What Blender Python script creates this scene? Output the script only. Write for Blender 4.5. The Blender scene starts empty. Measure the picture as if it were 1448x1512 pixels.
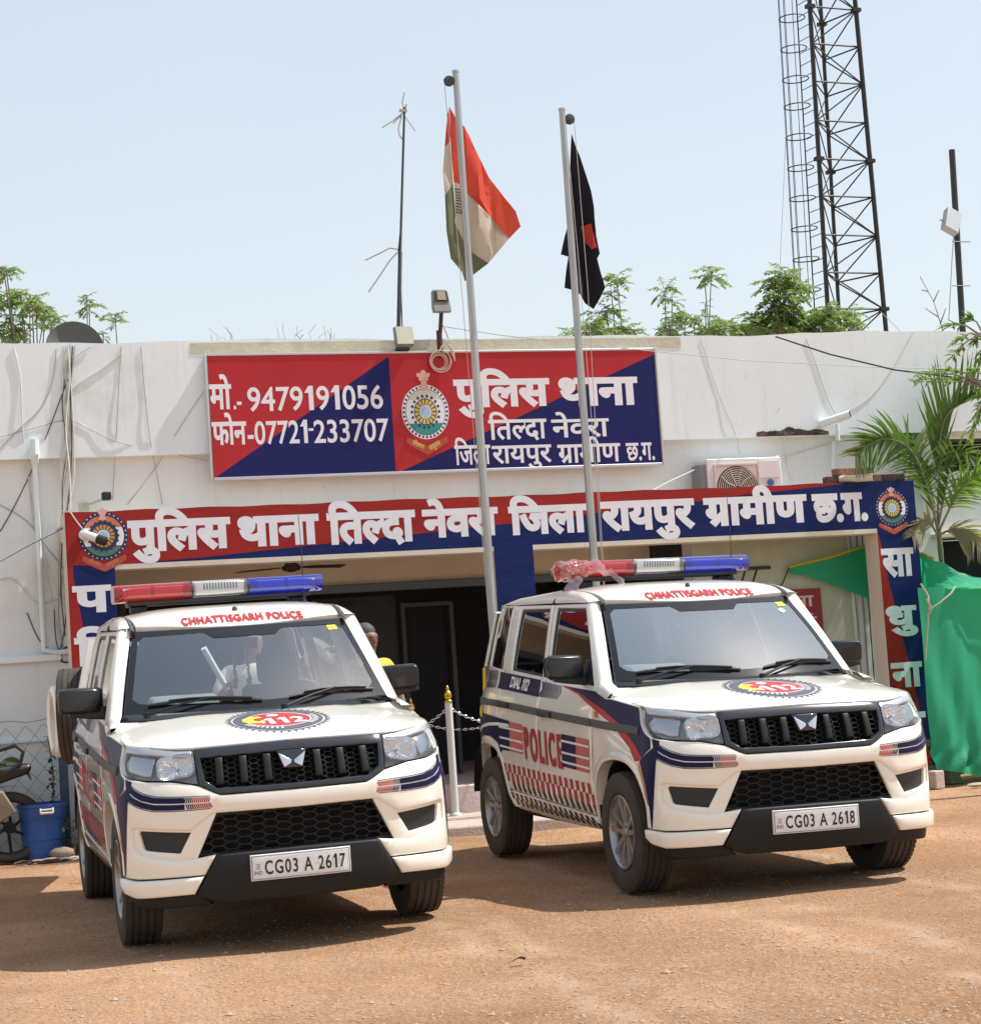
import bpy, math, random
import numpy as np
from mathutils import Vector, Matrix
from mathutils.geometry import delaunay_2d_cdt

# ------------------------------------------------------------------ camera, world, sun, exposure
SC = bpy.context.scene
COL = SC.collection
W, H, F_PX = 1448.0, 1512.0, 2880.96
PITCH, ROLL, CAM_H = math.radians(4.48350), math.radians(-3.86100), 1.34564
_f = np.array([0, math.cos(PITCH), math.sin(PITCH)])
_u = np.array([0, -math.sin(PITCH), math.cos(PITCH)])
_r = np.array([1.0, 0, 0])
_c, _s = math.cos(ROLL), math.sin(ROLL)
CR, CU, CF = _c * _r + _s * _u, -_s * _r + _c * _u, _f
CAMPOS = np.array([0, 0, CAM_H])
cam = bpy.data.cameras.new('camera')
cam.sensor_fit = 'HORIZONTAL'
cam.sensor_width = 36.0
cam.lens = 36.0 * F_PX / W
cam.clip_start, cam.clip_end = 0.1, 3000.0
camo = bpy.data.objects.new('camera', cam)
COL.objects.link(camo)
camo.matrix_world = Matrix(((CR[0], CU[0], -CF[0], 0), (CR[1], CU[1], -CF[1], 0), (CR[2], CU[2], -CF[2], CAM_H), (0, 0, 0, 1)))
SC.camera = camo

SUN = Vector((0.63, 0.11, 1.0)).normalized()
world = bpy.data.worlds.new('World')
SC.world = world
world.use_nodes = True
wn = world.node_tree
sky = wn.nodes.new('ShaderNodeTexSky')
sky.sky_type = 'NISHITA'
sky.sun_disc = False
sky.sun_elevation = math.asin(SUN.z)
sky.sun_rotation = math.atan2(SUN.x, SUN.y)
sky.altitude = 250
sky.air_density = 1.3
sky.dust_density = 2.2
sky.ozone_density = 1.0
hz = wn.nodes.new('ShaderNodeMix')            # the white of a hot hazy noon over the whole sky
hz.data_type = 'RGBA'
tcw = wn.nodes.new('ShaderNodeTexCoord'); spx = wn.nodes.new('ShaderNodeSeparateXYZ')
wn.links.new(tcw.outputs['Generated'], spx.inputs[0])
mr = wn.nodes.new('ShaderNodeMapRange')        # haze thins towards the zenith
for i_, v_ in ((1, 0.0), (2, 0.95), (3, 0.68), (4, 0.36)): mr.inputs[i_].default_value = v_
wn.links.new(spx.outputs[2], mr.inputs[0]); wn.links.new(mr.outputs[0], hz.inputs[0])
hz.inputs[7].default_value = (5.15, 5.45, 5.65, 1)
cn = wn.nodes.new('ShaderNodeTexNoise'); cn.inputs['Scale'].default_value = 1.6; cn.inputs['Detail'].default_value = 4
cm_ = wn.nodes.new('ShaderNodeMapping'); cm_.inputs['Scale'].default_value = (1, 1, 2.6)
wn.links.new(tcw.outputs['Generated'], cm_.inputs[0]); wn.links.new(cm_.outputs[0], cn.inputs['Vector'])
cr = wn.nodes.new('ShaderNodeValToRGB'); cr.color_ramp.elements[0].position = .35; cr.color_ramp.elements[1].position = .68
cr.color_ramp.elements[0].color = (4.65, 5.0, 5.22, 1); cr.color_ramp.elements[1].color = (5.05, 5.26, 5.34, 1)
wn.links.new(cn.outputs[0], cr.inputs[0]); wn.links.new(cr.outputs[0], hz.inputs[7])
wn.links.new(sky.outputs[0], hz.inputs[6])
wn.links.new(hz.outputs[2], wn.nodes['Background'].inputs[0])
wn.nodes['Background'].inputs[1].default_value = 0.13

sl = bpy.data.lights.new('sun', 'SUN')
sl.energy = 4.4
sl.angle = math.radians(0.53)
sl.color = (1.0, 0.97, 0.91)
so = bpy.data.objects.new('sun', sl)
COL.objects.link(so)
so.rotation_euler = SUN.to_track_quat('Z', 'Y').to_euler()

vs = SC.view_settings
vs.view_transform = 'Standard'
vs.look = 'None'
vs.gamma = 1.0
vs.use_curve_mapping = False
vs.exposure = 0.44

# ------------------------------------------------------------------ frames
BYAW = math.radians(18.55963)
BD = np.array([math.cos(BYAW), math.sin(BYAW), 0])
BN = np.array([-math.sin(BYAW), math.cos(BYAW), 0])

def ray(u, v):
    d = (u - W / 2) / F_PX * CR - (v - H / 2) / F_PX * CU + CF
    return d / np.linalg.norm(d)

def pb(u, v, k):
    """picture point -> (s along the facade, k depth, z) on the facade-parallel plane k"""
    d = ray(u, v)
    q = CAMPOS + d * ((k - CAMPOS @ BN) / (d @ BN))
    return Vector((q @ BD, k, q[2]))

def pg(u, v, z=0.0):
    d = ray(u, v)
    q = CAMPOS + d * ((z - CAM_H) / d[2])
    return Vector((q @ BD, q @ BN, z))

def bw(s, k, z):
    q = s * BD + k * BN
    return Vector((q[0], q[1], z))

# ------------------------------------------------------------------ tagging
def tag(o, label=None, cat=None, group=None, kind=None):
    if label: o['label'] = label
    if cat: o['category'] = cat
    if group: o['group'] = group
    if kind: o['kind'] = kind
    return o

def empty(name, label, cat, loc=(0, 0, 0), rz=0.0, group=None):
    o = bpy.data.objects.new(name, None)
    o.empty_display_size = 0.2
    COL.objects.link(o)
    o.location = loc
    o.rotation_euler = (0, 0, rz)
    return tag(o, label, cat, group)

def bempty(name, label, cat, s, k, z, group=None):
    return empty(name, label, cat, bw(s, k, z), BYAW, group)

# ------------------------------------------------------------------ materials
def lin(c):
    return tuple(((x / 12.92) if x <= 0.04045 else ((x + 0.055) / 1.055) ** 2.4) for x in c)

def mat(name, col, rough=0.5, metal=0.0, var=0.0, scale=6.0, bump=0.0, bscale=60.0, coat=0.0, spec=0.5, col2=None, detail=6.0, stretch=None):
    m = bpy.data.materials.new(name)
    m.use_nodes = True
    nt = m.node_tree
    b = nt.nodes['Principled BSDF']
    b.inputs['Base Color'].default_value = (*col, 1)
    b.inputs['Roughness'].default_value = rough
    b.inputs['Metallic'].default_value = metal
    b.inputs['Specular IOR Level'].default_value = spec
    b.inputs['Coat Weight'].default_value = coat
    b.inputs['Coat Roughness'].default_value = 0.03
    if var or bump or col2:
        tc = nt.nodes.new('ShaderNodeTexCoord')
        src = tc.outputs['Object']
        if stretch:
            mp = nt.nodes.new('ShaderNodeMapping')
            mp.inputs['Scale'].default_value = stretch
            nt.links.new(src, mp.inputs[0]); src = mp.outputs[0]
    if var or col2:
        n = nt.nodes.new('ShaderNodeTexNoise')
        n.inputs['Scale'].default_value = scale
        n.inputs['Detail'].default_value = detail
        n.inputs['Roughness'].default_value = 0.6
        nt.links.new(src, n.inputs['Vector'])
        r = nt.nodes.new('ShaderNodeValToRGB')
        r.color_ramp.elements[0].position = 0.3
        r.color_ramp.elements[1].position = 0.72
        c2 = col2 if col2 else tuple(min(1, c * (1 + var)) for c in col)
        c1 = col if col2 else tuple(c * (1 - var) for c in col)
        r.color_ramp.elements[0].color = (*c1, 1)
        r.color_ramp.elements[1].color = (*c2, 1)
        nt.links.new(n.outputs[0], r.inputs[0])
        nt.links.new(r.outputs[0], b.inputs['Base Color'])
    if bump:
        n2 = nt.nodes.new('ShaderNodeTexNoise')
        n2.inputs['Scale'].default_value = bscale
        n2.inputs['Detail'].default_value = 5
        nt.links.new(src, n2.inputs['Vector'])
        bp = nt.nodes.new('ShaderNodeBump')
        bp.inputs['Strength'].default_value = bump
        bp.inputs['Distance'].default_value = 0.02
        nt.links.new(n2.outputs[0], bp.inputs['Height'])
        nt.links.new(bp.outputs[0], b.inputs['Normal'])
    return m

def glass(name, tint, haze=0.06, hazecol=(.75, .8, .85), ior=1.5, rough=0.0, boost=1.0):
    m = bpy.data.materials.new(name)
    m.use_nodes = True
    nt = m.node_tree
    nt.nodes.remove(nt.nodes['Principled BSDF'])
    out = nt.nodes['Material Output']
    t = nt.nodes.new('ShaderNodeBsdfTransparent'); t.inputs[0].default_value = (*tint, 1)
    g = nt.nodes.new('ShaderNodeBsdfGlossy'); g.inputs['Roughness'].default_value = rough
    g.inputs[0].default_value = (1, 1, 1, 1)
    d = nt.nodes.new('ShaderNodeBsdfDiffuse'); d.inputs[0].default_value = (*hazecol, 1)
    lw = nt.nodes.new('ShaderNodeLayerWeight'); lw.inputs[0].default_value = .5
    pw = nt.nodes.new('ShaderNodeMath'); pw.operation = 'POWER'; pw.inputs[1].default_value = 5.0 if ior < 1.7 else 3.5
    nt.links.new(lw.outputs['Facing'], pw.inputs[0])
    f0 = ((ior - 1) / (ior + 1)) ** 2 * 1.7       # two faces of the pane
    mm = nt.nodes.new('ShaderNodeMath'); mm.operation = 'MULTIPLY_ADD'; mm.use_clamp = True
    mm.inputs[1].default_value = (1 - f0) * boost; mm.inputs[2].default_value = f0 * boost
    nt.links.new(pw.outputs[0], mm.inputs[0])
    m1 = nt.nodes.new('ShaderNodeMixShader'); m1.inputs[0].default_value = haze
    nt.links.new(t.outputs[0], m1.inputs[1]); nt.links.new(d.outputs[0], m1.inputs[2])
    m2 = nt.nodes.new('ShaderNodeMixShader')
    nt.links.new(mm.outputs[0], m2.inputs[0]); nt.links.new(m1.outputs[0], m2.inputs[1]); nt.links.new(g.outputs[0], m2.inputs[2])
    nt.links.new(m2.outputs[0], out.inputs[0])
    return m

# ------------------------------------------------------------------ mesh builder
class MB:
    def __init__(self):
        self.v = []; self.f = []; self.m = []
    def add(self, vs, fs, mi=0):
        o = len(self.v)
        self.v += [tuple(float(a) for a in p) for p in vs]
        self.f += [tuple(o + i for i in f) for f in fs]
        self.m += [mi] * len(fs)
        return self
    def box(self, x0, x1, y0, y1, z0, z1, mi=0, M=None):
        p = [(x, y, z) for z in (z0, z1) for y in (y0, y1) for x in (x0, x1)]
        if M is not None: p = [M @ Vector(q) for q in p]
        return self.add(p, [(0, 2, 3, 1), (4, 5, 7, 6), (0, 1, 5, 4), (1, 3, 7, 5), (3, 2, 6, 7), (2, 0, 4, 6)], mi)
    def tube(self, pts, r, n=8, mi=0, closed=False, flat=None):
        pts = [Vector(p) for p in pts]
        N = len(pts)
        rs = r if isinstance(r, (list, tuple)) else [r] * N
        up = None; vs = []
        for i, p in enumerate(pts):
            a = pts[(i - 1) % N] if (closed or i > 0) else p
            b = pts[(i + 1) % N] if (closed or i < N - 1) else p
            t = (b - a)
            if t.length < 1e-9: t = Vector((0, 0, 1))
            t.normalize()
            if up is None:
                up = t.cross(Vector((0, 0, 1)))
                if up.length < 1e-3: up = t.cross(Vector((1, 0, 0)))
            up = (up - t * up.dot(t))
            if up.length < 1e-6: up = t.orthogonal()
            up.normalize()
            w = t.cross(up)
            for j in range(n):
                an = 2 * math.pi * j / n
                vs.append(p + (up * math.cos(an) + w * math.sin(an)) * rs[i])
        fs = []
        for i in range(N if closed else N - 1):
            i2 = (i + 1) % N
            for j in range(n):
                j2 = (j + 1) % n
                fs.append((i * n + j, i * n + j2, i2 * n + j2, i2 * n + j))
        if not closed:
            fs.append(tuple(reversed(range(n))))
            fs.append(tuple((N - 1) * n + j for j in range(n)))
        return self.add(vs, fs, mi)
    def lathe(self, prof, n=24, c=(0, 0, 0), axis='z', mi=0, cap=True):
        c = Vector(c); vs = []
        for r, h in prof:
            for j in range(n):
                a = 2 * math.pi * j / n
                x, y = r * math.cos(a), r * math.sin(a)
                q = {'z': (x, y, h), 'x': (h, x, y), 'y': (y, h, x)}[axis]
                vs.append(c + Vector(q))
        fs = []
        for i in range(len(prof) - 1):
            for j in range(n):
                j2 = (j + 1) % n
                fs.append((i * n + j, i * n + j2, (i + 1) * n + j2, (i + 1) * n + j))
        if cap:
            if prof[0][0] > 1e-6: fs.append(tuple(reversed(range(n))))
            if prof[-1][0] > 1e-6: fs.append(tuple((len(prof) - 1) * n + j for j in range(n)))
        return self.add(vs, fs, mi)
    def grid(self, fn, nu, nv, mi=0):
        vs = [fn(i / nu, j / nv) for j in range(nv + 1) for i in range(nu + 1)]
        fs = [(j * (nu + 1) + i, j * (nu + 1) + i + 1, (j + 1) * (nu + 1) + i + 1, (j + 1) * (nu + 1) + i) for j in range(nv) for i in range(nu)]
        return self.add(vs, fs, mi)
    def prism(self, poly, fn, d0, d1, mi=0):
        """2-D polygon extruded; fn(a, b, d) -> point"""
        n = len(poly)
        vs = [fn(a, b, d0) for a, b in poly] + [fn(a, b, d1) for a, b in poly]
        fs = [tuple(range(n)), tuple(reversed(range(n, 2 * n)))] + [(i, n + i, n + (i + 1) % n, (i + 1) % n) for i in range(n)]
        return self.add(vs, fs, mi)
    def blob(self, c, r, mi=0, n=10, seed=0, amp=0.0):
        rnd = random.Random(seed); c = Vector(c)
        rr = r if isinstance(r, (tuple, list)) else (r, r, r)
        vs = []; m = n // 2
        for i in range(m + 1):
            th = math.pi * i / m
            for j in range(n):
                ph = 2 * math.pi * j / n
                k = 1 + (rnd.uniform(-amp, amp) if 0 < i < m else 0)
                vs.append(c + Vector((rr[0] * k * math.sin(th) * math.cos(ph), rr[1] * k * math.sin(th) * math.sin(ph), rr[2] * k * math.cos(th))))
        fs = [(i * n + j, (i + 1) * n + j, (i + 1) * n + (j + 1) % n, i * n + (j + 1) % n) for i in range(m) for j in range(n)]
        return self.add(vs, fs, mi)
    def build(self, name, mats, parent=None, loc=None, rz=None, smooth=35, bevel=0.0, bseg=2):
        me = bpy.data.meshes.new(name)
        me.from_pydata(self.v, [], self.f)
        if not isinstance(mats, (list, tuple)): mats = [mats]
        for m in mats: me.materials.append(m)
        if len(mats) > 1: me.polygons.foreach_set('material_index', self.m)
        me.validate()
        me.update()
        fix_normals(me)
        if smooth:
            me.polygons.foreach_set('use_smooth', [True] * len(me.polygons))
            me.set_sharp_from_angle(angle=math.radians(smooth))
        o = bpy.data.objects.new(name, me)
        COL.objects.link(o)
        if parent: o.parent = parent
        if loc is not None: o.location = loc
        if rz is not None: o.rotation_euler = (0, 0, rz)
        if bevel:
            md = o.modifiers.new('bevel', 'BEVEL')
            md.width = bevel; md.segments = bseg; md.limit_method = 'ANGLE'; md.angle_limit = math.radians(40)
            md.harden_normals = False
        return o
    def bbuild(self, name, mats, s, k, z, **kw):
        """vertices are given in facade coordinates (s, k, z); the object sits at that base point"""
        self.v = [(a - s, b - k, c - z) for a, b, c in self.v]
        return self.build(name, mats, loc=bw(s, k, z), rz=BYAW, **kw)

import bmesh
def fix_normals(me):
    bm = bmesh.new(); bm.from_mesh(me)
    bmesh.ops.recalc_face_normals(bm, faces=bm.faces)
    bm.to_mesh(me); bm.free()

# ------------------------------------------------------------------ 2-D shapes
def area(c):
    c = np.asarray(c)
    return 0.5 * np.sum(c[:, 0] * np.roll(c[:, 1], -1) - np.roll(c[:, 0], -1) * c[:, 1])

def orient(outer, holes=()):
    o = np.asarray(outer, float)
    if area(o) < 0: o = o[::-1]
    return [o] + [(h[::-1] if area(h) > 0 else np.asarray(h)) for h in (np.asarray(x, float) for x in holes)]

def resample(c, h):
    c = np.asarray(c, float); out = []
    for a, b in zip(c, np.roll(c, -1, 0)):
        n = max(1, int(math.ceil(np.linalg.norm(b - a) / h)))
        for i in range(n): out.append(a + (b - a) * i / n)
    return np.array(out)

def winding(P, contours):
    w = np.zeros(len(P), int)
    for c in contours:
        a = c; b = np.roll(c, -1, 0)
        for (x0, y0), (x1, y1) in zip(a, b):
            up = (y0 <= P[:, 1]) & (y1 > P[:, 1]); dn = (y0 > P[:, 1]) & (y1 <= P[:, 1])
            if not (up.any() or dn.any()): continue
            isl = (x1 - x0) * (P[:, 1] - y0) - (P[:, 0] - x0) * (y1 - y0)
            w += (up & (isl > 0)).astype(int) - (dn & (isl < 0)).astype(int)
    return w

def tri2d(contours, h=None, extra=None):
    vs, es = [], []
    for c in contours:
        o = len(vs); vs += [Vector(p) for p in c]
        es += [(o + i, o + (i + 1) % len(c)) for i in range(len(c))]
    if h:
        A = np.vstack(contours); lo, hi = A.min(0), A.max(0)
        gx = np.arange(lo[0] + h / 2, hi[0], h); gy = np.arange(lo[1] + h / 2, hi[1], h)
        if len(gx) and len(gy):
            G = np.array([(x, y) for y in gy for x in gx])
            G = G[winding(G, contours) != 0]
            vs += [Vector(p) for p in G]
    if extra is not None: vs += [Vector(p) for p in extra]
    r = delaunay_2d_cdt(vs, es, [], 0, 1e-6, False)
    V = np.array([(p[0], p[1]) for p in r[0]])
    T = np.array([f for f in r[2] if len(f) == 3])
    cen = V[T].mean(1)
    T = T[winding(cen, contours) != 0]
    used = np.unique(T); mp = -np.ones(len(V), int); mp[used] = np.arange(len(used))
    return V[used], mp[T]

def offset(c, d):
    """offset closed contour by d to its left (inward for CCW)"""
    c = np.asarray(c, float)
    e = np.roll(c, -1, 0) - c
    L = np.linalg.norm(e, axis=1, keepdims=True); L[L < 1e-9] = 1e-9
    n = np.stack([-e[:, 1], e[:, 0]], 1) / L
    n0 = np.roll(n, 1, 0)
    b = n + n0
    k = np.clip(1 + np.sum(n * n0, 1), 0.35, None)[:, None]
    return c + d * b / k

def nrm(fn, a, b, e=2e-3):
    p = fn(a, b); pa = Vector(fn(a + e, b)) - Vector(fn(a - e, b)); pb_ = Vector(fn(a, b + e)) - Vector(fn(a, b - e))
    n = pa.cross(pb_)
    return n.normalized() if n.length > 1e-12 else Vector((0, 0, 1))

def panel(mb, outer, fn, holes=(), h=0.06, r=0.006, t=0.02, lift=0.0, mi=0, out=None, flip=False):
    """sheet on the surface fn(a, b) with rolled edges of radius r and an edge return of depth t"""
    cs = orient(outer, holes)
    cs = [resample(c, h) for c in cs]
    rings = [cs]
    prof = []
    if r > 0:
        for q in (0.0, 0.12, 0.4, 1.0):
            prof.append(q * r)
        rings = [[offset(c, q) for c in cs] for q in prof]
    lo = cs
    vs, es = [], []
    for ring in rings:
        for c in ring:
            o = len(vs); vs += [Vector(p) for p in c]
            es += [(o + i, o + (i + 1) % len(c)) for i in range(len(c))]
    nring = len(vs)
    A = np.vstack(cs); l0, h0 = A.min(0), A.max(0)
    gx = np.arange(l0[0] + h / 2, h0[0], h); gy = np.arange(l0[1] + h / 2, h0[1], h)
    if len(gx) and len(gy):
        G = np.array([(x, y) for y in gy for x in gx])
        inn = [offset(c, r + 0.3 * h) for c in cs]
        G = G[(winding(G, inn) == 1) & (winding(G, cs) == 1)]
        vs += [Vector(p) for p in G]
    res = delaunay_2d_cdt(vs, es, [], 0, 1e-6, True)
    V = np.array([(p[0], p[1]) for p in res[0]]); T = np.array([f for f in res[2] if len(f) == 3])
    T = T[winding(V[T].mean(1), cs) != 0]
    depth = np.zeros(len(V))
    if r > 0:
        cnt = sum(len(c) for c in cs)
        for i, src in enumerate(res[3]):
            if len(src) and min(src) < nring:
                q = prof[min(src) // cnt]
                depth[i] = r - math.sqrt(max(0, r * r - (r - q) ** 2))
    sgn = -1.0 if flip else 1.0
    P = []
    for (a, b), d in zip(V, depth):
        n = nrm(fn, a, b) * sgn
        P.append(Vector(fn(a, b)) + n * (lift - d))
    mb.add(P, [tuple(x) for x in T], mi)
    if t > 0:
        for c in cs:
            n = len(c)
            top, bot = [], []
            for a, b in c:
                nn = nrm(fn, a, b) * sgn
                p = Vector(fn(a, b))
                top.append(p + nn * (lift - r)); bot.append(p + nn * (lift - r - t))
            mb.add(top + bot, [(i, (i + 1) % n, n + (i + 1) % n, n + i) for i in range(n)], mi)

def decal(mb, contours, fn, h=0.05, lift=0.002, mi=0, flip=False, raw=False):
    cs = contours if raw else orient(contours[0], contours[1:])
    cs = [resample(c, h) for c in cs]
    V, T = tri2d(cs, h)
    sgn = -1.0 if flip else 1.0
    P = [Vector(fn(a, b)) + nrm(fn, a, b) * (sgn * lift) for a, b in V]
    mb.add(P, [tuple(t) for t in T], mi)

def circ(cx, cy, rx, ry=None, n=32, a0=0.0, a1=2 * math.pi):
    ry = rx if ry is None else ry
    full = abs(a1 - a0 - 2 * math.pi) < 1e-6
    return [(cx + rx * math.cos(a0 + (a1 - a0) * i / (n if full else n - 1)), cy + ry * math.sin(a0 + (a1 - a0) * i / (n if full else n - 1))) for i in range(n)]

# ------------------------------------------------------------------ lettering (built-in font outlines, laid out here)
_gc = {}
def _splines(txt):
    c = bpy.data.curves.new('glyph_tmp', 'FONT')
    c.body = txt; c.size = 1.0
    o = bpy.data.objects.new('glyph_tmp', c)
    COL.objects.link(o)
    dg = bpy.context.evaluated_depsgraph_get()
    cu = o.evaluated_get(dg).to_curve(dg)
    out = []
    for sp in cu.splines:
        pts = []
        bz = sp.bezier_points
        for i in range(len(bz)):
            p0, p1 = bz[i], bz[(i + 1) % len(bz)]
            a, b, c2, d = p0.co, p0.handle_right, p1.handle_left, p1.co
            straight = (b - a).cross(d - a).length < 1e-5 and (c2 - a).cross(d - a).length < 1e-5
            for k in range(1 if straight else 5):
                t = k / 5.0
                q = a * (1 - t) ** 3 + b * 3 * t * (1 - t) ** 2 + c2 * 3 * t * t * (1 - t) + d * t ** 3
                if not pts or (abs(q.x - pts[-1][0]) + abs(q.y - pts[-1][1])) > 1e-4: pts.append((q.x, q.y))
        if len(pts) > 2: out.append(np.array(pts))
    bpy.data.objects.remove(o); bpy.data.curves.remove(c)
    return out

ONE = [(0.06, 0.52), (0.20, 0.70), (0.34, 0.70), (0.34, 0.0), (0.20, 0.0), (0.20, 0.52)]
def glyph(ch):
    if ch in _gc: return _gc[ch]
    if ch == '1':
        r = ([np.array(ONE[::1])], 0.44)
        if area(r[0][0]) > 0: r = ([r[0][0][::-1]], 0.44)
    elif ch == ' ':
        r = ([], 0.26)
    else:
        g = _splines(ch)
        x0 = min(c[:, 0].min() for c in _splines('I'))
        full = _splines('I' + ch + 'I'); two = _splines('II')
        adv_I = max(c[:, 0].min() for c in two) - x0
        pos = [c for c in full if len(c) == len(two[0]) and abs((c[:, 1].max() - c[:, 1].min()) - (two[0][:, 1].max() - two[0][:, 1].min())) < 1e-4 and abs((c[:, 0].max() - c[:, 0].min()) - (two[0][:, 0].max() - two[0][:, 0].min())) < 1e-4]
        last = max(c[:, 0].min() for c in pos)
        if max((area(c) for c in g), key=abs) > 0: g = [c[::-1] for c in g]      # outer contours clockwise
        r = (g, last - x0 - adv_I)
    _gc[ch] = r
    return r

def clip_right(cs, x):
    out = []
    for c in cs:
        res = []
        for a, b in zip(c, np.roll(c, -1, 0)):
            ia, ib = a[0] <= x, b[0] <= x
            if ia: res.append(a)
            if ia != ib: res.append(a + (b - a) * (x - a[0]) / (b[0] - a[0]))
        if len(res) > 2: out.append(np.array(res))
    return out

def word(tokens, bold=0.02, track=0.0):
    """tokens: characters in drawing order; '~X' = half form of X, '^' adds the subjoined r stroke to the previous letter"""
    x = 0.0; out = []
    i = 0
    while i < len(tokens):
        t = tokens[i]
        if t == '~':
            i += 1
            cs, adv = glyph(tokens[i])
            xm = adv - 0.10
            cs = clip_right(cs, adv - 0.185 if tokens[i] in 'लसच' else xm)
            out += [c + (x, 0) for c in cs]; x += adv - 0.19
        elif t == '^':
            out.append(np.array([(x - 0.20, 0.17), (x - 0.20, 0.27), (x - 0.42, 0.06), (x - 0.36, -0.0)])[::1])
            if area(out[-1]) > 0: out[-1] = out[-1][::-1]
        else:
            cs, adv = glyph(t)
            out += [c + (x, 0) for c in cs]; x += adv + track
        i += 1
    if bold: out = [offset(c, bold) for c in out]       # outer contours run clockwise: left is outside
    return out, x

def fit(tokens, x0, x1, zb, zt, bold=0.02, head=None, slope=0.0, track=0.0, ref=None):
    """word scaled so its extents fill x0..x1 and its base..headline fill zb..zt"""
    cs, w = word(tokens, bold, track)
    A = np.vstack(cs)
    lo, hi = (A[:, 0].min(), A[:, 0].max()) if ref is None else ref
    head = head if head else (0.70 if any(ord(t) < 0x900 and t.isalnum() for t in tokens) else 0.62)
    sx = (x1 - x0) / (hi - lo); sz = (zt - zb) / (head + 2 * bold)
    return [np.stack([x0 + (c[:, 0] - lo) * sx, zb + (c[:, 1] + bold) * sz + (x0 + (c[:, 0] - lo) * sx - x0) * slope], 1) for c in cs]
# ------------------------------------------------------------------ materials of the place
M = {}
M['white_wall'] = mat('white_wall', (.70, .79, .82), .85, col2=(.78, .86, .88), scale=0.9, bump=.06, bscale=18, stretch=(1.6, 1.6, .45))
M['cream'] = mat('cream_plaster', (.60, .53, .43), .8, var=.08, scale=2.0, bump=.15, bscale=25)
M['pale_trim'] = mat('pale_trim', (.66, .60, .50), .7, var=.06, scale=4)
M['olive_white'] = mat('olive_parapet', (.55, .54, .42), .85, var=.14, scale=5, bump=.2, bscale=20)
M['sign_red'] = mat('paint_red', (.36, .027, .022), .62, spec=.15, col2=(.26, .022, .020), scale=5, bump=.10, bscale=22, stretch=(.35, .35, 1.3))
M['sign_blue'] = mat('paint_blue', (.008, .017, .095), .6, spec=.12, col2=(.014, .028, .125), scale=6, bump=.10, bscale=22, stretch=(.35, .35, 1.3))
M['board_red'] = mat('board_red', (.44, .028, .034), .5, spec=.2, var=.06, scale=1.5)
M['board_blue'] = mat('board_blue', (.010, .014, .11), .5, spec=.2, var=.08, scale=1.5)
M['sign_white'] = mat('paint_white', (.76, .77, .82), .6, var=.05, scale=9)
M['board_white'] = mat('board_white', (.78, .79, .84), .45)
M['alu'] = mat('aluminium', (.55, .56, .58), .45, .6)
M['steel'] = mat('steel_pole', (.42, .43, .42), .42, .75, var=.18, scale=3, stretch=(8, 8, .6))
M['dark_steel'] = mat('dark_steel', (.05, .055, .055), .55, .3)
M['black'] = mat('black_plastic', (.012, .012, .013), .5)
M['unlit_room'] = mat('unlit_room', (.035, .035, .038), .8, var=.3, scale=2)  # hall walls near black: the missing light is put into their colour
M['unlit_room2'] = mat('dark_cloth', (.010, .010, .013), .9)
M['grey_mid'] = mat('grey_mid', (.22, .23, .24), .6, var=.1)
M['pvc'] = mat('pvc_cream', (.62, .58, .48), .55, var=.06)
M['pvc_in'] = mat('pipe_inside', (.01, .01, .01), .9)
M['cable_white'] = mat('cable_white', (.60, .60, .56), .6)
M['cable_black'] = mat('cable_black', (.03, .03, .03), .6)
M['cable_grey'] = mat('cable_grey', (.36, .36, .34), .6)
M['brick'] = mat('brick', (.30, .17, .11), .9, var=.35, scale=8, bump=.6, bscale=30)
M['mortar'] = mat('broken_mortar', (.14, .11, .085), .95, col2=(.035, .03, .025), scale=14, bump=.9, bscale=26)
M['concrete'] = mat('concrete', (.46, .37, .32), .88, var=.16, scale=3, bump=.35, bscale=40)
M['pinkish'] = mat('pink_washed_step', (.62, .50, .46), .8, var=.12, scale=4, bump=.2, bscale=30)
M['gold'] = mat('gold', (.62, .40, .08), .28, 1.0)
M['chrome'] = mat('chrome', (.78, .79, .80), .12, 1.0)
M['silver'] = mat('silver_paint', (.58, .58, .60), .3, .55)
M['white_plastic'] = mat('white_plastic', (.70, .71, .70), .4)
M['blue_plastic'] = mat('blue_barrel_plastic', (.012, .075, .30), .42, col2=(.02, .10, .36), scale=5, bump=.12, bscale=9)
M['net'] = None

def leafmat(name, c, c2):
    m = mat(name, c, .5, col2=c2, scale=2.2, spec=.35)
    nt = m.node_tree; b = nt.nodes['Principled BSDF']
    tr = nt.nodes.new('ShaderNodeBsdfTranslucent'); tr.inputs[0].default_value = (c2[0] * 1.5, c2[1] * 1.5, c2[2] * .9, 1)
    mx = nt.nodes.new('ShaderNodeMixShader'); mx.inputs[0].default_value = .32
    nt.links.new(b.outputs[0], mx.inputs[1]); nt.links.new(tr.outputs[0], mx.inputs[2])
    nt.links.new(mx.outputs[0], nt.nodes['Material Output'].inputs[0])
    return m
M['leaf'] = leafmat('leaf_green', (.10, .18, .045), (.20, .31, .085))
M['leaf_bright'] = leafmat('leaf_bright', (.08, .17, .03), (.17, .30, .06))
M['leaf_dry'] = leafmat('leaf_dry', (.20, .19, .12), (.36, .33, .22))
M['palm'] = leafmat('palm_leaf', (.045, .10, .022), (.10, .19, .045))
M['bark'] = mat('bark', (.23, .21, .165), .9, var=.3, scale=10, bump=.4, bscale=30)

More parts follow.
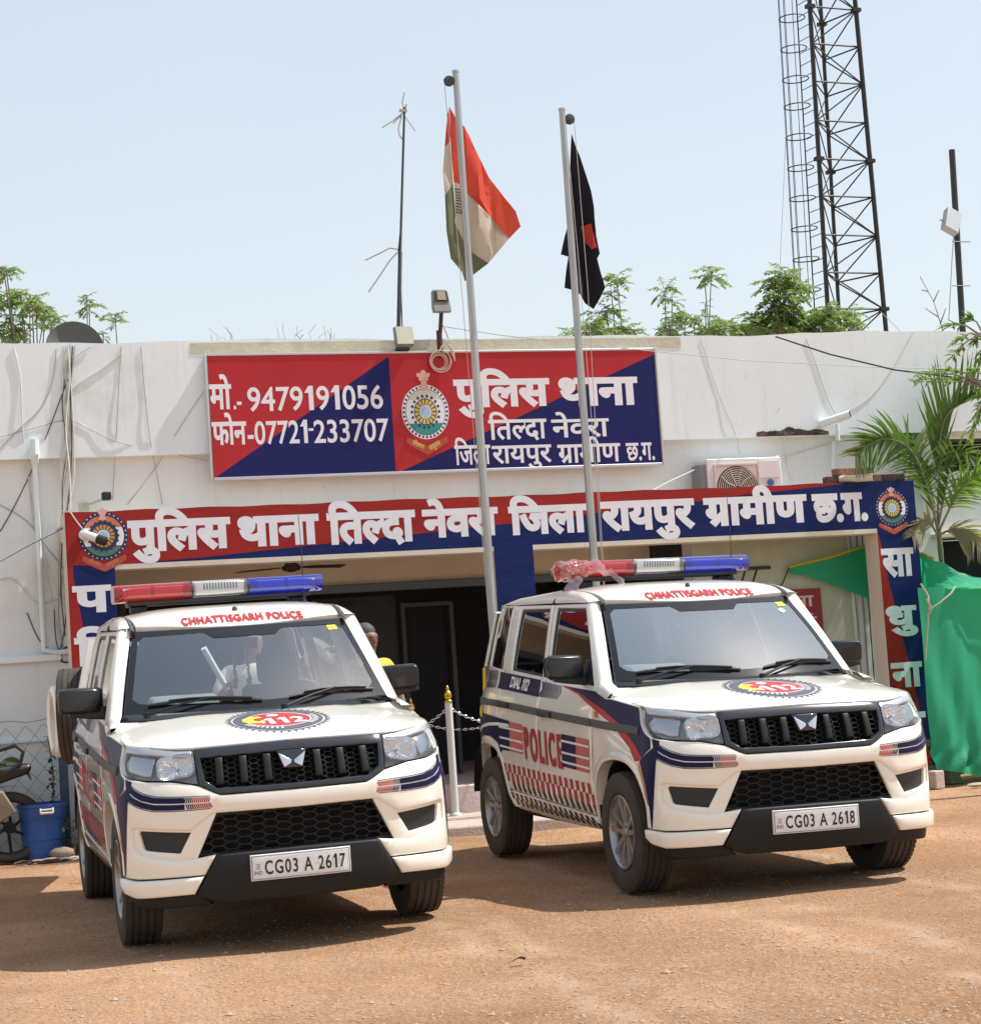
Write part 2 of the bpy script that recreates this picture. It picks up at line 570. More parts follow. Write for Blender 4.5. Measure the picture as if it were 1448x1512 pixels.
def net_mat():
    m = bpy.data.materials.new('green_shade_net'); m.use_nodes = True
    nt = m.node_tree; b = nt.nodes['Principled BSDF']
    b.inputs['Base Color'].default_value = (.03, .44, .24, 1); b.inputs['Roughness'].default_value = .55
    tc = nt.nodes.new('ShaderNodeTexCoord')
    n = nt.nodes.new('ShaderNodeTexNoise'); n.inputs['Scale'].default_value = 3; n.inputs['Detail'].default_value = 6
    r = nt.nodes.new('ShaderNodeValToRGB')
    r.color_ramp.elements[0].color = (.024, .33, .18, 1); r.color_ramp.elements[1].color = (.04, .50, .27, 1)
    nt.links.new(tc.outputs['Object'], n.inputs['Vector']); nt.links.new(n.outputs[0], r.inputs[0]); nt.links.new(r.outputs[0], b.inputs['Base Color'])
    w = nt.nodes.new('ShaderNodeTexNoise'); w.inputs['Scale'].default_value = 160
    bp = nt.nodes.new('ShaderNodeBump'); bp.inputs['Strength'].default_value = .35; bp.inputs['Distance'].default_value = .004
    nt.links.new(tc.outputs['Object'], w.inputs['Vector']); nt.links.new(w.outputs[0], bp.inputs['Height']); nt.links.new(bp.outputs[0], b.inputs['Normal'])
    tr = nt.nodes.new('ShaderNodeBsdfTranslucent'); tr.inputs[0].default_value = (.04, .60, .30, 1)
    mx = nt.nodes.new('ShaderNodeMixShader'); mx.inputs[0].default_value = .48
    nt.links.new(b.outputs[0], mx.inputs[1]); nt.links.new(tr.outputs[0], mx.inputs[2])
    nt.links.new(mx.outputs[0], nt.nodes['Material Output'].inputs[0])
    return m
M['net'] = net_mat()

def ground_mat():
    m = bpy.data.materials.new('red_dirt'); m.use_nodes = True
    nt = m.node_tree; L = nt.links; b = nt.nodes['Principled BSDF']
    b.inputs['Roughness'].default_value = .95; b.inputs['Specular IOR Level'].default_value = .15
    tc = nt.nodes.new('ShaderNodeTexCoord')
    def noise(sc, det=6, rough=.6, st=None):
        n = nt.nodes.new('ShaderNodeTexNoise'); n.inputs['Scale'].default_value = sc; n.inputs['Detail'].default_value = det; n.inputs['Roughness'].default_value = rough
        if st:
            mp = nt.nodes.new('ShaderNodeMapping'); mp.inputs['Scale'].default_value = st; mp.inputs['Rotation'].default_value = (0, 0, .15)
            L.new(tc.outputs['Object'], mp.inputs[0]); L.new(mp.outputs[0], n.inputs['Vector'])
        else: L.new(tc.outputs['Object'], n.inputs['Vector'])
        return n.outputs[0]
    def ramp(src, p0, c0, p1, c1):
        r = nt.nodes.new('ShaderNodeValToRGB'); r.color_ramp.elements[0].position = p0; r.color_ramp.elements[1].position = p1
        r.color_ramp.elements[0].color = (*c0, 1); r.color_ramp.elements[1].color = (*c1, 1); L.new(src, r.inputs[0]); return r.outputs[0]
    def mix(a, bb, fac, mode='MIX'):
        x = nt.nodes.new('ShaderNodeMix'); x.data_type = 'RGBA'; x.blend_type = mode
        if isinstance(fac, float): x.inputs[0].default_value = fac
        else: L.new(fac, x.inputs[0])
        L.new(a, x.inputs[6]); L.new(bb, x.inputs[7]); return x.outputs[2]
    base = ramp(noise(.55, 8, .65, (1, 2.2, 1)), .32, (.56, .325, .180), .70, (.69, .425, .260))
    fine = ramp(noise(60, 8, .8), .34, (.46, .42, .38), .60, (1.25, 1.25, 1.25))
    c = mix(base, fine, 1.0, 'MULTIPLY')
    patch = ramp(noise(.38, 5, .6, (1.4, .8, 1)), .40, (.80, .77, .74), .62, (1.08, 1.08, 1.10))
    c = mix(c, patch, 1.0, 'MULTIPLY')
    # tyre tracks pressed into the dirt along the parking direction
    mpt = nt.nodes.new('ShaderNodeMapping'); mpt.inputs['Rotation'].default_value = (0, 0, -.2817); L.new(tc.outputs['Object'], mpt.inputs[0])
    sp = nt.nodes.new('ShaderNodeSeparateXYZ'); L.new(mpt.outputs[0], sp.inputs[0])
    def mth(op, a, b=None, cl=False):
        n = nt.nodes.new('ShaderNodeMath'); n.operation = op; n.use_clamp = cl
        for i, q in enumerate((a, b)):
            if q is None: continue
            if isinstance(q, (int, float)): n.inputs[i].default_value = q
            else: L.new(q, n.inputs[i])
        return n.outputs[0]
    wob = mth('MULTIPLY', mth('SUBTRACT', noise(.5, 3, .5), .5), .5)
    xr = mth('ADD', sp.outputs[0], wob); tot = None
    for cx_ in (1.732 - .74, 1.732 + .74, 4.57 - .74, 4.57 + .74, 2.75, 4.25):
        b_ = mth('SUBTRACT', 1.0, mth('DIVIDE', mth('ABSOLUTE', mth('SUBTRACT', xr, cx_)), .13), True)
        tot = b_ if tot is None else mth('MAXIMUM', tot, b_)
    rib = nt.nodes.new('ShaderNodeTexWave'); rib.inputs['Scale'].default_value = 9; rib.inputs['Distortion'].default_value = 2.5; rib.bands_direction = 'Y'; L.new(mpt.outputs[0], rib.inputs['Vector'])
    trk = mth('MULTIPLY', mth('MULTIPLY', tot, ramp(noise(1.3, 4, .6), .42, (0, 0, 0), .60, (1, 1, 1))), mth('ADD', mth('MULTIPLY', rib.outputs[0], .5), .4), True)
    tcol = nt.nodes.new('ShaderNodeRGB'); tcol.outputs[0].default_value = (.80, .58, .42, 1)
    c = mix(c, tcol.outputs[0], mth('MULTIPLY', trk, .8))
    v = nt.nodes.new('ShaderNodeTexVoronoi'); v.inputs['Scale'].default_value = 75; L.new(tc.outputs['Object'], v.inputs['Vector'])
    peb = ramp(v.outputs['Distance'], .10, (.80, .76, .72), .32, (1, 1, 1))
    c = mix(c, peb, .85, 'MULTIPLY')
    pal = ramp(noise(9, 6, .7), .58, (0, 0, 0), .80, (1, 1, 1))
    light = nt.nodes.new('ShaderNodeRGB'); light.outputs[0].default_value = (.70, .49, .34, 1)
    c = mix(c, light.outputs[0], pal)
    L.new(c, b.inputs['Base Color'])
    h1 = noise(26, 8, .72); h2 = noise(2.2, 4, .5)
    ad = nt.nodes.new('ShaderNodeMath'); ad.operation = 'ADD'
    ml = nt.nodes.new('ShaderNodeMath'); ml.operation = 'MULTIPLY'; ml.inputs[1].default_value = 2.2
    L.new(h2, ml.inputs[0]); L.new(h1, ad.inputs[0]); L.new(ml.outputs[0], ad.inputs[1])
    bp = nt.nodes.new('ShaderNodeBump'); bp.inputs['Strength'].default_value = 1.0; bp.inputs['Distance'].default_value = .05
    L.new(ad.outputs[0], bp.inputs['Height']); L.new(bp.outputs[0], b.inputs['Normal'])
    return m
M['dirt'] = ground_mat()

# ------------------------------------------------------------------ ground
K0 = 16.4            # face of the painted porch frame
KW = 17.0            # wall behind it
def gz(x, y):
    return 0.012 * math.sin(1.7 * x + .6 * y) * math.sin(.9 * y - .4 * x) + .005 * math.sin(5.1 * x + 2.3 * y) - .006
g = MB()
xs = [-400, -60, -20, -9] + [-6 + .15 * i for i in range(87)] + [9, 20, 60, 400]
ys = [-400, -60, -8, 0, 3, 5] + [6.5 + .15 * i for i in range(80)] + [21, 26, 60, 400, 900]
vs_ = [(x, y, gz(x, y) if (-6.1 < x < 7.1 and 6.4 < y < 18.5) else -.006) for y in ys for x in xs]
nx = len(xs)
g.add(vs_, [(j * nx + i, j * nx + i + 1, (j + 1) * nx + i + 1, (j + 1) * nx + i) for j in range(len(ys) - 1) for i in range(nx - 1)])
tag(g.build('ground', M['dirt'], smooth=60), kind='structure')

rnd = random.Random(5)
g = MB()
for i in range(9000):
    y = 7.0 + (rnd.random() ** 1.5) * 9.0
    x = rnd.uniform(-.30, .30) * y * 1.05
    r = rnd.uniform(.003, .0085) * (1.0 if rnd.random() < .985 else 2.1)
    g.blob((x, y, gz(x, y) + r * .2), (r * rnd.uniform(.8, 1.5), r * rnd.uniform(.8, 1.4), r * .7), mi=rnd.choice((0, 0, 1)), n=5, seed=i, amp=.25)
M['pebble'] = mat('pebble', (.40, .25, .16), .9, var=.3, scale=40)
M['pebble2'] = mat('pebble_grey', (.37, .29, .23), .9, var=.3, scale=40)
tag(g.build('gravel', [M['pebble'], M['pebble2']], smooth=0), 'small loose stones scattered over the red dirt yard', 'gravel', kind='stuff')

# concrete pad in front of the porch
g = MB(); g.box(2.9, 8.05, 15.0, 16.42, -.1, .085)
g.bbuild('concrete_pad', M['concrete'], 6, 15.7, 0, bevel=.02)
tag(bpy.data.objects['concrete_pad'], kind='structure')

# ------------------------------------------------------------------ the station building
BLD = bempty('police_station', 'long flat roofed white police station with red and blue painted porch', 'building', 0, 0, 0)
def B(mb, name, mats, **kw): return mb.build(name, mats, parent=BLD, **kw)

# main wall: opening for the porch recess s 2.19 .. 7.7 below z 2.6
w = MB()
w.box(-4.0, 2.10, KW, KW + .23, -.3, 3.36)
w.box(2.10, 7.7, KW, KW + .23, 2.62, 3.36)
w.box(7.7, 10.42, KW, KW + .23, -.3, 3.36)
w.box(10.42, 16, KW, KW + .23, 2.30, 2.97)
w.box(10.42, 16, KW, KW + .23, 3.295, 3.36)
w.box(10.42, 16, KW, KW + .23, -.3, 1.80)
w.box(11.9, 16, KW, KW + .23, 1.80, 2.30)
w.box(11.9, 16, KW, KW + .23, 2.97, 3.295)
M['shaded_wall'] = mat('shaded_white_wall', (.68, .73, .735), .85, col2=(.77, .81, .81), scale=1.1, bump=.06, bscale=18, stretch=(1.6, 1.6, .4))  # lower wall: the parapet's shade painted in as a warmer, darker white
def stain(m, scale, st, lo, hi, c, fac):
    nt = m.node_tree; b = nt.nodes['Principled BSDF']; src = b.inputs['Base Color'].links[0].from_socket
    tc = nt.nodes.new('ShaderNodeTexCoord'); mp = nt.nodes.new('ShaderNodeMapping'); mp.inputs['Scale'].default_value = st; nt.links.new(tc.outputs['Object'], mp.inputs[0])
    n = nt.nodes.new('ShaderNodeTexNoise'); n.inputs['Scale'].default_value = scale; n.inputs['Detail'].default_value = 9; n.inputs['Roughness'].default_value = .68; nt.links.new(mp.outputs[0], n.inputs['Vector'])
    r = nt.nodes.new('ShaderNodeMapRange'); r.inputs[1].default_value = lo; r.inputs[2].default_value = hi; r.inputs[4].default_value = fac; nt.links.new(n.outputs[0], r.inputs[0])
    x = nt.nodes.new('ShaderNodeMix'); x.data_type = 'RGBA'; x.inputs[7].default_value = (*c, 1)
    nt.links.new(r.outputs[0], x.inputs[0]); nt.links.new(src, x.inputs[6]); nt.links.new(x.outputs[2], b.inputs['Base Color'])
for m_ in (M['white_wall'], M['shaded_wall']):
    stain(m_, .9, (1, 1, 1), .56, .72, (.50, .44, .34), .42)        # damp yellowish patches
    stain(m_, 3.0, (4.5, 4.5, .16), .55, .70, (.34, .34, .32), .20)     # thin rain streaks
    stain(m_, 9.0, (1, 1, 1), .66, .72, (.36, .34, .30), .5)           # flaked spots
B(w, 'wall', M['shaded_wall'])
w = MB()
n = 120
def par_top(s): return 4.362 + .010 * math.sin(s * 2.1) + .006 * math.sin(s * 7.3) + (.0 if s < 9 else .012)
for i in range(n):
    s0, s1 = -4 + 20 * i / n, -4 + 20 * (i + 1) / n
    z0, z1 = par_top(s0), par_top(s1)
    vs_ = [(s0, KW - .10, 3.36), (s1, KW - .10, 3.36), (s1, KW - .10, z1), (s0, KW - .10, z0), (s0, KW + .12, 3.36), (s1, KW + .12, 3.36), (s1, KW + .12, z1), (s0, KW + .12, z0)]
    fs_ = [(0, 1, 2, 3), (5, 4, 7, 6), (3, 2, 6, 7), (1, 0, 4, 5)]
    w.add(vs_, fs_, 0)
B(w, 'parapet', M['white_wall'])
w = MB(); w.box(3.0, 7.7, KW - .104, KW - .1005, 4.245, 4.345); B(w, 'parapet_band', M['olive_white'])
w = MB(); w.box(-4, 16, KW + .13, KW + 7, 3.40, 3.6); B(w, 'roof', M['concrete'])
# thin drip shadow ledge and low plinth mouldings on the left
w = MB(); w.box(-4, 1.76, KW - .05, KW - .002, 1.63, 1.69); w.box(-4, 1.76, KW - .03, KW - .002, .955, .99)
B(w, 'wall_moulding', M['white_wall'], bevel=.008)
w = MB(); w.box(7.70, 9.36, KW - .004, KW - .001, .30, 2.615); B(w, 'porch_wall', mat('shaded_green_plaster', (.40, .42, .34), .85, var=.10, scale=3, stretch=(3, 3, .4)))  # green plaster, its colour darkened for the shade under the slab
# broken plaster under the parapet on the right
w = MB(); rr = random.Random(3)
pts_t = [(8.42 + .02 * i, 3.405 + .05 * math.sin(i / 38 * 3.1) * (.5 + .5 * (math.sin(i * .37 + 1) * .6 + math.sin(i * .83) * .3)) + rr.uniform(-.004, .004)) for i in range(40)]
poly = pts_t + [(9.2, 3.364), (8.42, 3.364)]
V, T = tri2d(orient(poly), .03)
w.add([(a, KW - .104 - .006 * (1 + math.sin(31 * a + 9 * b) * math.sin(57 * b - 13 * a)), b) for a, b in V], [tuple(t) for t in T])
B(w, 'broken_plaster', M['mortar'], smooth=0)

# louvred windows in the right wall
for (z0, z1, nm) in ((2.97, 3.295, 4), (1.80, 2.30, 0)):
    f = MB()
    f.box(10.42, 11.9, KW + .02, KW + .06, z0, z0 + .02); f.box(10.42, 11.9, KW + .02, KW + .06, z1 - .02, z1)
    f.box(10.42, 10.44, KW + .02, KW + .06, z0 + .02, z1 - .02); f.box(11.88, 11.9, KW + .02, KW + .06, z0 + .02, z1 - .02)
    fo = B(f, 'window', M['dark_steel'])
    f = MB(); f.box(10.44, 11.88, KW + .12, KW + .14, z0 + .02, z1 - .02); o = f.build('pane', M['unlit_room2'], parent=fo)
    if nm:
        f = MB()
        for i in range(nm): f.box(10.44, 11.88, KW + .03, KW + .045, z0 + .05 + i * .07, z0 + .062 + i * .07)
        f.build('window_bars', M['grey_mid'], parent=fo)
w = MB(); w.box(10.3, 16, KW - .12, KW - .002, 2.302, 2.345); B(w, 'window_ledge', M['pale_trim'], bevel=.006)

# porch: slab, inner walls, floor
w = MB(); w.box(1.79, 9.79, K0 + .25, KW - .002, 2.62, 2.76); w.box(2.12, 7.69, KW - .002, 20.5, 2.62, 2.74)
B(w, 'porch_slab', M['cream'])
w = MB(); w.box(2.12, 7.69, 18.0, 18.12, 2.20, 2.618); B(w, 'lintel', M['cream'])
w = MB(); w.box(2.12, 7.69, 17.95, 18.06, 2.12, 2.198); B(w, 'lintel_beam', mat('blue_grey_steel', (.09, .12, .15), .5), bevel=.01)
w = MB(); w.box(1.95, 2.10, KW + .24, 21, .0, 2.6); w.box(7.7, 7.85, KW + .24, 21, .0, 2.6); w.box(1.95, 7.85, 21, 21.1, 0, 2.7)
B(w, 'inner_wall', M['unlit_room'])
w = MB(); w.box(4.95, 9.3, 16.66, 16.99, -.1, .30); w.box(2.12, 7.69, 17.0, 20.99, -.1, .30); w.box(2.2, 4.95, 16.66, 16.99, -.1, .30)
B(w, 'porch_floor', M['pinkish'], bevel=.01)
w = MB(); w.box(4.98, 5.50, 16.43, 16.65, -.05, .32); w.box(5.90, 9.3, 16.43, 16.65, -.05, .32)
B(w, 'porch_step', M['pinkish'], bevel=.015)
# inner door frame and curtain, wall board inside the dark hall
d = MB()
d.box(5.23, 5.27, 18.55, 18.62, .3, 2.02); d.box(5.73, 5.77, 18.55, 18.62, .3, 2.0); d.box(5.27, 5.73, 18.55, 18.62, 1.97, 2.01)
B(d, 'inner_door_frame', mat('door_frame_dark', (.06, .06, .058), .7))
d = MB(); d.box(5.28, 5.72, 18.64, 18.68, .3, 1.96); B(d, 'inner_door', M['unlit_room2'])
d = MB(); d.box(4.35, 5.2, 18.62, 18.7, .3, 2.1); B(d, 'hall_partition', M['unlit_room'])
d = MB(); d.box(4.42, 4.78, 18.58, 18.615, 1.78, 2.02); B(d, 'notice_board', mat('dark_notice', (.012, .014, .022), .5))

# painted porch frame: polygons of red and blue on the front faces, cream returns
def zs_(s): return 2.842 + .0025 * math.sin(s * 3) + .004 * math.sin(s * 11.0)
fr = MB()
BT, BB = 2.845, 2.392
outer_top = [(1.787 + (9.797 - 1.787) * i / 60, 0) for i in range(61)]
outer_top = [(s, zs_(s)) for s, _ in outer_top]
border = [pb(u, v, K0) for u, v in ((103, 835), (168, 835.5), (300, 823), (450, 806), (600, 790), (712, 777), (800, 768), (891, 756), (1000, 745), (1077, 733), (1180, 722), (1247, 714))]
border = [(p.x, p.z) for p in border]
bx = [b[0] for b in border]; bz = [b[1] for b in border]
# red field
red = [(s, z) for s, z in outer_top if s < bx[-1]] + border[::-1]
red = [(1.787, 2.392)] + red[:]
V, T = tri2d(orient([(1.787, bz[0])] + [(s, z) for s, z in outer_top if s <= bx[-1]] + border[::-1]), .25)
fr.add([(a, K0, b) for a, b in V], [tuple(t) for t in T], 0)
blue = border + [(s, z) for s, z in outer_top if s > bx[-1]] + [(9.797, BB), (2.17, BB)] + [(2.17, np.interp(2.17, bx, bz))]
blue = [p for p in border if p[0] > 2.18] + [(s, z) for s, z in outer_top if s > bx[-1]] + [(9.797, BB), (2.178, BB)]
V, T = tri2d(orient(blue), .25)
fr.add([(a, K0, b) for a, b in V], [tuple(t) for t in T], 1)
# columns
def colpoly(pts, mi):
    V, T = tri2d(orient(pts), .25)
    fr.add([(a, K0, b) for a, b in V], [tuple(t) for t in T], mi)
zl = bz[0]
colpoly([(1.787, zl), (1.787, .0), (2.172, .0), (2.0, 1.25), (1.93, 1.62), (1.875, 2.02), (1.835, 2.30), (1.833, zl)], 0)
colpoly([(1.833, zl), (1.835, 2.30), (1.875, 2.02), (1.93, 1.62), (2.0, 1.25), (2.172, .0), (2.178, BB), (2.178, bz[1])], 1)
colpoly([(5.512, BB), (5.512, 0.0), (5.882, 0.0), (5.882, BB)], 1)
colpoly([(9.360, BB), (9.360, 0), (9.76, 0), (9.61, .95), (9.52, 1.45), (9.445, 1.86), (9.40, 2.19)], 0)
colpoly([(9.360, BB), (9.40, 2.19), (9.445, 1.86), (9.52, 1.45), (9.61, .95), (9.76, 0), (9.797, 0), (9.797, BB)], 1)
# body behind the painted faces
k1, k2 = K0, K0 + .25
def quad(a, b, c, d, mi): fr.add([a, b, c, d], [(0, 1, 2, 3)], mi)
for i in range(60):
    (s0, z0), (s1, z1) = outer_top[i], outer_top[i + 1]
    quad((s0, k1, z0), (s1, k1, z1), (s1, k2, z1), (s0, k2, z0), 0 if s1 < 9.2 else 1)
def side(s, z0, z1, mi=2): quad((s, k1, z0), (s, k2, z0), (s, k2, z1), (s, k1, z1), mi)
side(1.787, 0, zs_(1.787)); side(9.797, 0, zs_(9.797)); side(2.178, 0, BB - .042); side(5.512, 0, BB - .042); side(5.882, 0, BB - .042); side(9.360, 0, BB - .042)
for a, b in ((2.178, 5.512), (5.882, 9.360)):
    quad((a, k1, BB), (b, k1, BB), (b, k1, BB - .042), (a, k1, BB - .042), 2)
    quad((a, k1, BB - .042), (b, k1, BB - .042), (b, k2, BB - .042), (a, k2, BB - .042), 2)
quad((1.787, k2, 0), (9.797, k2, 0), (9.797, k2, 2.6), (1.787, k2, 2.6), 2) if False else None
for a, b in ((1.787, 2.178), (5.512, 5.882), (9.360, 9.797)): quad((a, k2, 0), (b, k2, 0), (b, k2, 2.62), (a, k2, 2.62), 2)
quad((1.787, k2, BB - .042), (9.797, k2, BB - .042), (9.797, k2, 2.84), (1.787, k2, 2.84), 2)
B(fr, 'porch_frame', [M['sign_red'], M['sign_blue'], M['pale_trim']], smooth=0)

# ---- hand painted lettering on the porch
def px_word(mb, tok, k, left, right, base, top, bold, fnk, slope=None):
    """left/right: picture x of the word's ends (at base height), base/top: picture y of base and headline at the right end"""
    pr, pt = pb(right, base, k), pb(right, top, k)
    pl = pb(left, base, k)
    sl = slope if slope is not None else 0.0
    cs = fit(tok, pl.x, pr.x, pr.z - sl * (pr.x - pl.x), pt.z - sl * (pr.x - pl.x), bold=bold, slope=sl)
    decal(mb, cs, fnk, raw=True, h=.5, lift=.0009)
lt = MB()
fK = lambda a, b: (a, K0, b)
def flat_word(mb, tok, k, left, right, base, top, bold=.035):
    px_word(mb, tok, k, left, right, base, top, bold, lambda a, b: (a, k, b))
for tok, l, r, ba, to in (('पुिलस', 189.5, 342, 809, 763), ('थाना', 352, 472.5, 803, 758.5), ('ित~लदा', 484, 615, 799, 752.5), ('नेवरा', 624.6, 737, 790, 748.3), ('िजला', 752, 868, 785.5, 743.5),
                       ('रायपुर', 888, 1027, 779, 735.5), ('ग^ामीण', 1040, 1193, 771, 729.5), ('छ.ग.', 1200.5, 1282, 768.8, 726.5)):
    lt = MB(); flat_word(lt, tok, K0, l, r, ba, to, .050); B(lt, 'painted_word', M['sign_white'], smooth=0)
# column letters: परि... and साधुना...
for tok, l, r, ba, to in (('प', 108, 166, 903, 863), ('ित', 111, 185, 980, 938), ('सा', 1303, 1351, 850, 808), ('धु', 1309, 1355, 926, 893), ('ना', 1317, 1363.5, 1013, 976), ('म', 1325, 1369, 1090, 1050)):
    lt = MB(); flat_word(lt, tok, K0, l, r, ba, to, .045); B(lt, 'painted_letter', M['sign_white'], smooth=0)

# ---- round crest with wheel, lions and ribbon; drawn in the (a, b) plane in units of its radius
M['crest_yellow'] = mat('crest_yellow', (.62, .50, .10), .6)
M['crest_orange'] = mat('crest_orange', (.55, .17, .10), .6)
M['crest_pink'] = mat('crest_pink', (.70, .38, .34), .6)
M['crest_green'] = mat('crest_green', (.05, .20, .15), .6)
M['crest_teal'] = mat('crest_teal', (.03, .27, .24), .6)
M['crest_sky'] = mat('crest_sky', (.36, .52, .68), .6)
M['crest_navy'] = mat('crest_navy', (.02, .025, .08), .6)
M['crest_ribbon'] = mat('crest_ribbon', (.42, .065, .035), .6)
M['crest_amber'] = mat('crest_amber', (.50, .27, .06), .6)
M['crest_pale'] = mat('crest_pale', (.62, .60, .52), .6)
M['crest_grey'] = mat('crest_grey', (.13, .15, .15), .6)
def band_disc(r, z0, z1, n=40):
    pts = [(x, y) for x, y in circ(0, 0, r, n=120)]
    out = [(x, min(max(y, z0), z1)) for x, y in pts]
    o = [out[0]]
    for p in out[1:]:
        if abs(p[0] - o[-1][0]) + abs(p[1] - o[-1][1]) > 1e-5: o.append(p)
    return o
def crest(name, parent, cx, cz, R, k, style, Rz=None):
    Rz = Rz or R
    mats = [M['crest_navy'], M['board_white'], M['crest_orange'], M['crest_green'] if style == 'wall' else M['crest_teal'], M['crest_yellow'], M['crest_sky'], M['crest_pink'], M['crest_ribbon'], M['crest_amber'], M['crest_pale'], M['crest_grey']]
    mb = MB(); lay = [0]
    def put(poly, mi, holes=()):
        lay[0] += 1
        decal(mb, [np.array(poly)] + [np.array(h) for h in holes], lambda a, b: (cx + a * R, k, cz + b * Rz), raw=False, h=9, lift=.0004 * lay[0], mi=mi)
    put(circ(0, 0, 1.0, n=64), 1 if style == 'board' else 0)
    if style == 'board':
        for i in range(36):
            a = 2 * math.pi * i / 36
            q = [(.97 * math.cos(a - .06), .97 * math.sin(a - .06)), (.97 * math.cos(a + .06), .97 * math.sin(a + .06)), (.86 * math.cos(a + .015), .86 * math.sin(a + .015)), (.86 * math.cos(a - .015), .86 * math.sin(a - .015))]
            decal(mb, [np.array(q)], lambda a_, b_: (cx + a_ * R, k, cz + b_ * Rz), h=9, lift=.0007, mi=0)
        lay[0] += 1
    else:
        for i in range(30):
            a = 2 * math.pi * i / 30
            decal(mb, [np.array(circ(.93 * math.cos(a), .93 * math.sin(a), .028, n=8))], lambda a_, b_: (cx + a_ * R, k, cz + b_ * Rz), h=9, lift=.0007, mi=1)
        lay[0] += 1
    put(circ(0, 0, .85, n=64), 0)
    top, bot = (2, 3)
    if style == 'board':
        for z0, z1, mi in ((.45, .83, 9), (-.42, .45, 1), (-.83, -.42, 3)): put(band_disc(.83, z0, z1), mi)
    else:
        for z0, z1, mi in ((.34, .83, 2), (-.40, .34, 1), (-.62, -.40, 10), (-.83, -.62, 3)): put(band_disc(.83, z0, z1), mi)
    put(circ(0, 0, .60, n=48), 0) if style == 'wall' else None
    nk = 18
    for i in range(nk):
        a = 2 * math.pi * i / nk
        rr_ = .60 if style == 'wall' else .58
        put_a = np.array(circ((rr_ + .0) * math.cos(a), rr_ * math.sin(a), .055 if style == 'wall' else .058, n=8))
        decal(mb, [put_a], lambda a_, b_: (cx + a_ * R, k, cz + b_ * Rz), h=9, lift=.0004 * (lay[0] + 1), mi=0)
    lay[0] += 1
    put(circ(0, 0, .49, n=40), 0)
    for i in range(16):
        a0, a1 = 2 * math.pi * (i + .14) / 16, 2 * math.pi * (i + .86) / 16
        q = [(.27 * math.cos(a0), .27 * math.sin(a0)), (.27 * math.cos(a1), .27 * math.sin(a1)), (.46 * math.cos(a1), .46 * math.sin(a1)), (.46 * math.cos(a0), .46 * math.sin(a0))]
        decal(mb, [np.array(q)], lambda a_, b_: (cx + a_ * R, k, cz + b_ * Rz), h=9, lift=.0004 * (lay[0] + 1), mi=8 if (style == 'wall' and cx < 5) else 4)
    lay[0] += 1
    put(circ(0, 0, .25, n=28), 1); put(circ(0, 0, .21, n=28), 5)
    # lion capital: three heads, chests, abacus
    lion = [(-.17, .78), (.17, .78), (.20, .86), (.17, .92), (.13, .93), (.13, 1.10), (.22, 1.16), (.19, 1.24), (.28, 1.28), (.30, 1.38), (.20, 1.42), (.12, 1.37), (.11, 1.47), (0, 1.52), (-.11, 1.47), (-.12, 1.37), (-.20, 1.42), (-.30, 1.38), (-.28, 1.28), (-.19, 1.24), (-.22, 1.16), (-.13, 1.10), (-.13, .93), (-.17, .92), (-.20, .86)]
    lion = [(x, y + .02) for x, y in lion] if style == 'board' else [(x * .8, .66 + (y - .78) * .66) for x, y in lion]
    put(lion, 6)
    # ribbon
    rb = [(-.86, -.78), (-.66, -.86), (-.40, -1.02), (0, -1.16), (.40, -1.02), (.66, -.86), (.86, -.78), (.90, -.98), (.62, -1.16), (.40, -1.28), (0, -1.46), (-.40, -1.28), (-.62, -1.16), (-.90, -.98)]
    if style == 'board': rb = [(x, y - .12) for x, y in rb]
    put(rb, 7)
    for sgn in (-1, 1):
        w_ = 'परितराणाय' if sgn < 0 else 'साधूनाम'
        w_ = 'पिरताणाय' if sgn < 0 else 'साधुनाम'
        cs, ww = word(w_, .03)
        A_ = np.vstack(cs); sc = .52 / (A_[:, 0].max() - A_[:, 0].min())
        ang = -.40 * -sgn
        o0 = (-.66, -.98) if sgn < 0 else (.10, -1.24)
        if style == 'board': o0 = (o0[0], o0[1] - .12)
        o0 = (o0[0], o0[1] - .06)
        cs = [np.stack([o0[0] + (c[:, 0] * math.cos(ang) - c[:, 1] * 1.6 * math.sin(ang)) * sc, o0[1] + (c[:, 0] * math.sin(ang) + c[:, 1] * 1.6 * math.cos(ang)) * sc], 1) for c in cs]
        decal(mb, cs, lambda a_, b_: (cx + a_ * R, k, cz + b_ * Rz), raw=True, h=9, lift=.0004 * (lay[0] + 1), mi=4 if style == 'board' else 2)
    return mb.build(name, mats, parent=parent, smooth=0)
pc = pb(152.5, 791.5, K0); crest('painted_crest', BLD, pc.x, pc.z, .205, K0, 'wall')
pc = pb(1316.5, 750, K0); crest('painted_crest', BLD, pc.x, pc.z, .175, K0, 'wall')

# rain pipes that belong to the wall
p = MB()
a, b_ = pb(50, 660, KW - .05), pb(38, 960, KW - .05)
p.tube([(a.x, KW - .05, 3.38), (a.x, KW - .05, 1.80), (a.x + .0, KW - .05, 1.73), (a.x + .10, KW - .05, 1.70), (a.x + .8, KW - .05, 1.74)], .022, 8)
p.tube([(a.x, KW - .14, 3.52), (a.x, KW - .14, 3.40), (a.x, KW - .06, 3.33)], .035, 8)
B(p, 'drain_pipe', M['white_wall'])
p = MB(); e = pb(1240, 632, KW - .2)
p.tube([(e.x, KW - .14, 3.46), (e.x, KW - .14, 3.30)], .022, 8)
p.tube([(e.x, KW - .05, 3.30), (e.x - .03, KW - .05, 3.0), (e.x - .03, KW - .05, 2.6)], .018, 8)
B(p, 'drain_pipe', M['white_wall'])

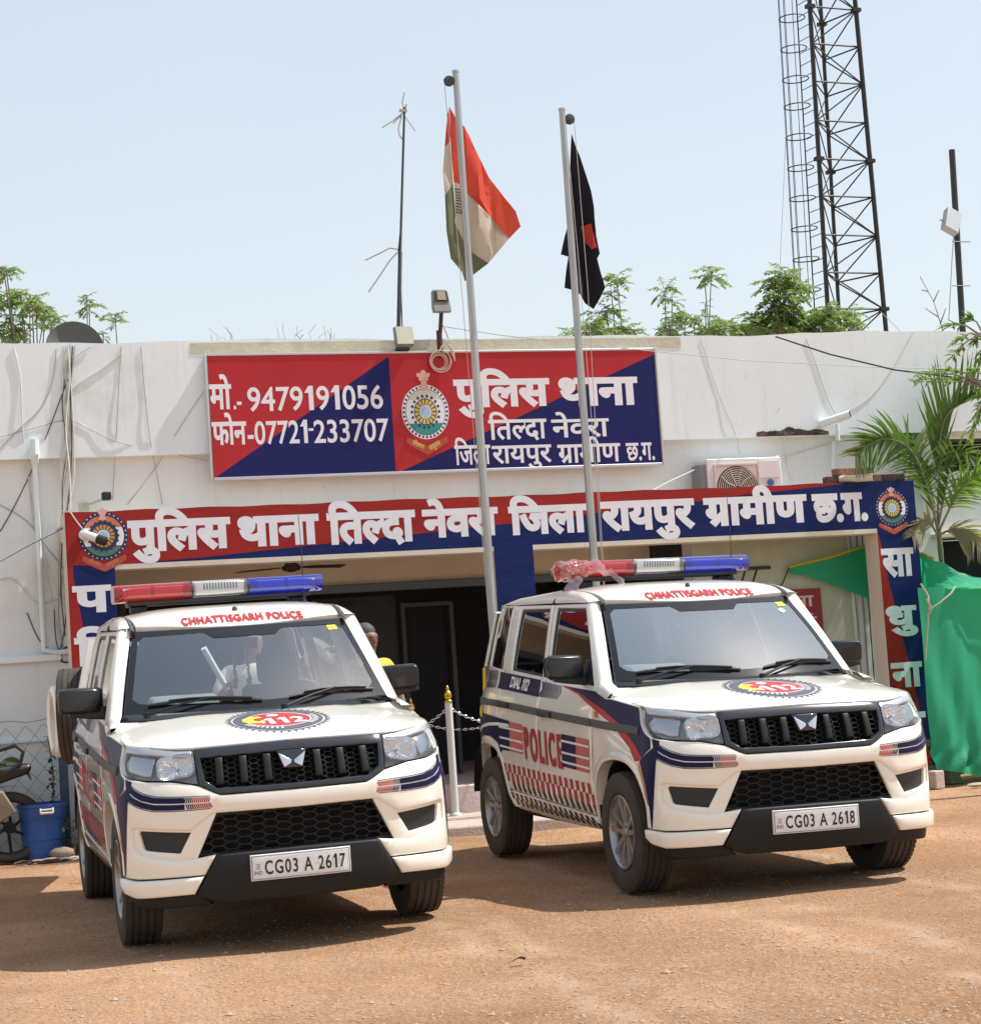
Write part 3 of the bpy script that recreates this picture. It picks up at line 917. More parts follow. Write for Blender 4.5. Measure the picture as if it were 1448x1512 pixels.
# ------------------------------------------------------------------ the name board
S0, S1, Z0, Z1, KB = 3.115, 7.405, 3.125, 4.222, KW - .165
SB = bempty('sign_board', 'large red and blue name board with white Hindi lettering and phone numbers below the parapet', 'sign', (S0 + S1) / 2, KB, Z0)
def SBm(mb, name, mats, **kw):
    mb.v = [(a - (S0 + S1) / 2, b - KB, c - Z0) for a, b, c in mb.v]
    return mb.build(name, mats, parent=SB, **kw)
f = MB()
f.box(S0, S1, KB + .012, KW - .102, Z0, Z1)
f.box(S0 - .010, S0 + .010, KB - .006, KB + .02, Z0 - .012, Z1 + .012); f.box(S1 - .010, S1 + .010, KB - .006, KB + .02, Z0 - .012, Z1 + .012)
f.box(S0 + .018, S1 - .018, KB - .006, KB + .02, Z0 - .012, Z0 + .014); f.box(S0 + .018, S1 - .018, KB - .006, KB + .02, Z1 - .008, Z1 + .012)
SBm(f, 'frame', M['alu'], bevel=.003)
sp_ = pb(579, 610, KB).x
def board(pts, mi, mb):
    V, T = tri2d(orient(pts)); mb.add([(a, KB, b) for a, b in V], [tuple(t) for t in T], mi)
f = MB()
q1, q2 = pb(575, 526, KB), pb(318, 703, KB)
q3, q4 = pb(968, 523, KB), pb(592, 697, KB)
a0, a1, zz0, zz1 = S0 + .018, S1 - .018, Z0 + .014, Z1 - .008
board([(a0, zz0), (q2.x, zz0), (sp_, q1.z), (sp_, zz1), (a0, zz1)], 0, f)
board([(q2.x, zz0), (sp_, zz0), (sp_, q1.z)], 1, f)
board([(sp_, zz0), (q4.x, zz0), (a1, q3.z), (a1, zz1), (sp_, zz1)], 0, f)
board([(q4.x, zz0), (a1, zz0), (a1, q3.z)], 1, f)
SBm(f, 'panel', [M['board_red'], M['board_blue']], smooth=0)
f = MB()
for tok, l, r, ba, to, bo in (('मो', 310, 343, 604, 567, .03), ('.-', 345, 357, 604, 580, .02), ('9479191056', 366, 566, 603, 567.5, .014), ('फोन', 314, 365, 656, 622, .03), ('-07721', 366, 455, 654, 619.5, .014), ('-', 456, 463, 641, 622, .02), ('233707', 464, 575, 651, 617, .014),
                             ('पुिलस', 671, 813, 599, 558, .045), ('थाना', 826, 943, 597.5, 556, .045), ('ित~लदा', 722, 808, 647, 618, .02), ('नेवरा', 815, 900, 644, 617.5, .02),
                             ('िजला', 672, 725, 685, 656.5, .02), ('रायपुर', 727, 815, 682, 656, .02), ('ग^ामीण', 824, 917, 681, 654, .02), ('छ.ग.', 925, 967, 679, 653, .02)):
    f = MB(); px_word(f, tok, KB, l, r, ba, to, bo, lambda a, b: (a, KB, b)); SBm(f, 'word', M['board_white'], smooth=0)
pc = pb(628, 608, KB)
cr = crest('crest', None, pc.x, pc.z, .222, KB, 'board', .25)
for v in cr.data.vertices: v.co = Vector((v.co.x - (S0 + S1) / 2, v.co.y - KB, v.co.z - Z0))
cr.parent = SB
# ------------------------------------------------------------------ the white police SUV (x to its left side, y to its tail, z up)
def paint(name, col):
    m = mat(name, col, .32, coat=1.0, spec=.5)
    return m
P_WHITE = paint('cream_white_car_paint', (.86, .825, .735))
def film_(name, col):
    return mat(name, col, .36, spec=.2)
P_BLUE = film_('navy_livery_film', (.008, .009, .055))
P_RED = film_('red_livery_film', (.44, .035, .035))
P_PINK = film_('faded_red_film', (.55, .15, .14))
P_BLACK = film_('black_film', (.018, .018, .022))
P_ORANGE = film_('orange_film', (.62, .16, .03))
P_YELLOW = film_('yellow_film', (.72, .60, .05))
P_PALE = film_('white_film', (.78, .76, .70))
P_GREY = film_('grey_film', (.09, .10, .13))
RUB = mat('tyre_rubber', (.040, .034, .029), .9, col2=(.080, .063, .049), scale=7, bump=.1, bscale=90)
BLK = mat('satin_black_plastic', (.018, .019, .020), .48)
BLKG = mat('gloss_black_plastic', (.016, .018, .022), .16, coat=.6)
GRYP = mat('grey_black_plastic', (.008, .0085, .009), .55, spec=.35)
TRIM = mat('grey_trim', (.075, .072, .068), .6)
RIM = mat('alloy', (.40, .39, .38), .34, .85, var=.12, scale=9)
INT = mat('cabin_grey', (.045, .048, .052), .8)
INTB = mat('cabin_beige', (.42, .40, .34), .8)
SEAT = mat('seat_cloth', (.022, .025, .032), .9)
LINER = mat('headliner', (.30, .30, .28), .9)
G_WIND = glass('windscreen_glass', (.70, .80, .84), haze=.03, hazecol=(.36, .52, .66), ior=1.62, boost=2.3)
G_SIDE = glass('side_glass', (.13, .15, .15), haze=.004, boost=1.5)
G_LENS = glass('lamp_lens', (.93, .95, .96), haze=.03, boost=1.2)
def lens(name, col, e=0):
    m = mat(name, col, .12, coat=1.0)
    b = m.node_tree.nodes['Principled BSDF']
    b.inputs['Transmission Weight'].default_value = .35
    return m
L_RED = glass('red_lens', (.90, .05, .06), haze=.24, hazecol=(.62, .012, .02), boost=1.3); L_BLUE = glass('blue_lens', (.05, .11, .92), haze=.24, hazecol=(.012, .05, .62), boost=1.3); L_CLR = glass('clear_lens', (.95, .95, .93), haze=.10, boost=1.3)

_pc = [(0, -.805), (.25, -.797), (.40, -.785), (.50, -.768), (.60, -.742), (.70, -.70), (.775, -.645), (.825, -.575), (.853, -.50), (.866, -.40), (.868, -.2), (.868, .3)]
def _dense(pts):
    pts = np.array(pts); out = []
    P = np.vstack([2 * pts[0] - pts[1], pts, 2 * pts[-1] - pts[-2]]); P[0] = (-pts[1][0], pts[1][1])
    for i in range(1, len(P) - 2):
        for t in np.linspace(0, 1, 24, endpoint=False):
            a, b, c, d = P[i - 1], P[i], P[i + 1], P[i + 2]
            out.append(.5 * ((2 * b) + (-a + c) * t + (2 * a - 5 * b + 4 * c - d) * t * t + (-a + 3 * b - 3 * c + d) * t ** 3))
    out.append(pts[-1]); return np.array(out)
_cv = _dense(_pc); _cu = np.concatenate([[0], np.cumsum(np.linalg.norm(np.diff(_cv, axis=0), axis=1))])
def ux(x): return math.copysign(np.interp(abs(x), _cv[:, 0], _cu), x)
def uy(y): return float(np.interp(y, _cv[:, 1], _cu))
def einset(z): return float(np.interp(z, [.22, .33, .78, .84, .90, .97, 1.02, 1.06, 1.12], [.02, 0, 0, .02, .035, .06, .095, .12, .14]))
def fF(u, z):
    s = -1 if u < 0 else 1; w = abs(u)
    x, y = np.interp(w, _cu, _cv[:, 0]), np.interp(w, _cu, _cv[:, 1])
    x2, y2 = np.interp(w + .02, _cu, _cv[:, 0]), np.interp(w + .02, _cu, _cv[:, 1])
    x1, y1 = np.interp(max(0, w - .02), _cu, _cv[:, 0]), np.interp(max(0, w - .02), _cu, _cv[:, 1])
    t = np.array([x2 - x1, y2 - y1]); t = t / np.linalg.norm(t)
    n = np.array([-t[1], t[0]]) * -1            # outward (front / side)
    if w < 1e-4: n = np.array([0, -1.0])
    f = einset(z) * (.5 + .5 * max(0, -n[1]))
    x -= n[0] * f; y -= n[1] * f
    return (s * x, y, z)
_zs = [.2, .30, .38, .45, .6, .8, .97, 1.1, 1.17, 1.22, 1.3, 1.5, 1.69, 1.75, 1.8]
_xs = [.74, .785, .835, .85, .862, .868, .868, .853, .825, .803, .79, .745, .695, .665, .62]
_zz = np.linspace(.2, 1.8, 161); _xx = np.interp(_zz, _zs, _xs)
for _ in range(4): _xx[1:-1] = .25 * _xx[:-2] + .5 * _xx[1:-1] + .25 * _xx[2:]
def Sx(y, z):
    x = np.interp(z, _zz, _xx)
    x -= .5 * einset(z) * min(1, max(0, (.1 - y) / .5)) if z > .7 else 0
    if y < -.2: x += np.interp(y, [-.62, -.575, -.5, -.4, -.2], [.79, .825, .853, .866, .868]) - .868
    if y > 2.5: x -= .06 * ((y - 2.5) / .5) ** 2
    return x
def fS(side):
    return (lambda t, z: (-Sx(-t, z), -t, z)) if side < 0 else (lambda t, z: (Sx(t, z), t, z))
def ms(side, pts): return [(side * y, z) for y, z in pts]

ARCF = [(.33, .40), (.338, .50), (.318, .60), (.265, .68), (.16, .742), (-.041, .765), (-.249, .75), (-.39, .685), (-.445, .60), (-.475, .50), (-.480, .40)]
ARCR = [(2.12, .375), (2.205, .46), (2.245, .56), (2.285, .66), (2.40, .755), (2.60, .79), (2.80, .79), (2.96, .755), (3.07, .66), (3.12, .55), (3.14, .42)]
W_F = [(1.40, 1.682), (.80, 1.655), (.57, 1.41), (.395, 1.185), (1.335, 1.222)]
W_R = [(2.215, 1.706), (1.54, 1.684), (1.465, 1.24), (2.195, 1.292)]
W_Q = [(2.45, 1.728), (2.80, 1.738), (2.875, 1.335), (2.415, 1.30)]

def zc(y): return float(np.interp(y, [-.80, -.73, -.65, -.5, -.2, .07, .3], [1.02, 1.035, 1.06, 1.09, 1.135, 1.175, 1.195]))
def ze(y): return float(np.interp(y, [-.80, -.6, -.35, .085, .16, .25], [1.015, 1.03, 1.066, 1.113, 1.140, 1.176]))
def zt(u): return float(np.interp(abs(u), [0, ux(.5), ux(.64), ux(.75), uy(-.35)], [1.03, 1.022, 1.03, 1.045, 1.067]))
_fu = np.linspace(0, uy(-.25), 60); _fe = np.array([fF(u, zt(u)) for u in _fu])
def Hd(x, y):
    q = min(1.05, abs(x) / .82)
    b = ze(y) + (zc(y) - ze(y)) * (1 - q ** 3)
    b += .005 * (1 / (1 + math.exp(-(.47 - abs(x)) / .012)))
    yf = np.interp(abs(x), _fe[:, 0], _fe[:, 1])
    zf = np.interp(abs(x), _fe[:, 0], _fe[:, 2])
    qf = min(1.05, abs(x) / .82); bf = ze(yf) + (zc(yf) - ze(yf)) * (1 - qf ** 3) + .005 * (1 / (1 + math.exp(-(.47 - abs(x)) / .012)))
    return b + (zf - bf) * math.exp(-max(0, y - yf) / .07)
def wbase(x): return (.08 + .169 * (x / .736) ** 2, 1.186 + .017 * (x / .736) ** 2)
def wtop(x): return (.625 + .119 * (x / .615) ** 2, 1.662 + .010 * (x / .615) ** 2)
def fW(a, v):
    xb, xt = a * .736, a * .615
    yb, zb = wbase(xb); yt, zt_ = wtop(xt)
    bul = .018 * math.sin(math.pi * max(0, min(1, v)))
    return (xb + (xt - xb) * v, yb + (yt - yb) * v - bul * .7, zb + (zt_ - zb) * v + bul * .7)
def zroof(y): return float(np.interp(y, [.60, .70, .78, .87, 1.0, 1.2, 1.6, 2.4, 2.75, 2.92], [1.648, 1.705, 1.742, 1.772, 1.797, 1.817, 1.830, 1.824, 1.80, 1.762]))
def fR(x, y):
    q = min(1, abs(x) / .61)
    fr_ = math.exp(-max(0, y - .64) / .2)
    return (x, y, zroof(y) - (.036 * (1 - fr_) + .0 * fr_) * q ** 4 + fr_ * .0 - (.010 * fr_) * 0 - .02 * fr_ * q ** 2)

def perforated(mb, outer, holes, fn, lift, t, mi=0, hh=.12):
    cs = orient(outer, holes)
    cs = [resample(cs[0], hh)] + cs[1:]
    V, T = tri2d(cs, hh)
    mb.add([Vector(fn(a, b)) + nrm(fn, a, b) * lift for a, b in V], [tuple(x) for x in T], mi)
    for c in cs:
        n = len(c)
        top = [Vector(fn(a, b)) + nrm(fn, a, b) * lift for a, b in c]; bot = [Vector(fn(a, b)) + nrm(fn, a, b) * (lift - t) for a, b in c]
        mb.add(top + bot, [(i, (i + 1) % n, n + (i + 1) % n, n + i) for i in range(n)], mi)

def hexes(poly, cw, ch, bar, x0=0.0, z0=0.0):
    """elongated honeycomb cells that lie inside poly"""
    P = orient(poly)[0]; lo, hi = P.min(0), P.max(0)
    inn = offset(P, bar * .6); out = []
    nr = int((hi[1] - lo[1]) / (ch / 1.0)) + 2; nc = int((hi[0] - lo[0]) / (cw * 1.5)) + 3
    for r in range(-1, 2 * nr + 1):
        for c in range(-nc, nc + 1):
            cx = x0 + c * cw * 1.56 + (cw * .78 if r % 2 else 0); cz = z0 + lo[1] + r * ch * .5
            w, h_ = cw * .5 - bar * .5, ch * .5 - bar * .5
            hx = np.array([(cx - w, cz), (cx - w * .5, cz - h_), (cx + w * .5, cz - h_), (cx + w, cz), (cx + w * .5, cz + h_), (cx - w * .5, cz + h_)])
            q = hx
            for a, b in zip(inn, np.roll(inn, -1, 0)):     # cut the cell by the edges of the (convex) opening
                if len(q) == 0: break
                d = (b[0] - a[0]) * (q[:, 1] - a[1]) - (b[1] - a[1]) * (q[:, 0] - a[0]); res = []
                for k in range(len(q)):
                    k2 = (k + 1) % len(q)
                    if d[k] >= 0: res.append(q[k])
                    if (d[k] >= 0) != (d[k2] >= 0): res.append(q[k] + (q[k2] - q[k]) * d[k] / (d[k] - d[k2]))
                q = np.array(res)
            if len(q) > 2:
                q2 = [q[0]]
                for p in q[1:]:
                    if np.linalg.norm(p - q2[-1]) > 1e-4: q2.append(p)
                if np.linalg.norm(q2[0] - q2[-1]) < 1e-4: q2.pop()
                if len(q2) > 2 and abs(area(q2)) > 3e-5: out.append(np.array(q2))
    return out

def tyre_mesh(mb, c, side, R=.345, w=.205, n=56):
    """tread grooves cut as rings, blocks on the shoulders"""
    cx, cy, cz = c
    h = w / 2; g = .007
    prof = [(.212, -h * .80), (.235, -h * .97), (.285, -h * 1.02), (.320, -h * .98), (.336, -h * .90), (.343, -h * .78)]
    xs = [-.56, -.19, .19, .56]
    for q in xs:
        x = q * h
        prof += [(R, x - .008), (R - g, x - .005), (R - g, x + .005), (R, x + .008)]
    prof += [(.343, h * .78), (.336, h * .90), (.320, h * .98), (.285, h * 1.02), (.235, h * .97), (.212, h * .80)]
    mb.lathe([(r, x) for r, x in prof], n=n, c=c, axis='x', cap=False)
    for i in range(64):
        a = 2 * math.pi * i / 64
        for s in (-1, 1):
            x0, x1 = s * h * .60, s * h * .92
            ca, sa = math.cos(a), math.sin(a)
            r1 = R + .0012
            def pt(r, x, da): return (cx + x, cy + r * math.cos(a + da), cz + r * math.sin(a + da))
            d = .031
            mb.add([pt(r1, x0, -d), pt(r1, x0, d), pt(.3405, x1, d), pt(.3405, x1, -d), pt(R - .012, x0, -d), pt(R - .012, x0, d), pt(.325, x1, d), pt(.325, x1, -d)],
                   [(0, 1, 2, 3), (0, 4, 5, 1), (1, 5, 6, 2), (2, 6, 7, 3), (3, 7, 4, 0)])

def rim_mesh(mb, c, side):
    cx, cy, cz = c; s = side; f = s * .085     # face offset outward
    mb.lathe([(.214, f), (.212, f + s * .010), (.203, f + s * .012), (.196, f + s * .002), (.188, f - s * .05), (.185, -s * .08)], n=48, c=c, axis='x', cap=False)
    mb.lathe([(.0, f - s * .004), (.030, f - s * .004), (.034, f - s * .010), (.058, f - s * .016), (.060, f - s * .05)], n=24, c=c, axis='x', cap=False)
    for i in range(5):
        for q in (-1, 1):
            a = 2 * math.pi * i / 5 + math.pi / 2; 
            ca, sa = math.cos(a), math.sin(a)
            def P(r, t, d): return (cx + f + s * d, cy + r * ca - t * sa, cz + r * sa + t * ca)
            t0, t1 = q * .016, q * .052
            w0, w1 = .013, .015
            vs = [P(.05, t0 - w0, -.016), P(.05, t0 + w0, -.016), P(.193, t1 + w1, .002), P(.193, t1 - w1, .002),
                  P(.05, t0 - w0 * 1.5, -.045), P(.05, t0 + w0 * 1.5, -.045), P(.193, t1 + w1 * 1.4, -.035), P(.193, t1 - w1 * 1.4, -.035)]
            mb.add(vs, [(0, 1, 2, 3), (4, 7, 6, 5), (0, 4, 5, 1), (1, 5, 6, 2), (2, 6, 7, 3), (3, 7, 4, 0)])
        a = 2 * math.pi * (i + .5) / 5 + math.pi / 2
        mb.lathe([(.0, f - s * .002), (.007, f - s * .004), (.008, f - s * .014)], n=8, c=(cx, cy + .043 * math.cos(a), cz + .043 * math.sin(a)), axis='x', cap=False)

def build_car(root):
    def P(mb, name, mats, parent=None, **kw): return mb.build(name, mats, parent=parent or root, **kw)
    # ---- hood
    m = MB()
    xs = np.linspace(-.772, .772, 41)
    fr_ = []
    for u in np.linspace(-uy(-.36), uy(-.36), 61):
        p = fF(u, zt(u)); fr_.append((p[0], p[1] + .006))
    outline = fr_ + [(.835, .03), (.842, .075)] + [(.80, .13)] + [(x, wbase(x)[0] - .042) for x in xs[::-1]] + [(-.80, .13), (-.842, .075), (-.835, .03)]
    panel(m, outline, lambda a, b: (a, b, Hd(a, b)), h=.055, r=.010, t=.03)
    P(m, 'hood', P_WHITE, smooth=50)
    # cowl under the wipers
    m = MB(); m.grid(lambda i, j: (lambda x: (x, wbase(x)[0] - .10 + .11 * j, wbase(x)[1] - .085 + .055 * j))(-.76 + 1.52 * i), 40, 3)
    P(m, 'cowl', BLK)
    # ---- windscreen
    m = MB(); V = [(-1, 0), (1, 0), (1, 1), (-1, 1)]
    decal(m, [np.array(V)], fW, h=.09, lift=0)
    P(m, 'windscreen', G_WIND, smooth=60)
    m = MB()
    inner = [(-.95, .17), (-.90, .115), (-.80, .10), (0, .085), (.80, .10), (.90, .115), (.95, .17), (.945, .86), (.90, .925), (.36, .94), (.28, .86), (-.28, .86), (-.36, .94), (-.90, .925), (-.945, .86)]
    decal(m, [np.array([(-.996, .004), (.996, .004), (.996, .996), (-.996, .996)]), np.array(inner)], fW, h=.08, lift=.0025)
    P(m, 'windscreen_border', mat('windscreen_frit', (.010, .011, .013), .10, spec=.55), smooth=60)
    m = MB()
    decal(m, [np.array([(.80, .85), (.89, .85), (.89, .915), (.80, .915)])], fW, h=.2, lift=.003, mi=0)
    decal(m, [np.array([(.815, .862), (.875, .862), (.875, .903), (.815, .903)])], fW, h=.2, lift=.0045, mi=1)
    P(m, 'windscreen_sticker', [P_YELLOW, mat('sticker_ink', (.35, .33, .05), .6)], smooth=0)
    # ---- A pillars, with the corner that runs down to the hood
    for s in (-1, 1):
        m = MB()
        I = [(.775, .045, 1.142), (.772, .115, 1.172), (.748, .262, 1.196), (.687, .50, 1.435), (.627, .752, 1.670), (.612, .80, 1.70)]
        O = [(.853, .06, 1.113), (.846, .20, 1.125), (.835, .335, 1.162), (.772, .547, 1.423), (.698, .76, 1.684), (.692, .82, 1.695)]
        def pil(i, j):
            t = i * (len(I) - 1); k = min(int(t), len(I) - 2); q = t - k
            a = Vector(I[k]).lerp(Vector(I[k + 1]), q); b = Vector(O[k]).lerp(Vector(O[k + 1]), q)
            p = a.lerp(b, j); w = math.sin(math.pi * j) * (.012 + .012 * (1 - abs(j - .5)))
            return (s * (p.x + w * .6), p.y - w * .6, p.z + w * .5)
        m.grid(pil, 30, 8)
        P(m, 'pillar', P_WHITE, smooth=50)
    # ---- roof
    m = MB()
    out = [(x, wtop(x)[0] + .012) for x in np.linspace(-.595, .595, 25)] + [(.612, 1.0), (.612, 2.85), (.55, 2.93), (-.55, 2.93), (-.612, 2.85), (-.612, 1.0)]
    panel(m, out, fR, h=.09, r=.008, t=.03)
    P(m, 'roof', P_WHITE, smooth=50)
    for s in (-1, 1):
        m = MB()
        def cap(i, j):
            y = .735 + (2.93 - .735) * i
            zs = float(np.interp(y, [.7, 1.478, 2.4, 2.93], [1.690, 1.719, 1.745, 1.766]))
            zr = fR(.61, y)[2]; xs_ = Sx(y, min(zs, 1.75)) + .004
            a = j * math.pi / 2
            return (s * (.632 + (xs_ - .632) * math.sin(a)), y, zs - .004 + (zr - zs + .004) * math.cos(a))
        m.grid(cap, 40, 8)
        P(m, 'roof_rail_cover', P_WHITE, smooth=60)
        m = MB()
        m.grid(lambda i, j: (s * (.606 + .030 * j), .70 + 2.2 * i, fR(.61, .70 + 2.2 * i)[2] - .012 + .014 * math.sin(math.pi * j)), 40, 3)
        P(m, 'roof_ditch_strip', TRIM)
    m = MB(); m.lathe([(.016, 0), (.016, .012), (.010, .022), (0, .024)], 12, c=(0, .85, fR(0, .85)[2] - .002)); P(m, 'washer_knob', TRIM)
    # CHHATTISGARH POLICE across the front of the roof
    m = MB()
    decal(m, fit('CHHATTISGARH POLICE', -.335, .375, .672, .768, bold=.05, track=.07), fR, raw=True, h=.05, lift=.005)
    P(m, 'roof_lettering', P_RED, smooth=0)
    # ---- sides
    for s in (-1, 1):
        f = fS(s); ks = dict(h=.05, r=.006, t=.02)
        fen = [(.322, 1.05), (.332, 1.158), (.1, 1.112), (.02, 1.109), (-.335, 1.064), (-.372, 1.04), (-.40, 1.0), (-.46, .935), (-.54, .895), (-.555, .84), (-.43, .76), (-.39, .69)] + [(-.249, .75), (-.041, .765), (.16, .742), (.265, .68), (.318, .60), (.338, .50), (.33, .40), (.355, .40), (.362, .535), (.388, .64), (.333, .95)]
        m = MB(); panel(m, ms(s, fen), f, **ks); P(m, 'fender', P_WHITE, smooth=50)
        fd = [(.345, .95), (.334, 1.05), (.347, 1.165), (.555, 1.423), (.765, 1.684), (1.478, 1.706), (1.425, 1.45), (1.395, 1.222), (1.395, 1.094), (1.44, .85), (1.462, .462), (.372, .412), (.374, .54), (.40, .64)]
        m = MB(); panel(m, ms(s, fd), f, holes=[ms(s, W_F)], **ks); dr = P(m, 'door', P_WHITE, smooth=50)
        m = MB(); decal(m, [np.array(offset(orient(ms(s, W_F))[0], -.004))], f, h=.15, lift=-.016); m.build('door_window', G_SIDE, parent=dr, smooth=60)
        m = MB(); decal(m, [np.array(offset(orient(ms(s, W_F))[0], -.004)), np.array(offset(orient(ms(s, W_F))[0], .018))], f, h=.1, lift=-.012); m.build('window_seal', BLK, parent=dr, smooth=60)
        m = MB(); panel(m, ms(s, [(1.348, 1.029), (1.09, 1.018), (1.086, .982), (1.344, .990)]), f, h=.06, r=.008, t=.03, lift=.030); m.build('door_handle', BLK, parent=dr, smooth=50)
        # black sail behind the mirror
        m = MB(); panel(m, ms(s, [(.40, 1.18), (.62, 1.195), (.60, 1.34), (.52, 1.335)]), f, h=.06, r=.004, t=.02, lift=.004); m.build('mirror_base', BLK, parent=dr, smooth=50)
        rd = [(1.486, 1.706), (2.392, 1.738), (2.388, 1.296), (2.347, 1.11), (2.337, .777), (2.285, .66), (2.245, .56), (2.205, .492), (1.470, .462), (1.448, .85), (1.403, 1.094), (1.403, 1.222), (1.433, 1.45)]
        m = MB(); panel(m, ms(s, rd), f, holes=[ms(s, W_R)], **ks); dr = P(m, 'door', P_WHITE, smooth=50)
        m = MB(); decal(m, [np.array(offset(orient(ms(s, W_R))[0], -.004))], f, h=.15, lift=-.016); m.build('door_window', G_SIDE, parent=dr, smooth=60)
        m = MB(); decal(m, [np.array(offset(orient(ms(s, W_R))[0], -.004)), np.array(offset(orient(ms(s, W_R))[0], .018))], f, h=.1, lift=-.012); m.build('window_seal', BLK, parent=dr, smooth=60)
        m = MB(); panel(m, ms(s, [(2.312, 1.087), (2.05, 1.074), (2.045, 1.037), (2.306, 1.044)]), f, h=.06, r=.008, t=.03, lift=.030); m.build('door_handle', BLK, parent=dr, smooth=50)
        qt = [(2.400, 1.740), (2.855, 1.755), (2.945, 1.335), (3.05, 1.12), (3.13, .8), (3.19, .45), (3.14, .42)] + ARCR[::-1][1:7] + [(2.345, .722), (2.355, 1.11), (2.396, 1.296)]
        m = MB(); panel(m, ms(s, qt), f, holes=[ms(s, W_Q)], **ks); qp = P(m, 'rear_quarter', P_WHITE, smooth=50)
        m = MB(); decal(m, [np.array(offset(orient(ms(s, W_Q))[0], -.004))], f, h=.15, lift=-.010); m.build('quarter_window', G_SIDE, parent=qp, smooth=60)
        # sill, tucked under
        sl_ = [(2.19, .484), (.385, .402), (.40, .318), (1.2, .32), (2.08, .352), (2.12, .375)]
        m = MB(); panel(m, ms(s, sl_), f, h=.07, r=.02, t=.05, lift=.004); P(m, 'sill', P_WHITE, smooth=50)
        # arch lips and liners
        for arc, cy_ in ((ARCF, -.07), (ARCR, 2.68)):
            m = MB()
            sm = []
            aa = np.array(arc)
            for k in range(len(aa) - 1):
                for q in np.linspace(0, 1, 5, endpoint=False): sm.append(aa[k] * (1 - q) + aa[k + 1] * q)
            sm.append(aa[-1]); sm = np.array(sm)
            for _ in range(3): sm[1:-1] = .25 * sm[:-2] + .5 * sm[1:-1] + .25 * sm[2:]
            pr = []
            for y, z in sm:
                d = np.array([y - cy_, z - .40]); d /= np.linalg.norm(d)
                y2, z2 = y + d[0] * .05, z + d[1] * .05
                pr.append(((y, z), (y2, z2)))
            def lip(i, j):
                k = i * (len(pr) - 1); q = min(int(k), len(pr) - 2); w = k - q
                a = np.array(pr[q]) * (1 - w) + np.array(pr[q + 1]) * w
                if j < .34:
                    y, z = a[0]; x = Sx(y, z) - .07 + .07 * (j / .34) + .008
                    return (s * x, y, z)
                jj = (j - .34) / .66
                y, z = a[0] * (1 - jj) + a[1] * jj
                return (s * (Sx(y, z) + .010 * math.cos(jj * math.pi / 2) + .001), y, z)
            m.grid(lip, len(pr) - 1, 6)
            P(m, 'wheel_arch_lip', P_WHITE, smooth=60)
            m = MB()
            m.grid(lambda i, j: (lambda p: (s * (.845 - .50 * j), p[0] * 1.0, p[1] + .004))(sm[int(round(i * (len(sm) - 1)))]), len(sm) - 1, 1)
            vs_ = [(s * .40, y, z + .004) for y, z in sm]
            m.add(vs_, [tuple(range(len(vs_)))])
            P(m, 'wheel_arch_liner', BLK, smooth=60)
        # rubbing strip
        top = lambda y: float(np.interp(y, [-.41, 1.40, 2.34, 2.95], [.951, 1.041, 1.091, 1.112]))
        for y0, y1 in ((2.92, 2.357), (2.335, 1.407), (1.388, .350), (.322, -.405)):
            m = MB(); yy = np.linspace(y0, y1, 6)
            panel(m, ms(s, [(y, top(y)) for y in yy] + [(y, top(y) - .045) for y in yy[::-1]]), f, h=.08, r=.006, t=.015, lift=.012)
            P(m, 'rubbing_strip', TRIM, smooth=50)
        # mirror
        m = MB()
        prof = [(-.122, -.062), (-.105, -.072), (.095, -.072), (.118, -.055), (.124, .035), (.112, .066), (.09, .074), (-.10, .070), (-.122, .055)]
        vs_ = []
        for y_, sc in ((.505, .80), (.520, .93), (.545, 1.0), (.598, 1.0), (.603, .96)):
            for a, b in prof: vs_.append((s * ((.945 if s < 0 else .892) + a * (1 if s < 0 else .86) * sc - .25 * (y_ - .56)), y_ - .10 * (a + .12) * (1 if y_ < .59 else .6), 1.300 + b * sc))
        k_ = len(prof)
        m.add(vs_, [(r * k_ + q, r * k_ + (q + 1) % k_, (r + 1) * k_ + (q + 1) % k_, (r + 1) * k_ + q) for r in range(4) for q in range(k_)] + [tuple(range(k_)), tuple(4 * k_ + q for q in range(k_))])
        mo = P(m, 'wing_mirror', mat('mirror_shell', (.014, .015, .017), .25), smooth=50, bevel=.006)
        m = MB(); m.prism([(.815, 1.185), (.93, 1.20), (1.01, 1.215), (1.00, 1.245), (.90, 1.26), (.80, 1.262)], lambda a, b, d: (s * a, d, b), .53, .60)
        m.build('mirror_arm', BLK, parent=mo, bevel=.008)
        m = MB(); m.box(*sorted((s * (.845 if s < 0 else .80), s * (1.06 if s < 0 else .985))), .6022, .604, 1.245, 1.36); m.build('mirror_glass', mat('mirror_silver', (.8, .8, .8), .03, 1.0), parent=mo)
    # ---- livery, each side
    for s in (-1, 1):
        f = fS(s); m = MB()
        def put(pts, mi, lift=.0035, h=.05): decal(m, [np.array(ms(s, pts))], f, h=h, lift=lift, mi=mi)
        lift0 = .0022
        rb = [(.892, 1.179), (.539, 1.128), (.116, 1.043), (-.06, .985), (-.16, .95), (-.25, .91), (-.383, .847), (-.47, .785)]
        put(rb + [(-.54, .835), (-.535, .888), (-.46, .928), (-.395, .99), (-.335, 1.055), (.02, 1.101), (.1, 1.104), (.33, 1.148)], 0)
        put([(1.01, 1.184), (.62, 1.131), (.347, 1.061), (.088, .994), (-.05, .955), (-.133, .908), (-.299, .829), (-.385, .762), (-.43, .765)] + rb[::-1], 1, .005)
        put([(2.455, 1.285), (1.482, 1.221), (1.42, 1.113), (2.445, 1.172)], 0)
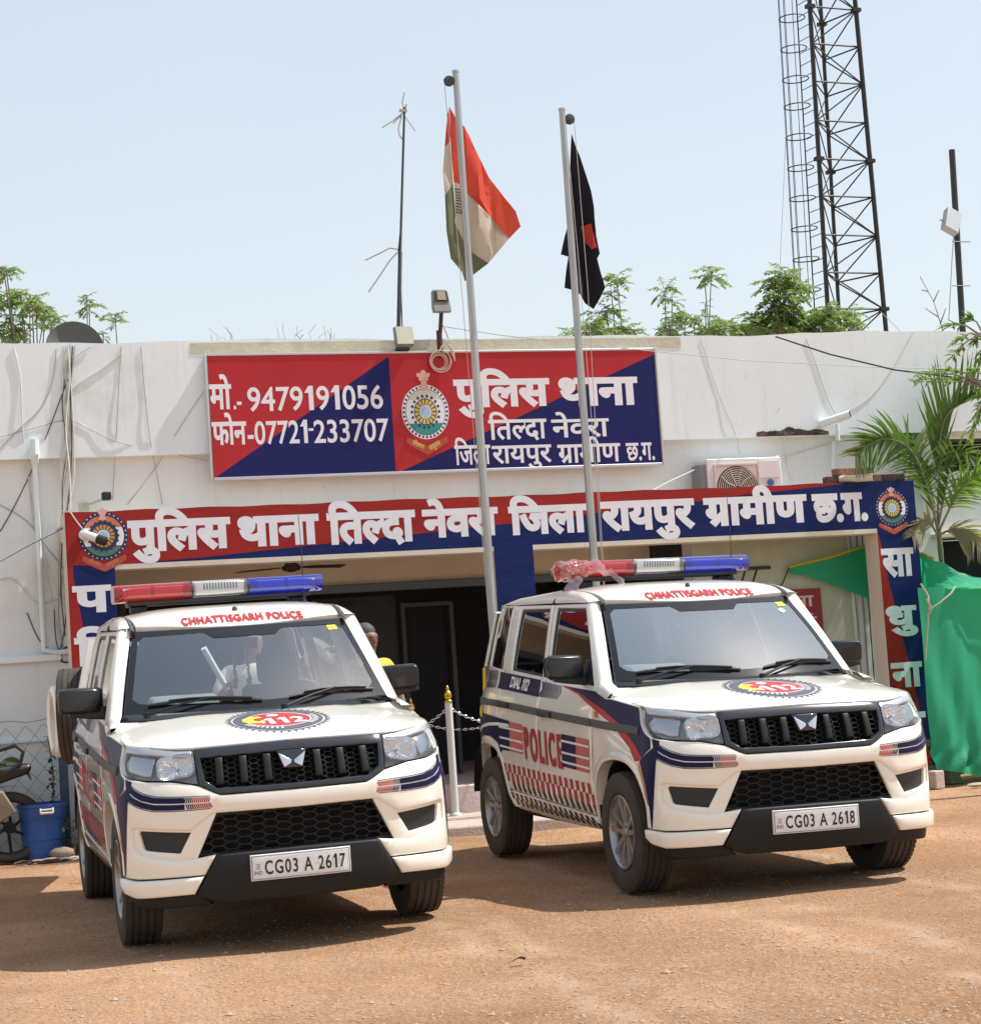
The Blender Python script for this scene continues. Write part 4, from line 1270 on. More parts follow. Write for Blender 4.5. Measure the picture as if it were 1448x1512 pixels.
        for i in range(9):
            y0 = 1.44 - .05 * i; w = .030 - .0018 * i; zt_, zb_ = np.interp(y0, [.95, 1.5], [1.178, 1.216]), np.interp(y0, [.95, 1.5], [1.098, 1.118]); zm = (zt_ + zb_) / 2
            put([(y0, zt_), (y0 - .05, zm), (y0, zb_), (y0 - w, zb_), (y0 - .05 - w, zm), (y0 - w, zt_)], 0)
        for i, (y0, w) in enumerate(((2.51, .014), (2.55, .022), (2.60, .026), (2.655, .03), (2.715, .03), (2.775, .028), (2.83, .022))):
            put([(y0, 1.295 + .02 * (y0 - 2.5)), (y0 + w, 1.295 + .02 * (y0 - 2.5)), (y0 + w, 1.175), (y0, 1.175)], 0)
        # rear quarter panel of colour
        put([(2.95, 1.01), (2.6, .992), (2.32, .972), (2.05, .952), (2.083, .75), (2.26, .752), (2.31, .73), (2.36, .80), (2.52, .842), (2.85, .842), (2.99, .80), (3.03, .88)], 0)
        put([(2.99, 1.05), (2.99, .98), (2.80, .968), (2.78, 1.03)], 5, .005)
        arcw = [(2.98, .872), (2.86, .902), (2.75, .920), (2.55, .936), (2.33, .940), (2.06, .932)]
        put(arcw + [(y, z - .022) for y, z in arcw[::-1]], 4, .005)
        def sl2(y, z): return z + .047 * (y - 1.3)        # the livery falls towards the nose
        put([(2.037, sl2(2.037, .912)), (1.745, sl2(1.745, .912)), (1.772, sl2(1.772, .715)), (2.07, sl2(2.07, .715))], 2)
        put([(.915, sl2(.915, .907)), (.638, sl2(.638, .907)), (.668, sl2(.668, .705)), (.940, sl2(.94, .705))], 0)
        put([(.632, sl2(.632, .907)), (.388, sl2(.388, .907)), (.426, sl2(.426, .705)), (.662, sl2(.662, .705))], 2)
        for zf in (.872, .80, .742):
            put([(2.30, sl2(2.30, zf)), (1.75, sl2(1.75, zf)), (1.75, sl2(1.75, zf - .014)), (2.30, sl2(2.30, zf - .014))], 4, .0055)
            put([(.935, sl2(.935, zf)), (.39, sl2(.39, zf)), (.39, sl2(.39, zf - .014)), (.935, sl2(.935, zf - .014))], 4, .0055)
        # chequers
        def bandz(y, t):   # t 0..1 over rows
            return np.interp(t, [0, 1, 2, 3], [np.interp(y, [.37, 2.32], [.600, .669]), np.interp(y, [.37, 2.32], [.538, .612]), np.interp(y, [.37, 2.32], [.474, .551]), np.interp(y, [.37, 2.32], [.418, .499])])
        n = 34
        for i in range(n):
            ya, yb = 2.26 - 1.88 * i / n, 2.26 - 1.88 * (i + 1) / n
            for r_ in (0, 1):
                if (i + r_) % 2 == 0 and not (r_ == 1 and ya > 2.24): put([(ya, bandz(ya, r_)), (yb, bandz(yb, r_)), (yb - .006, bandz(yb, r_ + 1)), (ya - .006, bandz(ya, r_ + 1))], 1, h=.2)
            if i % 2 == 1 and ya < 2.2: put([(ya, bandz(ya, 2)), (yb, bandz(yb, 2)), (yb - .045, bandz(yb, 3) + .003), (ya - .045, bandz(ya, 3) + .003)], 3, h=.2)
        for i in range(n):
            ya, yb = 2.14 - 1.72 * i / n, 2.14 - 1.72 * (i + 1) / n
            zt_ = lambda y: float(np.interp(y, [.40, 2.15], [.398, .474])); zb_ = lambda y: float(np.interp(y, [.40, 2.15], [.340, .392]))
            zm = lambda y: .5 * (zt_(y) + zb_(y))
            if i % 2 == 0: put([(ya, zt_(ya)), (yb, zt_(yb)), (yb - .02, zm(yb)), (ya - .02, zm(ya))], 3, .0065, .2)
            else: put([(ya - .02, zm(ya)), (yb - .02, zm(yb)), (yb - .05, zb_(yb)), (ya - .05, zb_(ya))], 3, .0065, .2)
        put([(.29, 1.03), (.20, 1.035), (.235, 1.015), (.18, .995), (.27, 1.0)], 6, .0065)
        # orange edge of the front arch
        put([(-.43, .755), (-.47, .64), (-.505, .50), (-.515, .405), (-.525, .405), (-.518, .50), (-.485, .64), (-.445, .757)], 6, .012)
        P(m, 'livery', [P_BLUE, P_RED, P_PINK, P_BLACK, P_PALE, P_YELLOW, P_ORANGE], smooth=60)
        m = MB()
        if s < 0: fy = lambda y: -y
        y0, y1 = (-1.715, -.925) if s < 0 else (.925, 1.715)
        sl_ = -.047 if s < 0 else .047
        zb0 = sl2(abs(y0), .688) ; 
        decal(m, fit('POLICE', y0, y1, zb0, zb0 + .218, bold=.035, slope=sl_, track=.17), f, raw=True, h=.05, lift=.0065, mi=0)
        P(m, 'police_lettering', [P_RED, P_PALE], smooth=0); m = MB()
        y0, y1 = (-2.145, -1.70) if s < 0 else (1.70, 2.145)
        zb0 = 1.176 if s < 0 else 1.148
        decal(m, fit('DIAL 112', y0, y1, zb0, zb0 + .076, bold=.04, slope=-.062 if s < 0 else .062), f, raw=True, h=.05, lift=.0065, mi=1)
        P(m, 'dial_lettering', [P_RED, P_PALE], smooth=0)
    # ---- front face
    def sym(half): return [(ux(x) if isinstance(x, float) else uy(x[0]), z) for x, z in half]
    def both(half):
        h_ = sym(half); return h_ + [(-u, z) for u, z in h_[::-1] if abs(u) > 1e-6]
    Y = lambda y: (y,)
    skin = [(0.0, .781), (.372, .784), (.402, .796), (.480, .836), (.62, .864), (.74, .872), (Y(-.545), .893), (Y(-.562), .838), (Y(-.437), .758), (Y(-.40), .70), (Y(-.45), .60), (Y(-.478), .50), (Y(-.482), .398),
            (.80, .388), (.474, .392), (.414, .490), (.515, .476), (.60, .468), (.775, .508), (.812, .548), (.810, .638), (.795, .643), (.535, .617), (.43, .688), (.405, .694), (0.0, .690)]
    m = MB(); panel(m, both(skin), fF, h=.05, r=.012, t=.03); P(m, 'bumper', P_WHITE, smooth=50)
    for s in (-1, 1):
        cf = [(.399, .700), (.436, .696), (.540, .624), (.796, .650), (.818, .642), (.820, .545), (.778, .500), (.60, .460), (.512, .468), (.503, .490)]
        fg = [(.534, .606), (.778, .629), (.788, .618), (.770, .540), (.758, .530), (.592, .506)]
        q = [(s * u, z) for u, z in sym(cf)]; h_ = [(s * u, z) for u, z in sym(fg)]
        m = MB(); panel(m, q, fF, holes=[h_], h=.04, r=.006, t=.035, lift=-.013); P(m, 'fog_lamp_surround', P_WHITE, smooth=50)
        m = MB(); decal(m, [offset(orient(h_)[0], -.01)], fF, h=.05, lift=-.030); P(m, 'fog_lamp_blank', BLK, smooth=60)
        st = [(.480, .386), (.80, .380), (Y(-.50), .392), (Y(-.470), .392), (Y(-.478), .345), (.845, .315), (.80, .294), (.530, .303)]
        m = MB(); panel(m, [(s * u, z) for u, z in sym(st)], fF, h=.05, r=.014, t=.05, lift=.016); P(m, 'bumper_lip', P_WHITE, smooth=50)
        va = [(.50, .30), (.80, .292), (Y(-.49), .335), (Y(-.49), .27), (.80, .225), (.45, .235)]
        m = MB(); panel(m, [(s * u, z) for u, z in sym(va)], fF, h=.06, r=.01, t=.08, lift=-.025); P(m, 'bumper_valance', GRYP, smooth=50)
        # bumper stripes
        m = MB()
        xsr = np.array([.415, .48, .55, .62, .70, .76, .80, .83]); cz_ = np.array([.750, .751, .752, .754, .760, .778, .802, .835]); hw = np.array([.032, .034, .036, .037, .039, .041, .043, .045])
        cs_ = lambda x: float(np.interp(x, xsr, cz_)); hs_ = lambda x: float(np.interp(x, xsr, hw))
        def strip(x0, x1, a, b, mi, n=10):
            xx = np.linspace(x0, x1, n)
            pts = [(s * ux(x), cs_(x) + a * hs_(x)) for x in xx] + [(s * ux(x), cs_(x) + b * hs_(x)) for x in xx[::-1]]
            decal(m, [np.array(pts)], fF, h=.05, lift=.002, mi=mi)
        strip(.555, .83, .82, .08, 0, 16); strip(.555, .83, -.08, -.82, 0, 16)
        strip(.43, .83, 1.0, .90, 1, 16); strip(.43, .83, -.90, -1.0, 1, 16)
        for i in range(13):
            x0 = .545 - .0098 * i; w = .0062; k_ = 2 if i > 3 else 1
            for a, b, sg in ((.82, .08, 1), (-.08, -.82, -1)):
                e = .008 * sg
                pts = [(s * ux(x0), cs_(x0) + a * hs_(x0)), (s * ux(x0 + w), cs_(x0) + a * hs_(x0)), (s * ux(x0 + w + e), cs_(x0) + b * hs_(x0)), (s * ux(x0 + e), cs_(x0) + b * hs_(x0))]
                decal(m, [np.array(pts)], fF, h=.1, lift=.002, mi=k_)
        # blue wrap on the bumper corner
        wrap = [(Y(-.545), .888), (Y(-.562), .838), (Y(-.445), .765), (Y(-.49), .64), (Y(-.52), .50), (Y(-.525), .402), (Y(-.535), .402), (Y(-.548), .50), (Y(-.565), .62), (Y(-.585), .76), (Y(-.60), .875)]
        decal(m, [np.array([(s * u, z) for u, z in sym(wrap)])], fF, h=.04, lift=.002, mi=0)
        P(m, 'bumper_stripes', [P_BLUE, P_BLACK, P_RED], smooth=60)
        # headlamp
        hl = [(.505, 1.017), (.60, 1.022), (.66, 1.029), (.75, 1.042), (Y(-.45), 1.058), (Y(-.352), 1.062), (Y(-.372), 1.03), (Y(-.41), .985), (Y(-.47), .928), (Y(-.545), .898), (.74, .878), (.62, .870), (.486, .843)]
        pu = [(s * u, z) for u, z in sym(hl)]
        m = MB(); panel(m, pu, fF, h=.045, r=.006, t=.012, lift=.002); lo = P(m, 'headlight', G_LENS, smooth=60)
        m = MB(); panel(m, pu, fF, h=.05, r=0, t=.0, lift=-.055)
        cs_h = orient(pu)[0]
        n = len(cs_h)
        tp = [Vector(fF(a, b)) - nrm(fF, a, b) * .004 for a, b in cs_h]; bt = [Vector(fF(a, b)) - nrm(fF, a, b) * .056 for a, b in cs_h]
        m.add(tp + bt, [(i, (i + 1) % n, n + (i + 1) % n, n + i) for i in range(n)])
        m.build('lamp_housing', mat('lamp_bezel', (.16, .17, .18), .28, .75), parent=lo, smooth=40)
        c0 = Vector(fF(s * ux(.598), .938)); nn = nrm(fF, s * ux(.598), .938)
        m = MB()
        ex = Vector((1, 0, 0)); ex = (ex - nn * ex.dot(nn)).normalized(); ez = nn.cross(ex)
        if ez.z < 0: ez = -ez
        for ri, rr_ in enumerate((0.0,)):
            pass
        vs_ = []; N_ = 40; rows = [(.0, -.050), (.014, -.049), (.030, -.045), (.046, -.037), (.058, -.024), (.066, -.006)]
        for r_, d_ in rows:
            for j in range(N_):
                a = 2 * math.pi * j / N_
                ca_, sa_ = math.cos(a), math.sin(a); sq = (abs(ca_) ** 4 + abs(sa_) ** 4) ** -.25 if r_ > .02 else 1
                wob = .003 * ((j % 2) * 2 - 1) if .02 < r_ < .06 else 0
                vs_.append(c0 + ex * (r_ * sq * math.cos(a) * 1.45) + ez * (r_ * sq * math.sin(a) * .98) + nn * (d_ + wob))
        m.add(vs_, [(i * N_ + j, i * N_ + (j + 1) % N_, (i + 1) * N_ + (j + 1) % N_, (i + 1) * N_ + j) for i in range(len(rows) - 1) for j in range(N_)])
        m.build('reflector', M['chrome'], parent=lo, smooth=25)
        m = MB(); m.blob(c0 - nn * .030, (.012, .020, .012)); m.build('bulb', M['silver'], parent=lo)
        m = MB(); tpz = [(.515, 1.012), (.60, 1.016), (.66, 1.022), (.75, 1.035), (Y(-.45), 1.050)]
        a_ = [(s * u, z) for u, z in sym(tpz)]
        panel(m, a_ + [(u, z - .026) for u, z in a_[::-1]], fF, h=.05, r=.003, t=.02, lift=-.005); m.build('chrome_strip', M['silver'], parent=lo, smooth=60)
        m = MB(); a_ = [(s * u, z) for u, z in sym([(.715, 1.0), (.775, 1.012), (Y(-.50), 1.02), (Y(-.45), .97), (Y(-.51), .925), (.77, .900), (.73, .900)])]
        panel(m, a_, fF, h=.05, r=.012, t=.02, lift=-.026); m.build('side_reflector', mat('smoked_chrome', (.45, .45, .47), .22, 1.0), parent=lo, smooth=60)
    # grille
    fo = [(0.0, 1.027), (.503, 1.018), (.481, .840), (.404, .799), (.374, .787), (0.0, .784)]
    fi = [(0.0, .978), (.470, .972), (.449, .858), (.388, .818), (0.0, .812)]
    m = MB(); panel(m, both(fo), fF, holes=[both(fi)], h=.06, r=.008, t=.05, lift=.004); go = P(m, 'grille', BLKG, smooth=50)
    m = MB(); hx = hexes(both(fi), .050, .0270, .0045, 0, .010); perforated(m, offset(orient(both(fi))[0], -.008), hx, fF, -.020, .018); m.build('grille_mesh', GRYP, parent=go, smooth=30)
    m = MB(); decal(m, [offset(orient(both(fi))[0], -.015)], fF, h=.08, lift=-.07); m.build('grille_backing', M['pvc_in'], parent=go, smooth=60)
    for x in (-.375, -.252, -.13, .13, .252, .375):
        m = MB()
        panel(m, [(ux(x - .020), .966), (ux(x + .020), .966), (ux(x + .021), .832), (ux(x - .019), .832)], fF, h=.04, r=.009, t=.05, lift=.012)
        m.build('grille_slat', GRYP, parent=go, smooth=40)
    m = MB(); panel(m, [(-.078, .972), (.078, .972), (.050, .885), (-.050, .885)], fF, h=.05, r=.004, t=.05, lift=.012); eo = m.build('badge', BLKG, parent=go, smooth=50)
    m = MB()
    for s in (-1, 1):
        panel(m, [(s * .072, .962), (s * .006, .920), (s * .010, .905), (s * .046, .887), (s * .056, .915)], fF, h=.03, r=.004, t=.008, lift=.021)
    m.build('badge_wings', M['chrome'], parent=eo, smooth=50)
    lg = [(0.0, .686), (.400, .682), (.500, .497), (.41, .494), (0.0, .494)]
    m = MB(); hx = hexes(both(lg), .086, .0375, .0056, .0, .014); perforated(m, offset(orient(both(lg))[0], -.01), hx, fF, -.030, .02); lo = P(m, 'lower_grille', GRYP, smooth=30)
    m = MB(); decal(m, [offset(orient(both(lg))[0], -.015)], fF, h=.08, lift=-.10); m.build('grille_backing', M['pvc_in'], parent=lo, smooth=60)
    sk = [(0.0, .492), (.410, .488), (.522, .300), (.46, .262), (.40, .246), (0.0, .240)]
    m = MB(); panel(m, both(sk), fF, h=.05, r=.012, t=.06, lift=.010); P(m, 'skid_plate', GRYP, smooth=50)
    m = MB(); panel(m, [(-.254, .470), (.254, .470), (.254, .342), (-.254, .342)], fF, h=.06, r=.004, t=.014, lift=.026); pl = P(m, 'number_plate', mat('plate_white', (.74, .74, .73), .4), smooth=50)
    m = MB()
    decal(m, [np.array([(-.249, .465), (.249, .465), (.249, .347), (-.249, .347)]), np.array([(-.245, .461), (.245, .461), (.245, .351), (-.245, .351)])], fF, h=.1, lift=.0275)
    decal(m, fit('IND', -.236, -.196, .372, .392, bold=.02), fF, raw=True, h=.2, lift=.028)
    for k in range(3): decal(m, [np.array([(-.227, .424 - .010 * k), (-.205, .424 - .010 * k), (-.205, .420 - .010 * k), (-.227, .420 - .010 * k)])], fF, h=.2, lift=.028)
    m.build('plate_marks', mat('plate_grey', (.20, .20, .24), .5), parent=pl, smooth=0)
    # hood roundel
    cx, cy, R_ = 0.02, -.30, .27
    fH = lambda a, b: (a, cy + (b - cy) * 1.2, Hd(a, cy + (b - cy) * 1.2))
    m = MB()
    for i in range(44):
        a = 2 * math.pi * i / 44; r0, r1 = R_ * .955, R_ * 1.03
        decal(m, [np.array([(cx + r0 * math.cos(a - .03), cy + r0 * math.sin(a - .03)), (cx + r1 * math.cos(a - .012), cy + r1 * math.sin(a - .012)), (cx + r1 * math.cos(a + .012), cy + r1 * math.sin(a + .012)), (cx + r0 * math.cos(a + .03), cy + r0 * math.sin(a + .03))])], fH, h=.2, lift=.0025, mi=0)
    def disc(r, mi, lift, hole=None, x=0, y=0, ry=None):
        decal(m, [np.array(circ(cx + x, cy + y, r, ry, n=48))] + ([np.array(circ(cx, cy, hole, n=48))] if hole else []), fH, h=.04, lift=lift, mi=mi)
    disc(R_ * .955, 0, .0025, R_ * .925)
    disc(R_ * .875, 0, .0025, R_ * .655)
    disc(R_ * .655, 3, .0025, R_ * .63); disc(R_ * .63, 1, .0025)
    # telephone receiver, head and 112
    rc = circ(cx - .105, cy + .015, .085, n=24, a0=math.radians(75), a1=math.radians(285)); rc2 = circ(cx - .085, cy + .015, .045, n=24, a0=math.radians(285), a1=math.radians(75))
    decal(m, [np.array(rc + rc2)], fH, h=.05, lift=.0035, mi=2)
    disc(.032, 3, .0035, x=-.01, y=.108, ry=.026)
    decal(m, fit('112', cx - .085, cx + .135, cy - .11, cy + .035, bold=.03, track=.06), fH, raw=True, h=.05, lift=.0035, mi=3)
    decal(m, [np.array([(cx - .10, cy - .085), (cx - .085, cy - .085), (cx - .085, cy - .01), (cx - .10, cy - .02)])], fH, h=.05, lift=.0035, mi=3)
    for i in range(9):   # small white words round the ring
        for a0 in (205, 318):
            a = math.radians(a0 + i * 7.5); r0, r1 = R_ * .68, R_ * .79
            d = .035
            decal(m, [np.array([(cx + r0 * math.cos(a - d), cy + r0 * math.sin(a - d)), (cx + r1 * math.cos(a - d), cy + r1 * math.sin(a - d)), (cx + r1 * math.cos(a + d * .5), cy + r1 * math.sin(a + d * .5)), (cx + r0 * math.cos(a + d * .5), cy + r0 * math.sin(a + d * .5))])], fH, h=.2, lift=.0035, mi=3)
    P(m, 'hood_roundel', [P_GREY, P_RED, P_YELLOW, P_PALE], smooth=60)
    # wipers
    for (px_, tip0, tip1) in ((-.10, -.60, .01), (.36, .16, .66)):
        m = MB()
        def onw(x, v, l):
            a = x / .72; p = Vector(fW(a, v)); return p + nrm(fW, a, v) * l
        blade = [onw(tip0 + (tip1 - tip0) * q, .055 + .055 * math.sin(math.pi * (.15 + .85 * q)) + .02 * q, .012) for q in np.linspace(0, 1, 12)]
        m.tube(blade, [.007] + [.010] * 10 + [.006], 6)
        mid = blade[6]
        piv = Vector((tip0 - .02 if px_ < 0 else tip0 - .04, wbase(tip0)[0] - .035, wbase(tip0)[1] + .0))
        m.tube([blade[i] + Vector((0, -.010, .012)) for i in (2, 4, 6, 8, 10)], .006, 6)
        P(m, 'wiper', BLK, smooth=50)
        m = MB(); m.tube([piv, piv.lerp(mid, .55) + Vector((0, -.012, .014)), mid + Vector((0, -.012, .012))], [.010, .007, .006], 6); m.lathe([(.018, -.02), (.018, .012), (.0, .018)], 12, c=piv)
        P(m, 'wiper_arm', GRYP, smooth=50)
    # ---- wheels
    for (wy, s) in ((0, -1), (0, 1), (2.68, -1), (2.68, 1)):
        c = (s * (.772 if (wy, s) == (0, 1) else .742), wy, .342)
        t = empty('wheel', None, None, c); t.parent = root
        m = MB(); tyre_mesh(m, (0, 0, 0), s); m.build('tyre', RUB, parent=t, smooth=30)
        m = MB(); rim_mesh(m, (0, 0, 0), s); m.build('rim', RIM, parent=t, smooth=35)
        m = MB(); m.lathe([(.0, s * .01), (.186, s * .01)], 32, axis='x', cap=False); m.lathe([(0, s * .03), (.13, s * .03), (.13, s * .015)], 32, axis='x', cap=False); m.build('brake_disc', mat('brake_dark', (.03, .028, .026), .6, .3), parent=t)
    # ---- underbody, cabin
    m = MB(); m.box(-.70, .70, -.55, 3.0, .30, .46); m.box(-.40, .40, -.2, 2.7, .22, .302); m.box(-.60, .60, 2.6, 2.75, .27, .36); m.box(-.70, .70, -.06, .06, .27, .33)
    P(m, 'underbody', M['pvc_in'])
    m = MB(); m.box(-.38, .38, .50, 2.98, .462, .56); m.box(-.80, .80, .40, 2.2, .462, .52); m.box(-.78, -.70, .3, 2.3, .52, .99); m.box(.70, .78, .3, 2.3, .52, .99); P(m, 'cabin_floor', INT)
    m = MB(); m.grid(lambda i, j: (-.60 + 1.2 * i, .80 + 2.05 * j, fR(0, .80 + 2.05 * j)[2] - .05), 6, 12); P(m, 'headliner', LINER, smooth=60)
    m = MB()
    m.prism([(.20, 1.00), (.20, 1.13), (.34, 1.185), (.62, 1.20), (.72, 1.15), (.76, .95), (.60, .80)], lambda a, b, d: (d, a, b), -.72, .72)
    P(m, 'dashboard', INT, bevel=.02)
    m = MB(); m.prism([(.38, 1.17), (.46, 1.275), (.62, 1.295), (.70, 1.22), (.70, 1.15)], lambda a, b, d: (d, a, b), -.56, -.18); P(m, 'instrument_hood', INTB, bevel=.02)
    m = MB()
    sc_ = Vector((-.37, .80, 1.17)); tl = math.radians(24)
    ring = [sc_ + Vector((.19 * math.cos(a), .19 * math.sin(a) * math.sin(tl), .19 * math.sin(a) * math.cos(tl))) for a in np.linspace(0, 2 * math.pi, 32, endpoint=False)]
    m.tube(ring, .015, 8, closed=True); m.tube([ring[0], sc_, ring[16]], .014, 6); m.tube([sc_, ring[24]], .014, 6); m.lathe([(.05, -.01), (.05, .02), (0, .03)], 14, c=sc_, axis='y')
    P(m, 'steering_wheel', BLK)
    for sx in (-.38, .38):
        se = empty('front_seat', None, None, (sx, 1.35, .52)); se.parent = root
        m = MB(); m.box(-.25, .25, -.28, .24, .0, .22); m.build('seat_cushion', SEAT, parent=se, bevel=.06, bseg=3)
        m = MB(); m.prism([(.16, .16), (.30, .16), (.44, .80), (.32, .80)], lambda a, b, d: (d, a, b), -.24, .24); m.build('backrest', SEAT, parent=se, bevel=.05, bseg=3)
        m = MB(); m.prism([(.33, .80), (.43, .80), (.47, 1.00), (.38, 1.00)], lambda a, b, d: (d, a, b), -.13, .13); m.build('headrest', SEAT, parent=se, bevel=.04, bseg=3)
    m = MB(); m.box(-.65, .65, 2.0, 2.45, .5, .76); m.prism([(2.36, .70), (2.52, .70), (2.62, 1.20), (2.52, 1.20)], lambda a, b, d: (d, a, b), -.64, .64)
    P(m, 'rear_seat', SEAT, bevel=.05, bseg=3)
    m = MB(); m.prism([(-.12, 1.60), (.12, 1.60), (.11, 1.53), (-.11, 1.53)], lambda a, b, d: (a, d, b), .80, .83); m.tube([(0, .80, 1.57), (0, .74, 1.63)], .012); P(m, 'inside_mirror', BLK, bevel=.008)
    # ---- light bar on the roof
    lb = empty('light_bar', None, None, (-.015, 1.42, 1.80)); lb.parent = root
    def lbsec(i, j, x0, x1, endl=0, endr=0):
        x = x0 + (x1 - x0) * i
        a = 2 * math.pi * j; n_ = 3.6
        ca, sa = math.cos(a), math.sin(a); r = (abs(ca) ** n_ + abs(sa) ** n_) ** (-1 / n_)
        sh = 1.0
        if endl and i < .35: sh = .84 + .16 * math.sqrt(max(0, 1 - (1 - i / .35) ** 2))
        if endr and i > .65: sh = .84 + .16 * math.sqrt(max(0, 1 - ((i - .65) / .35) ** 2))
        y, z = .150 * ca * r * sh, .056 * sa * r
        z = z * (1 - .06 * (z > 0))
        return (x, y * (1 - .12 * max(0, z / .05)), .126 + z)
    def lbmod(x0, x1, el, er, m_, nm, led):
        m = MB(); m.grid(lambda i, j: lbsec(i, j, x0, x1, el, er), 16, 32)
        for xe, i in ((x0, 0), (x1, 1)): m.add([lbsec(i, j / 32, x0, x1, el, er) for j in range(32)], [tuple(range(32))])
        lo = m.build(nm, m_, parent=lb, smooth=50)
        m = MB()
        for q in (x0 + .05, (x0 + x1) / 2 + .012):
            wdt = (x1 - x0) / 2 - .062
            m.box(q, q + wdt, -.138, -.125, .095, .155, 0)
            for r_ in range(2):
                for c_ in range(6):
                    m.box(q + wdt * (c_ + .12) / 6, q + wdt * (c_ + .88) / 6, -.1385, -.1375, .101 + .027 * r_, .121 + .027 * r_, 1)
        m.build('led_module', led, parent=lo)
        return lo
    lbmod(-.64, -.178, 1, 0, L_RED, 'red_lens', [mat('led_red_dark', (.30, .28, .28), .4), mat('led_red', (.85, .8, .8), .25, .6)])
    lbmod(.178, .64, 0, 1, L_BLUE, 'blue_lens', [mat('led_blue_dark', (.25, .25, .28), .4), mat('led_blue', (.8, .8, .85), .25, .6)])
    m = MB(); m.grid(lambda i, j: lbsec(i, j, -.165, .165), 8, 32); lo = m.build('clear_lens', L_CLR, parent=lb, smooth=50)
    m = MB(); m.box(-.155, .155, -.12, .12, .085, .165); m.build('speaker_box', M['silver'], parent=lo, bevel=.01)
    m = MB()
    for k in range(12): m.box(-.10 + .018 * k, -.092 + .018 * k, -.1225, -.1205, .118, .158)
    m.build('speaker_slots', GRYP, parent=lo)
    m = MB()
    for x0 in (-.178, .166): m.grid(lambda i, j: tuple(Vector(lbsec(i, j, x0, x0 + .012)) * 1.0 + Vector((0, 0, 0))), 1, 32); m.add([lbsec(0, j / 32, x0, x0) for j in range(32)], [tuple(range(32))])
    m.build('divider', BLK, parent=lb)
    m = MB(); m.box(-.56, .56, -.10, .10, .046, .074); m.build('base_rail', BLK, parent=lb, bevel=.006)
    for x in (-.49, .49): 
        m = MB(); m.box(x - .05, x + .05, -.06, .06, -.045, .045); m.build('mount_foot', BLK, parent=lb, bevel=.008)
    for s in (-1, 1):
        m = MB(); pts = [(s * x, 1.47, fR(min(x, .61), 1.47)[2] + .006) for x in (.45, .55, .61)] + [(s * .655, 1.475, 1.772), (s * .685, 1.478, 1.728), (s * .69, 1.48, 1.712)]
        m.tube(pts, .008, 6); P(m, 'bar_strap', BLK)
    # whip aerial
    m = MB(); m.lathe([(.022, 0), (.018, .03), (.008, .05), (.006, .07)], 10, c=(.50, 1.30, 1.785)); m.tube([(.50, 1.30, 1.84), (.505, 1.30, 2.10), (.50, 1.31, 2.42)], [.004, .0025, .002], 5); P(m, 'aerial', BLK)
    # ---- tail: side hung door with the spare wheel; hinge at the right rear corner
    m = MB(); m.box(-.72, .72, 3.06, 3.19, .42, .66); m.box(-.70, .70, 2.96, 3.0, .46, .72); P(m, 'rear_bumper', P_WHITE, bevel=.03)
    m = MB(); m.box(-.62, .62, 2.86, 2.93, 1.70, 1.755); P(m, 'tail_header', P_WHITE, bevel=.015)
    for s in (-1, 1):
        m = MB(); m.prism([(2.945, 1.12), (3.06, 1.12), (3.03, 1.33), (2.93, 1.33)], lambda a, b, d: (d, a, b), *sorted((s * .70, s * .765))); P(m, 'tail_lamp', mat('tail_red', (.10, .006, .006), .2, coat=1.0), bevel=.012)
    tg = empty('tailgate', None, None, (-.74, 3.03, .60)); tg.parent = root
    def tgp(a, b, d):   # a across from the hinge, b height above .60, lean of the tail
        return (a, .02 - max(0, b - .70) * .22 - .05 * (1 - ((a - .70) / .72) ** 2) * 0 + d, b)
    m = MB()
    o = [(.0, .08), (1.46, .08), (1.46, .72), (1.38, 1.12), (.08, 1.12), (.0, .72)]; h_ = [(.12, .74), (1.34, .74), (1.28, 1.06), (.18, 1.06)]
    panel(m, o, lambda a, b: tgp(a, b, .04), holes=[h_], h=.12, r=.012, t=.07, flip=True)
    m.build('door_skin', P_WHITE, parent=tg, smooth=50)
    m = MB(); decal(m, [np.array(offset(orient(h_)[0], -.01))], lambda a, b: tgp(a, b, .02), h=.3, lift=0); m.build('rear_window', G_SIDE, parent=tg)
    m = MB(); m.box(.05, 1.41, -.06, -.04, .10, .70); m.build('door_card', INT, parent=tg, bevel=.01)
    sw = empty('spare_wheel', None, None, (.74, .15, .59)); sw.parent = tg
    m = MB(); tyre_mesh(m, (0, 0, 0), 1); 
    m.v = [(-y, x, z) for x, y, z in m.v]; m.build('tyre', RUB, parent=sw, smooth=30)
    m = MB(); rim_mesh(m, (0, 0, 0), 1); m.v = [(-y, x - .03, z) for x, y, z in m.v]; m.build('rim', RIM, parent=sw, smooth=35)
    # C-shaped white cover over the lower part of the spare
    m = MB(); sec = [(.262, -.10), (.268, .06), (.255, .10), (.225, .115), (.185, .100), (.175, .02)]
    a0, a1 = math.radians(-75), math.radians(245)
    nn_ = 44; vs_ = []; rot_ = Matrix.Rotation(math.radians(14), 3, 'Z')
    for i in range(nn_ + 1):
        a = a0 + (a1 - a0) * i / nn_
        for r_, d_ in sec: vs_.append(rot_ @ Vector((r_ * math.cos(a), d_ + .06, r_ * math.sin(a) - .03)))
    k_ = len(sec)
    m.add(vs_, [(i * k_ + j, i * k_ + j + 1, (i + 1) * k_ + j + 1, (i + 1) * k_ + j) for i in range(nn_) for j in range(k_ - 1)] + [tuple(range(k_)), tuple(nn_ * k_ + j for j in range(k_))])
    m.build('wheel_cover', P_WHITE, parent=sw, smooth=40)
    m = MB(); m.box(.3, 1.2, -.05, .12, .45, .73) if False else m.box(.60, .88, .02, .10, .48, .70); m.build('spare_carrier', BLK, parent=tg)
    return root

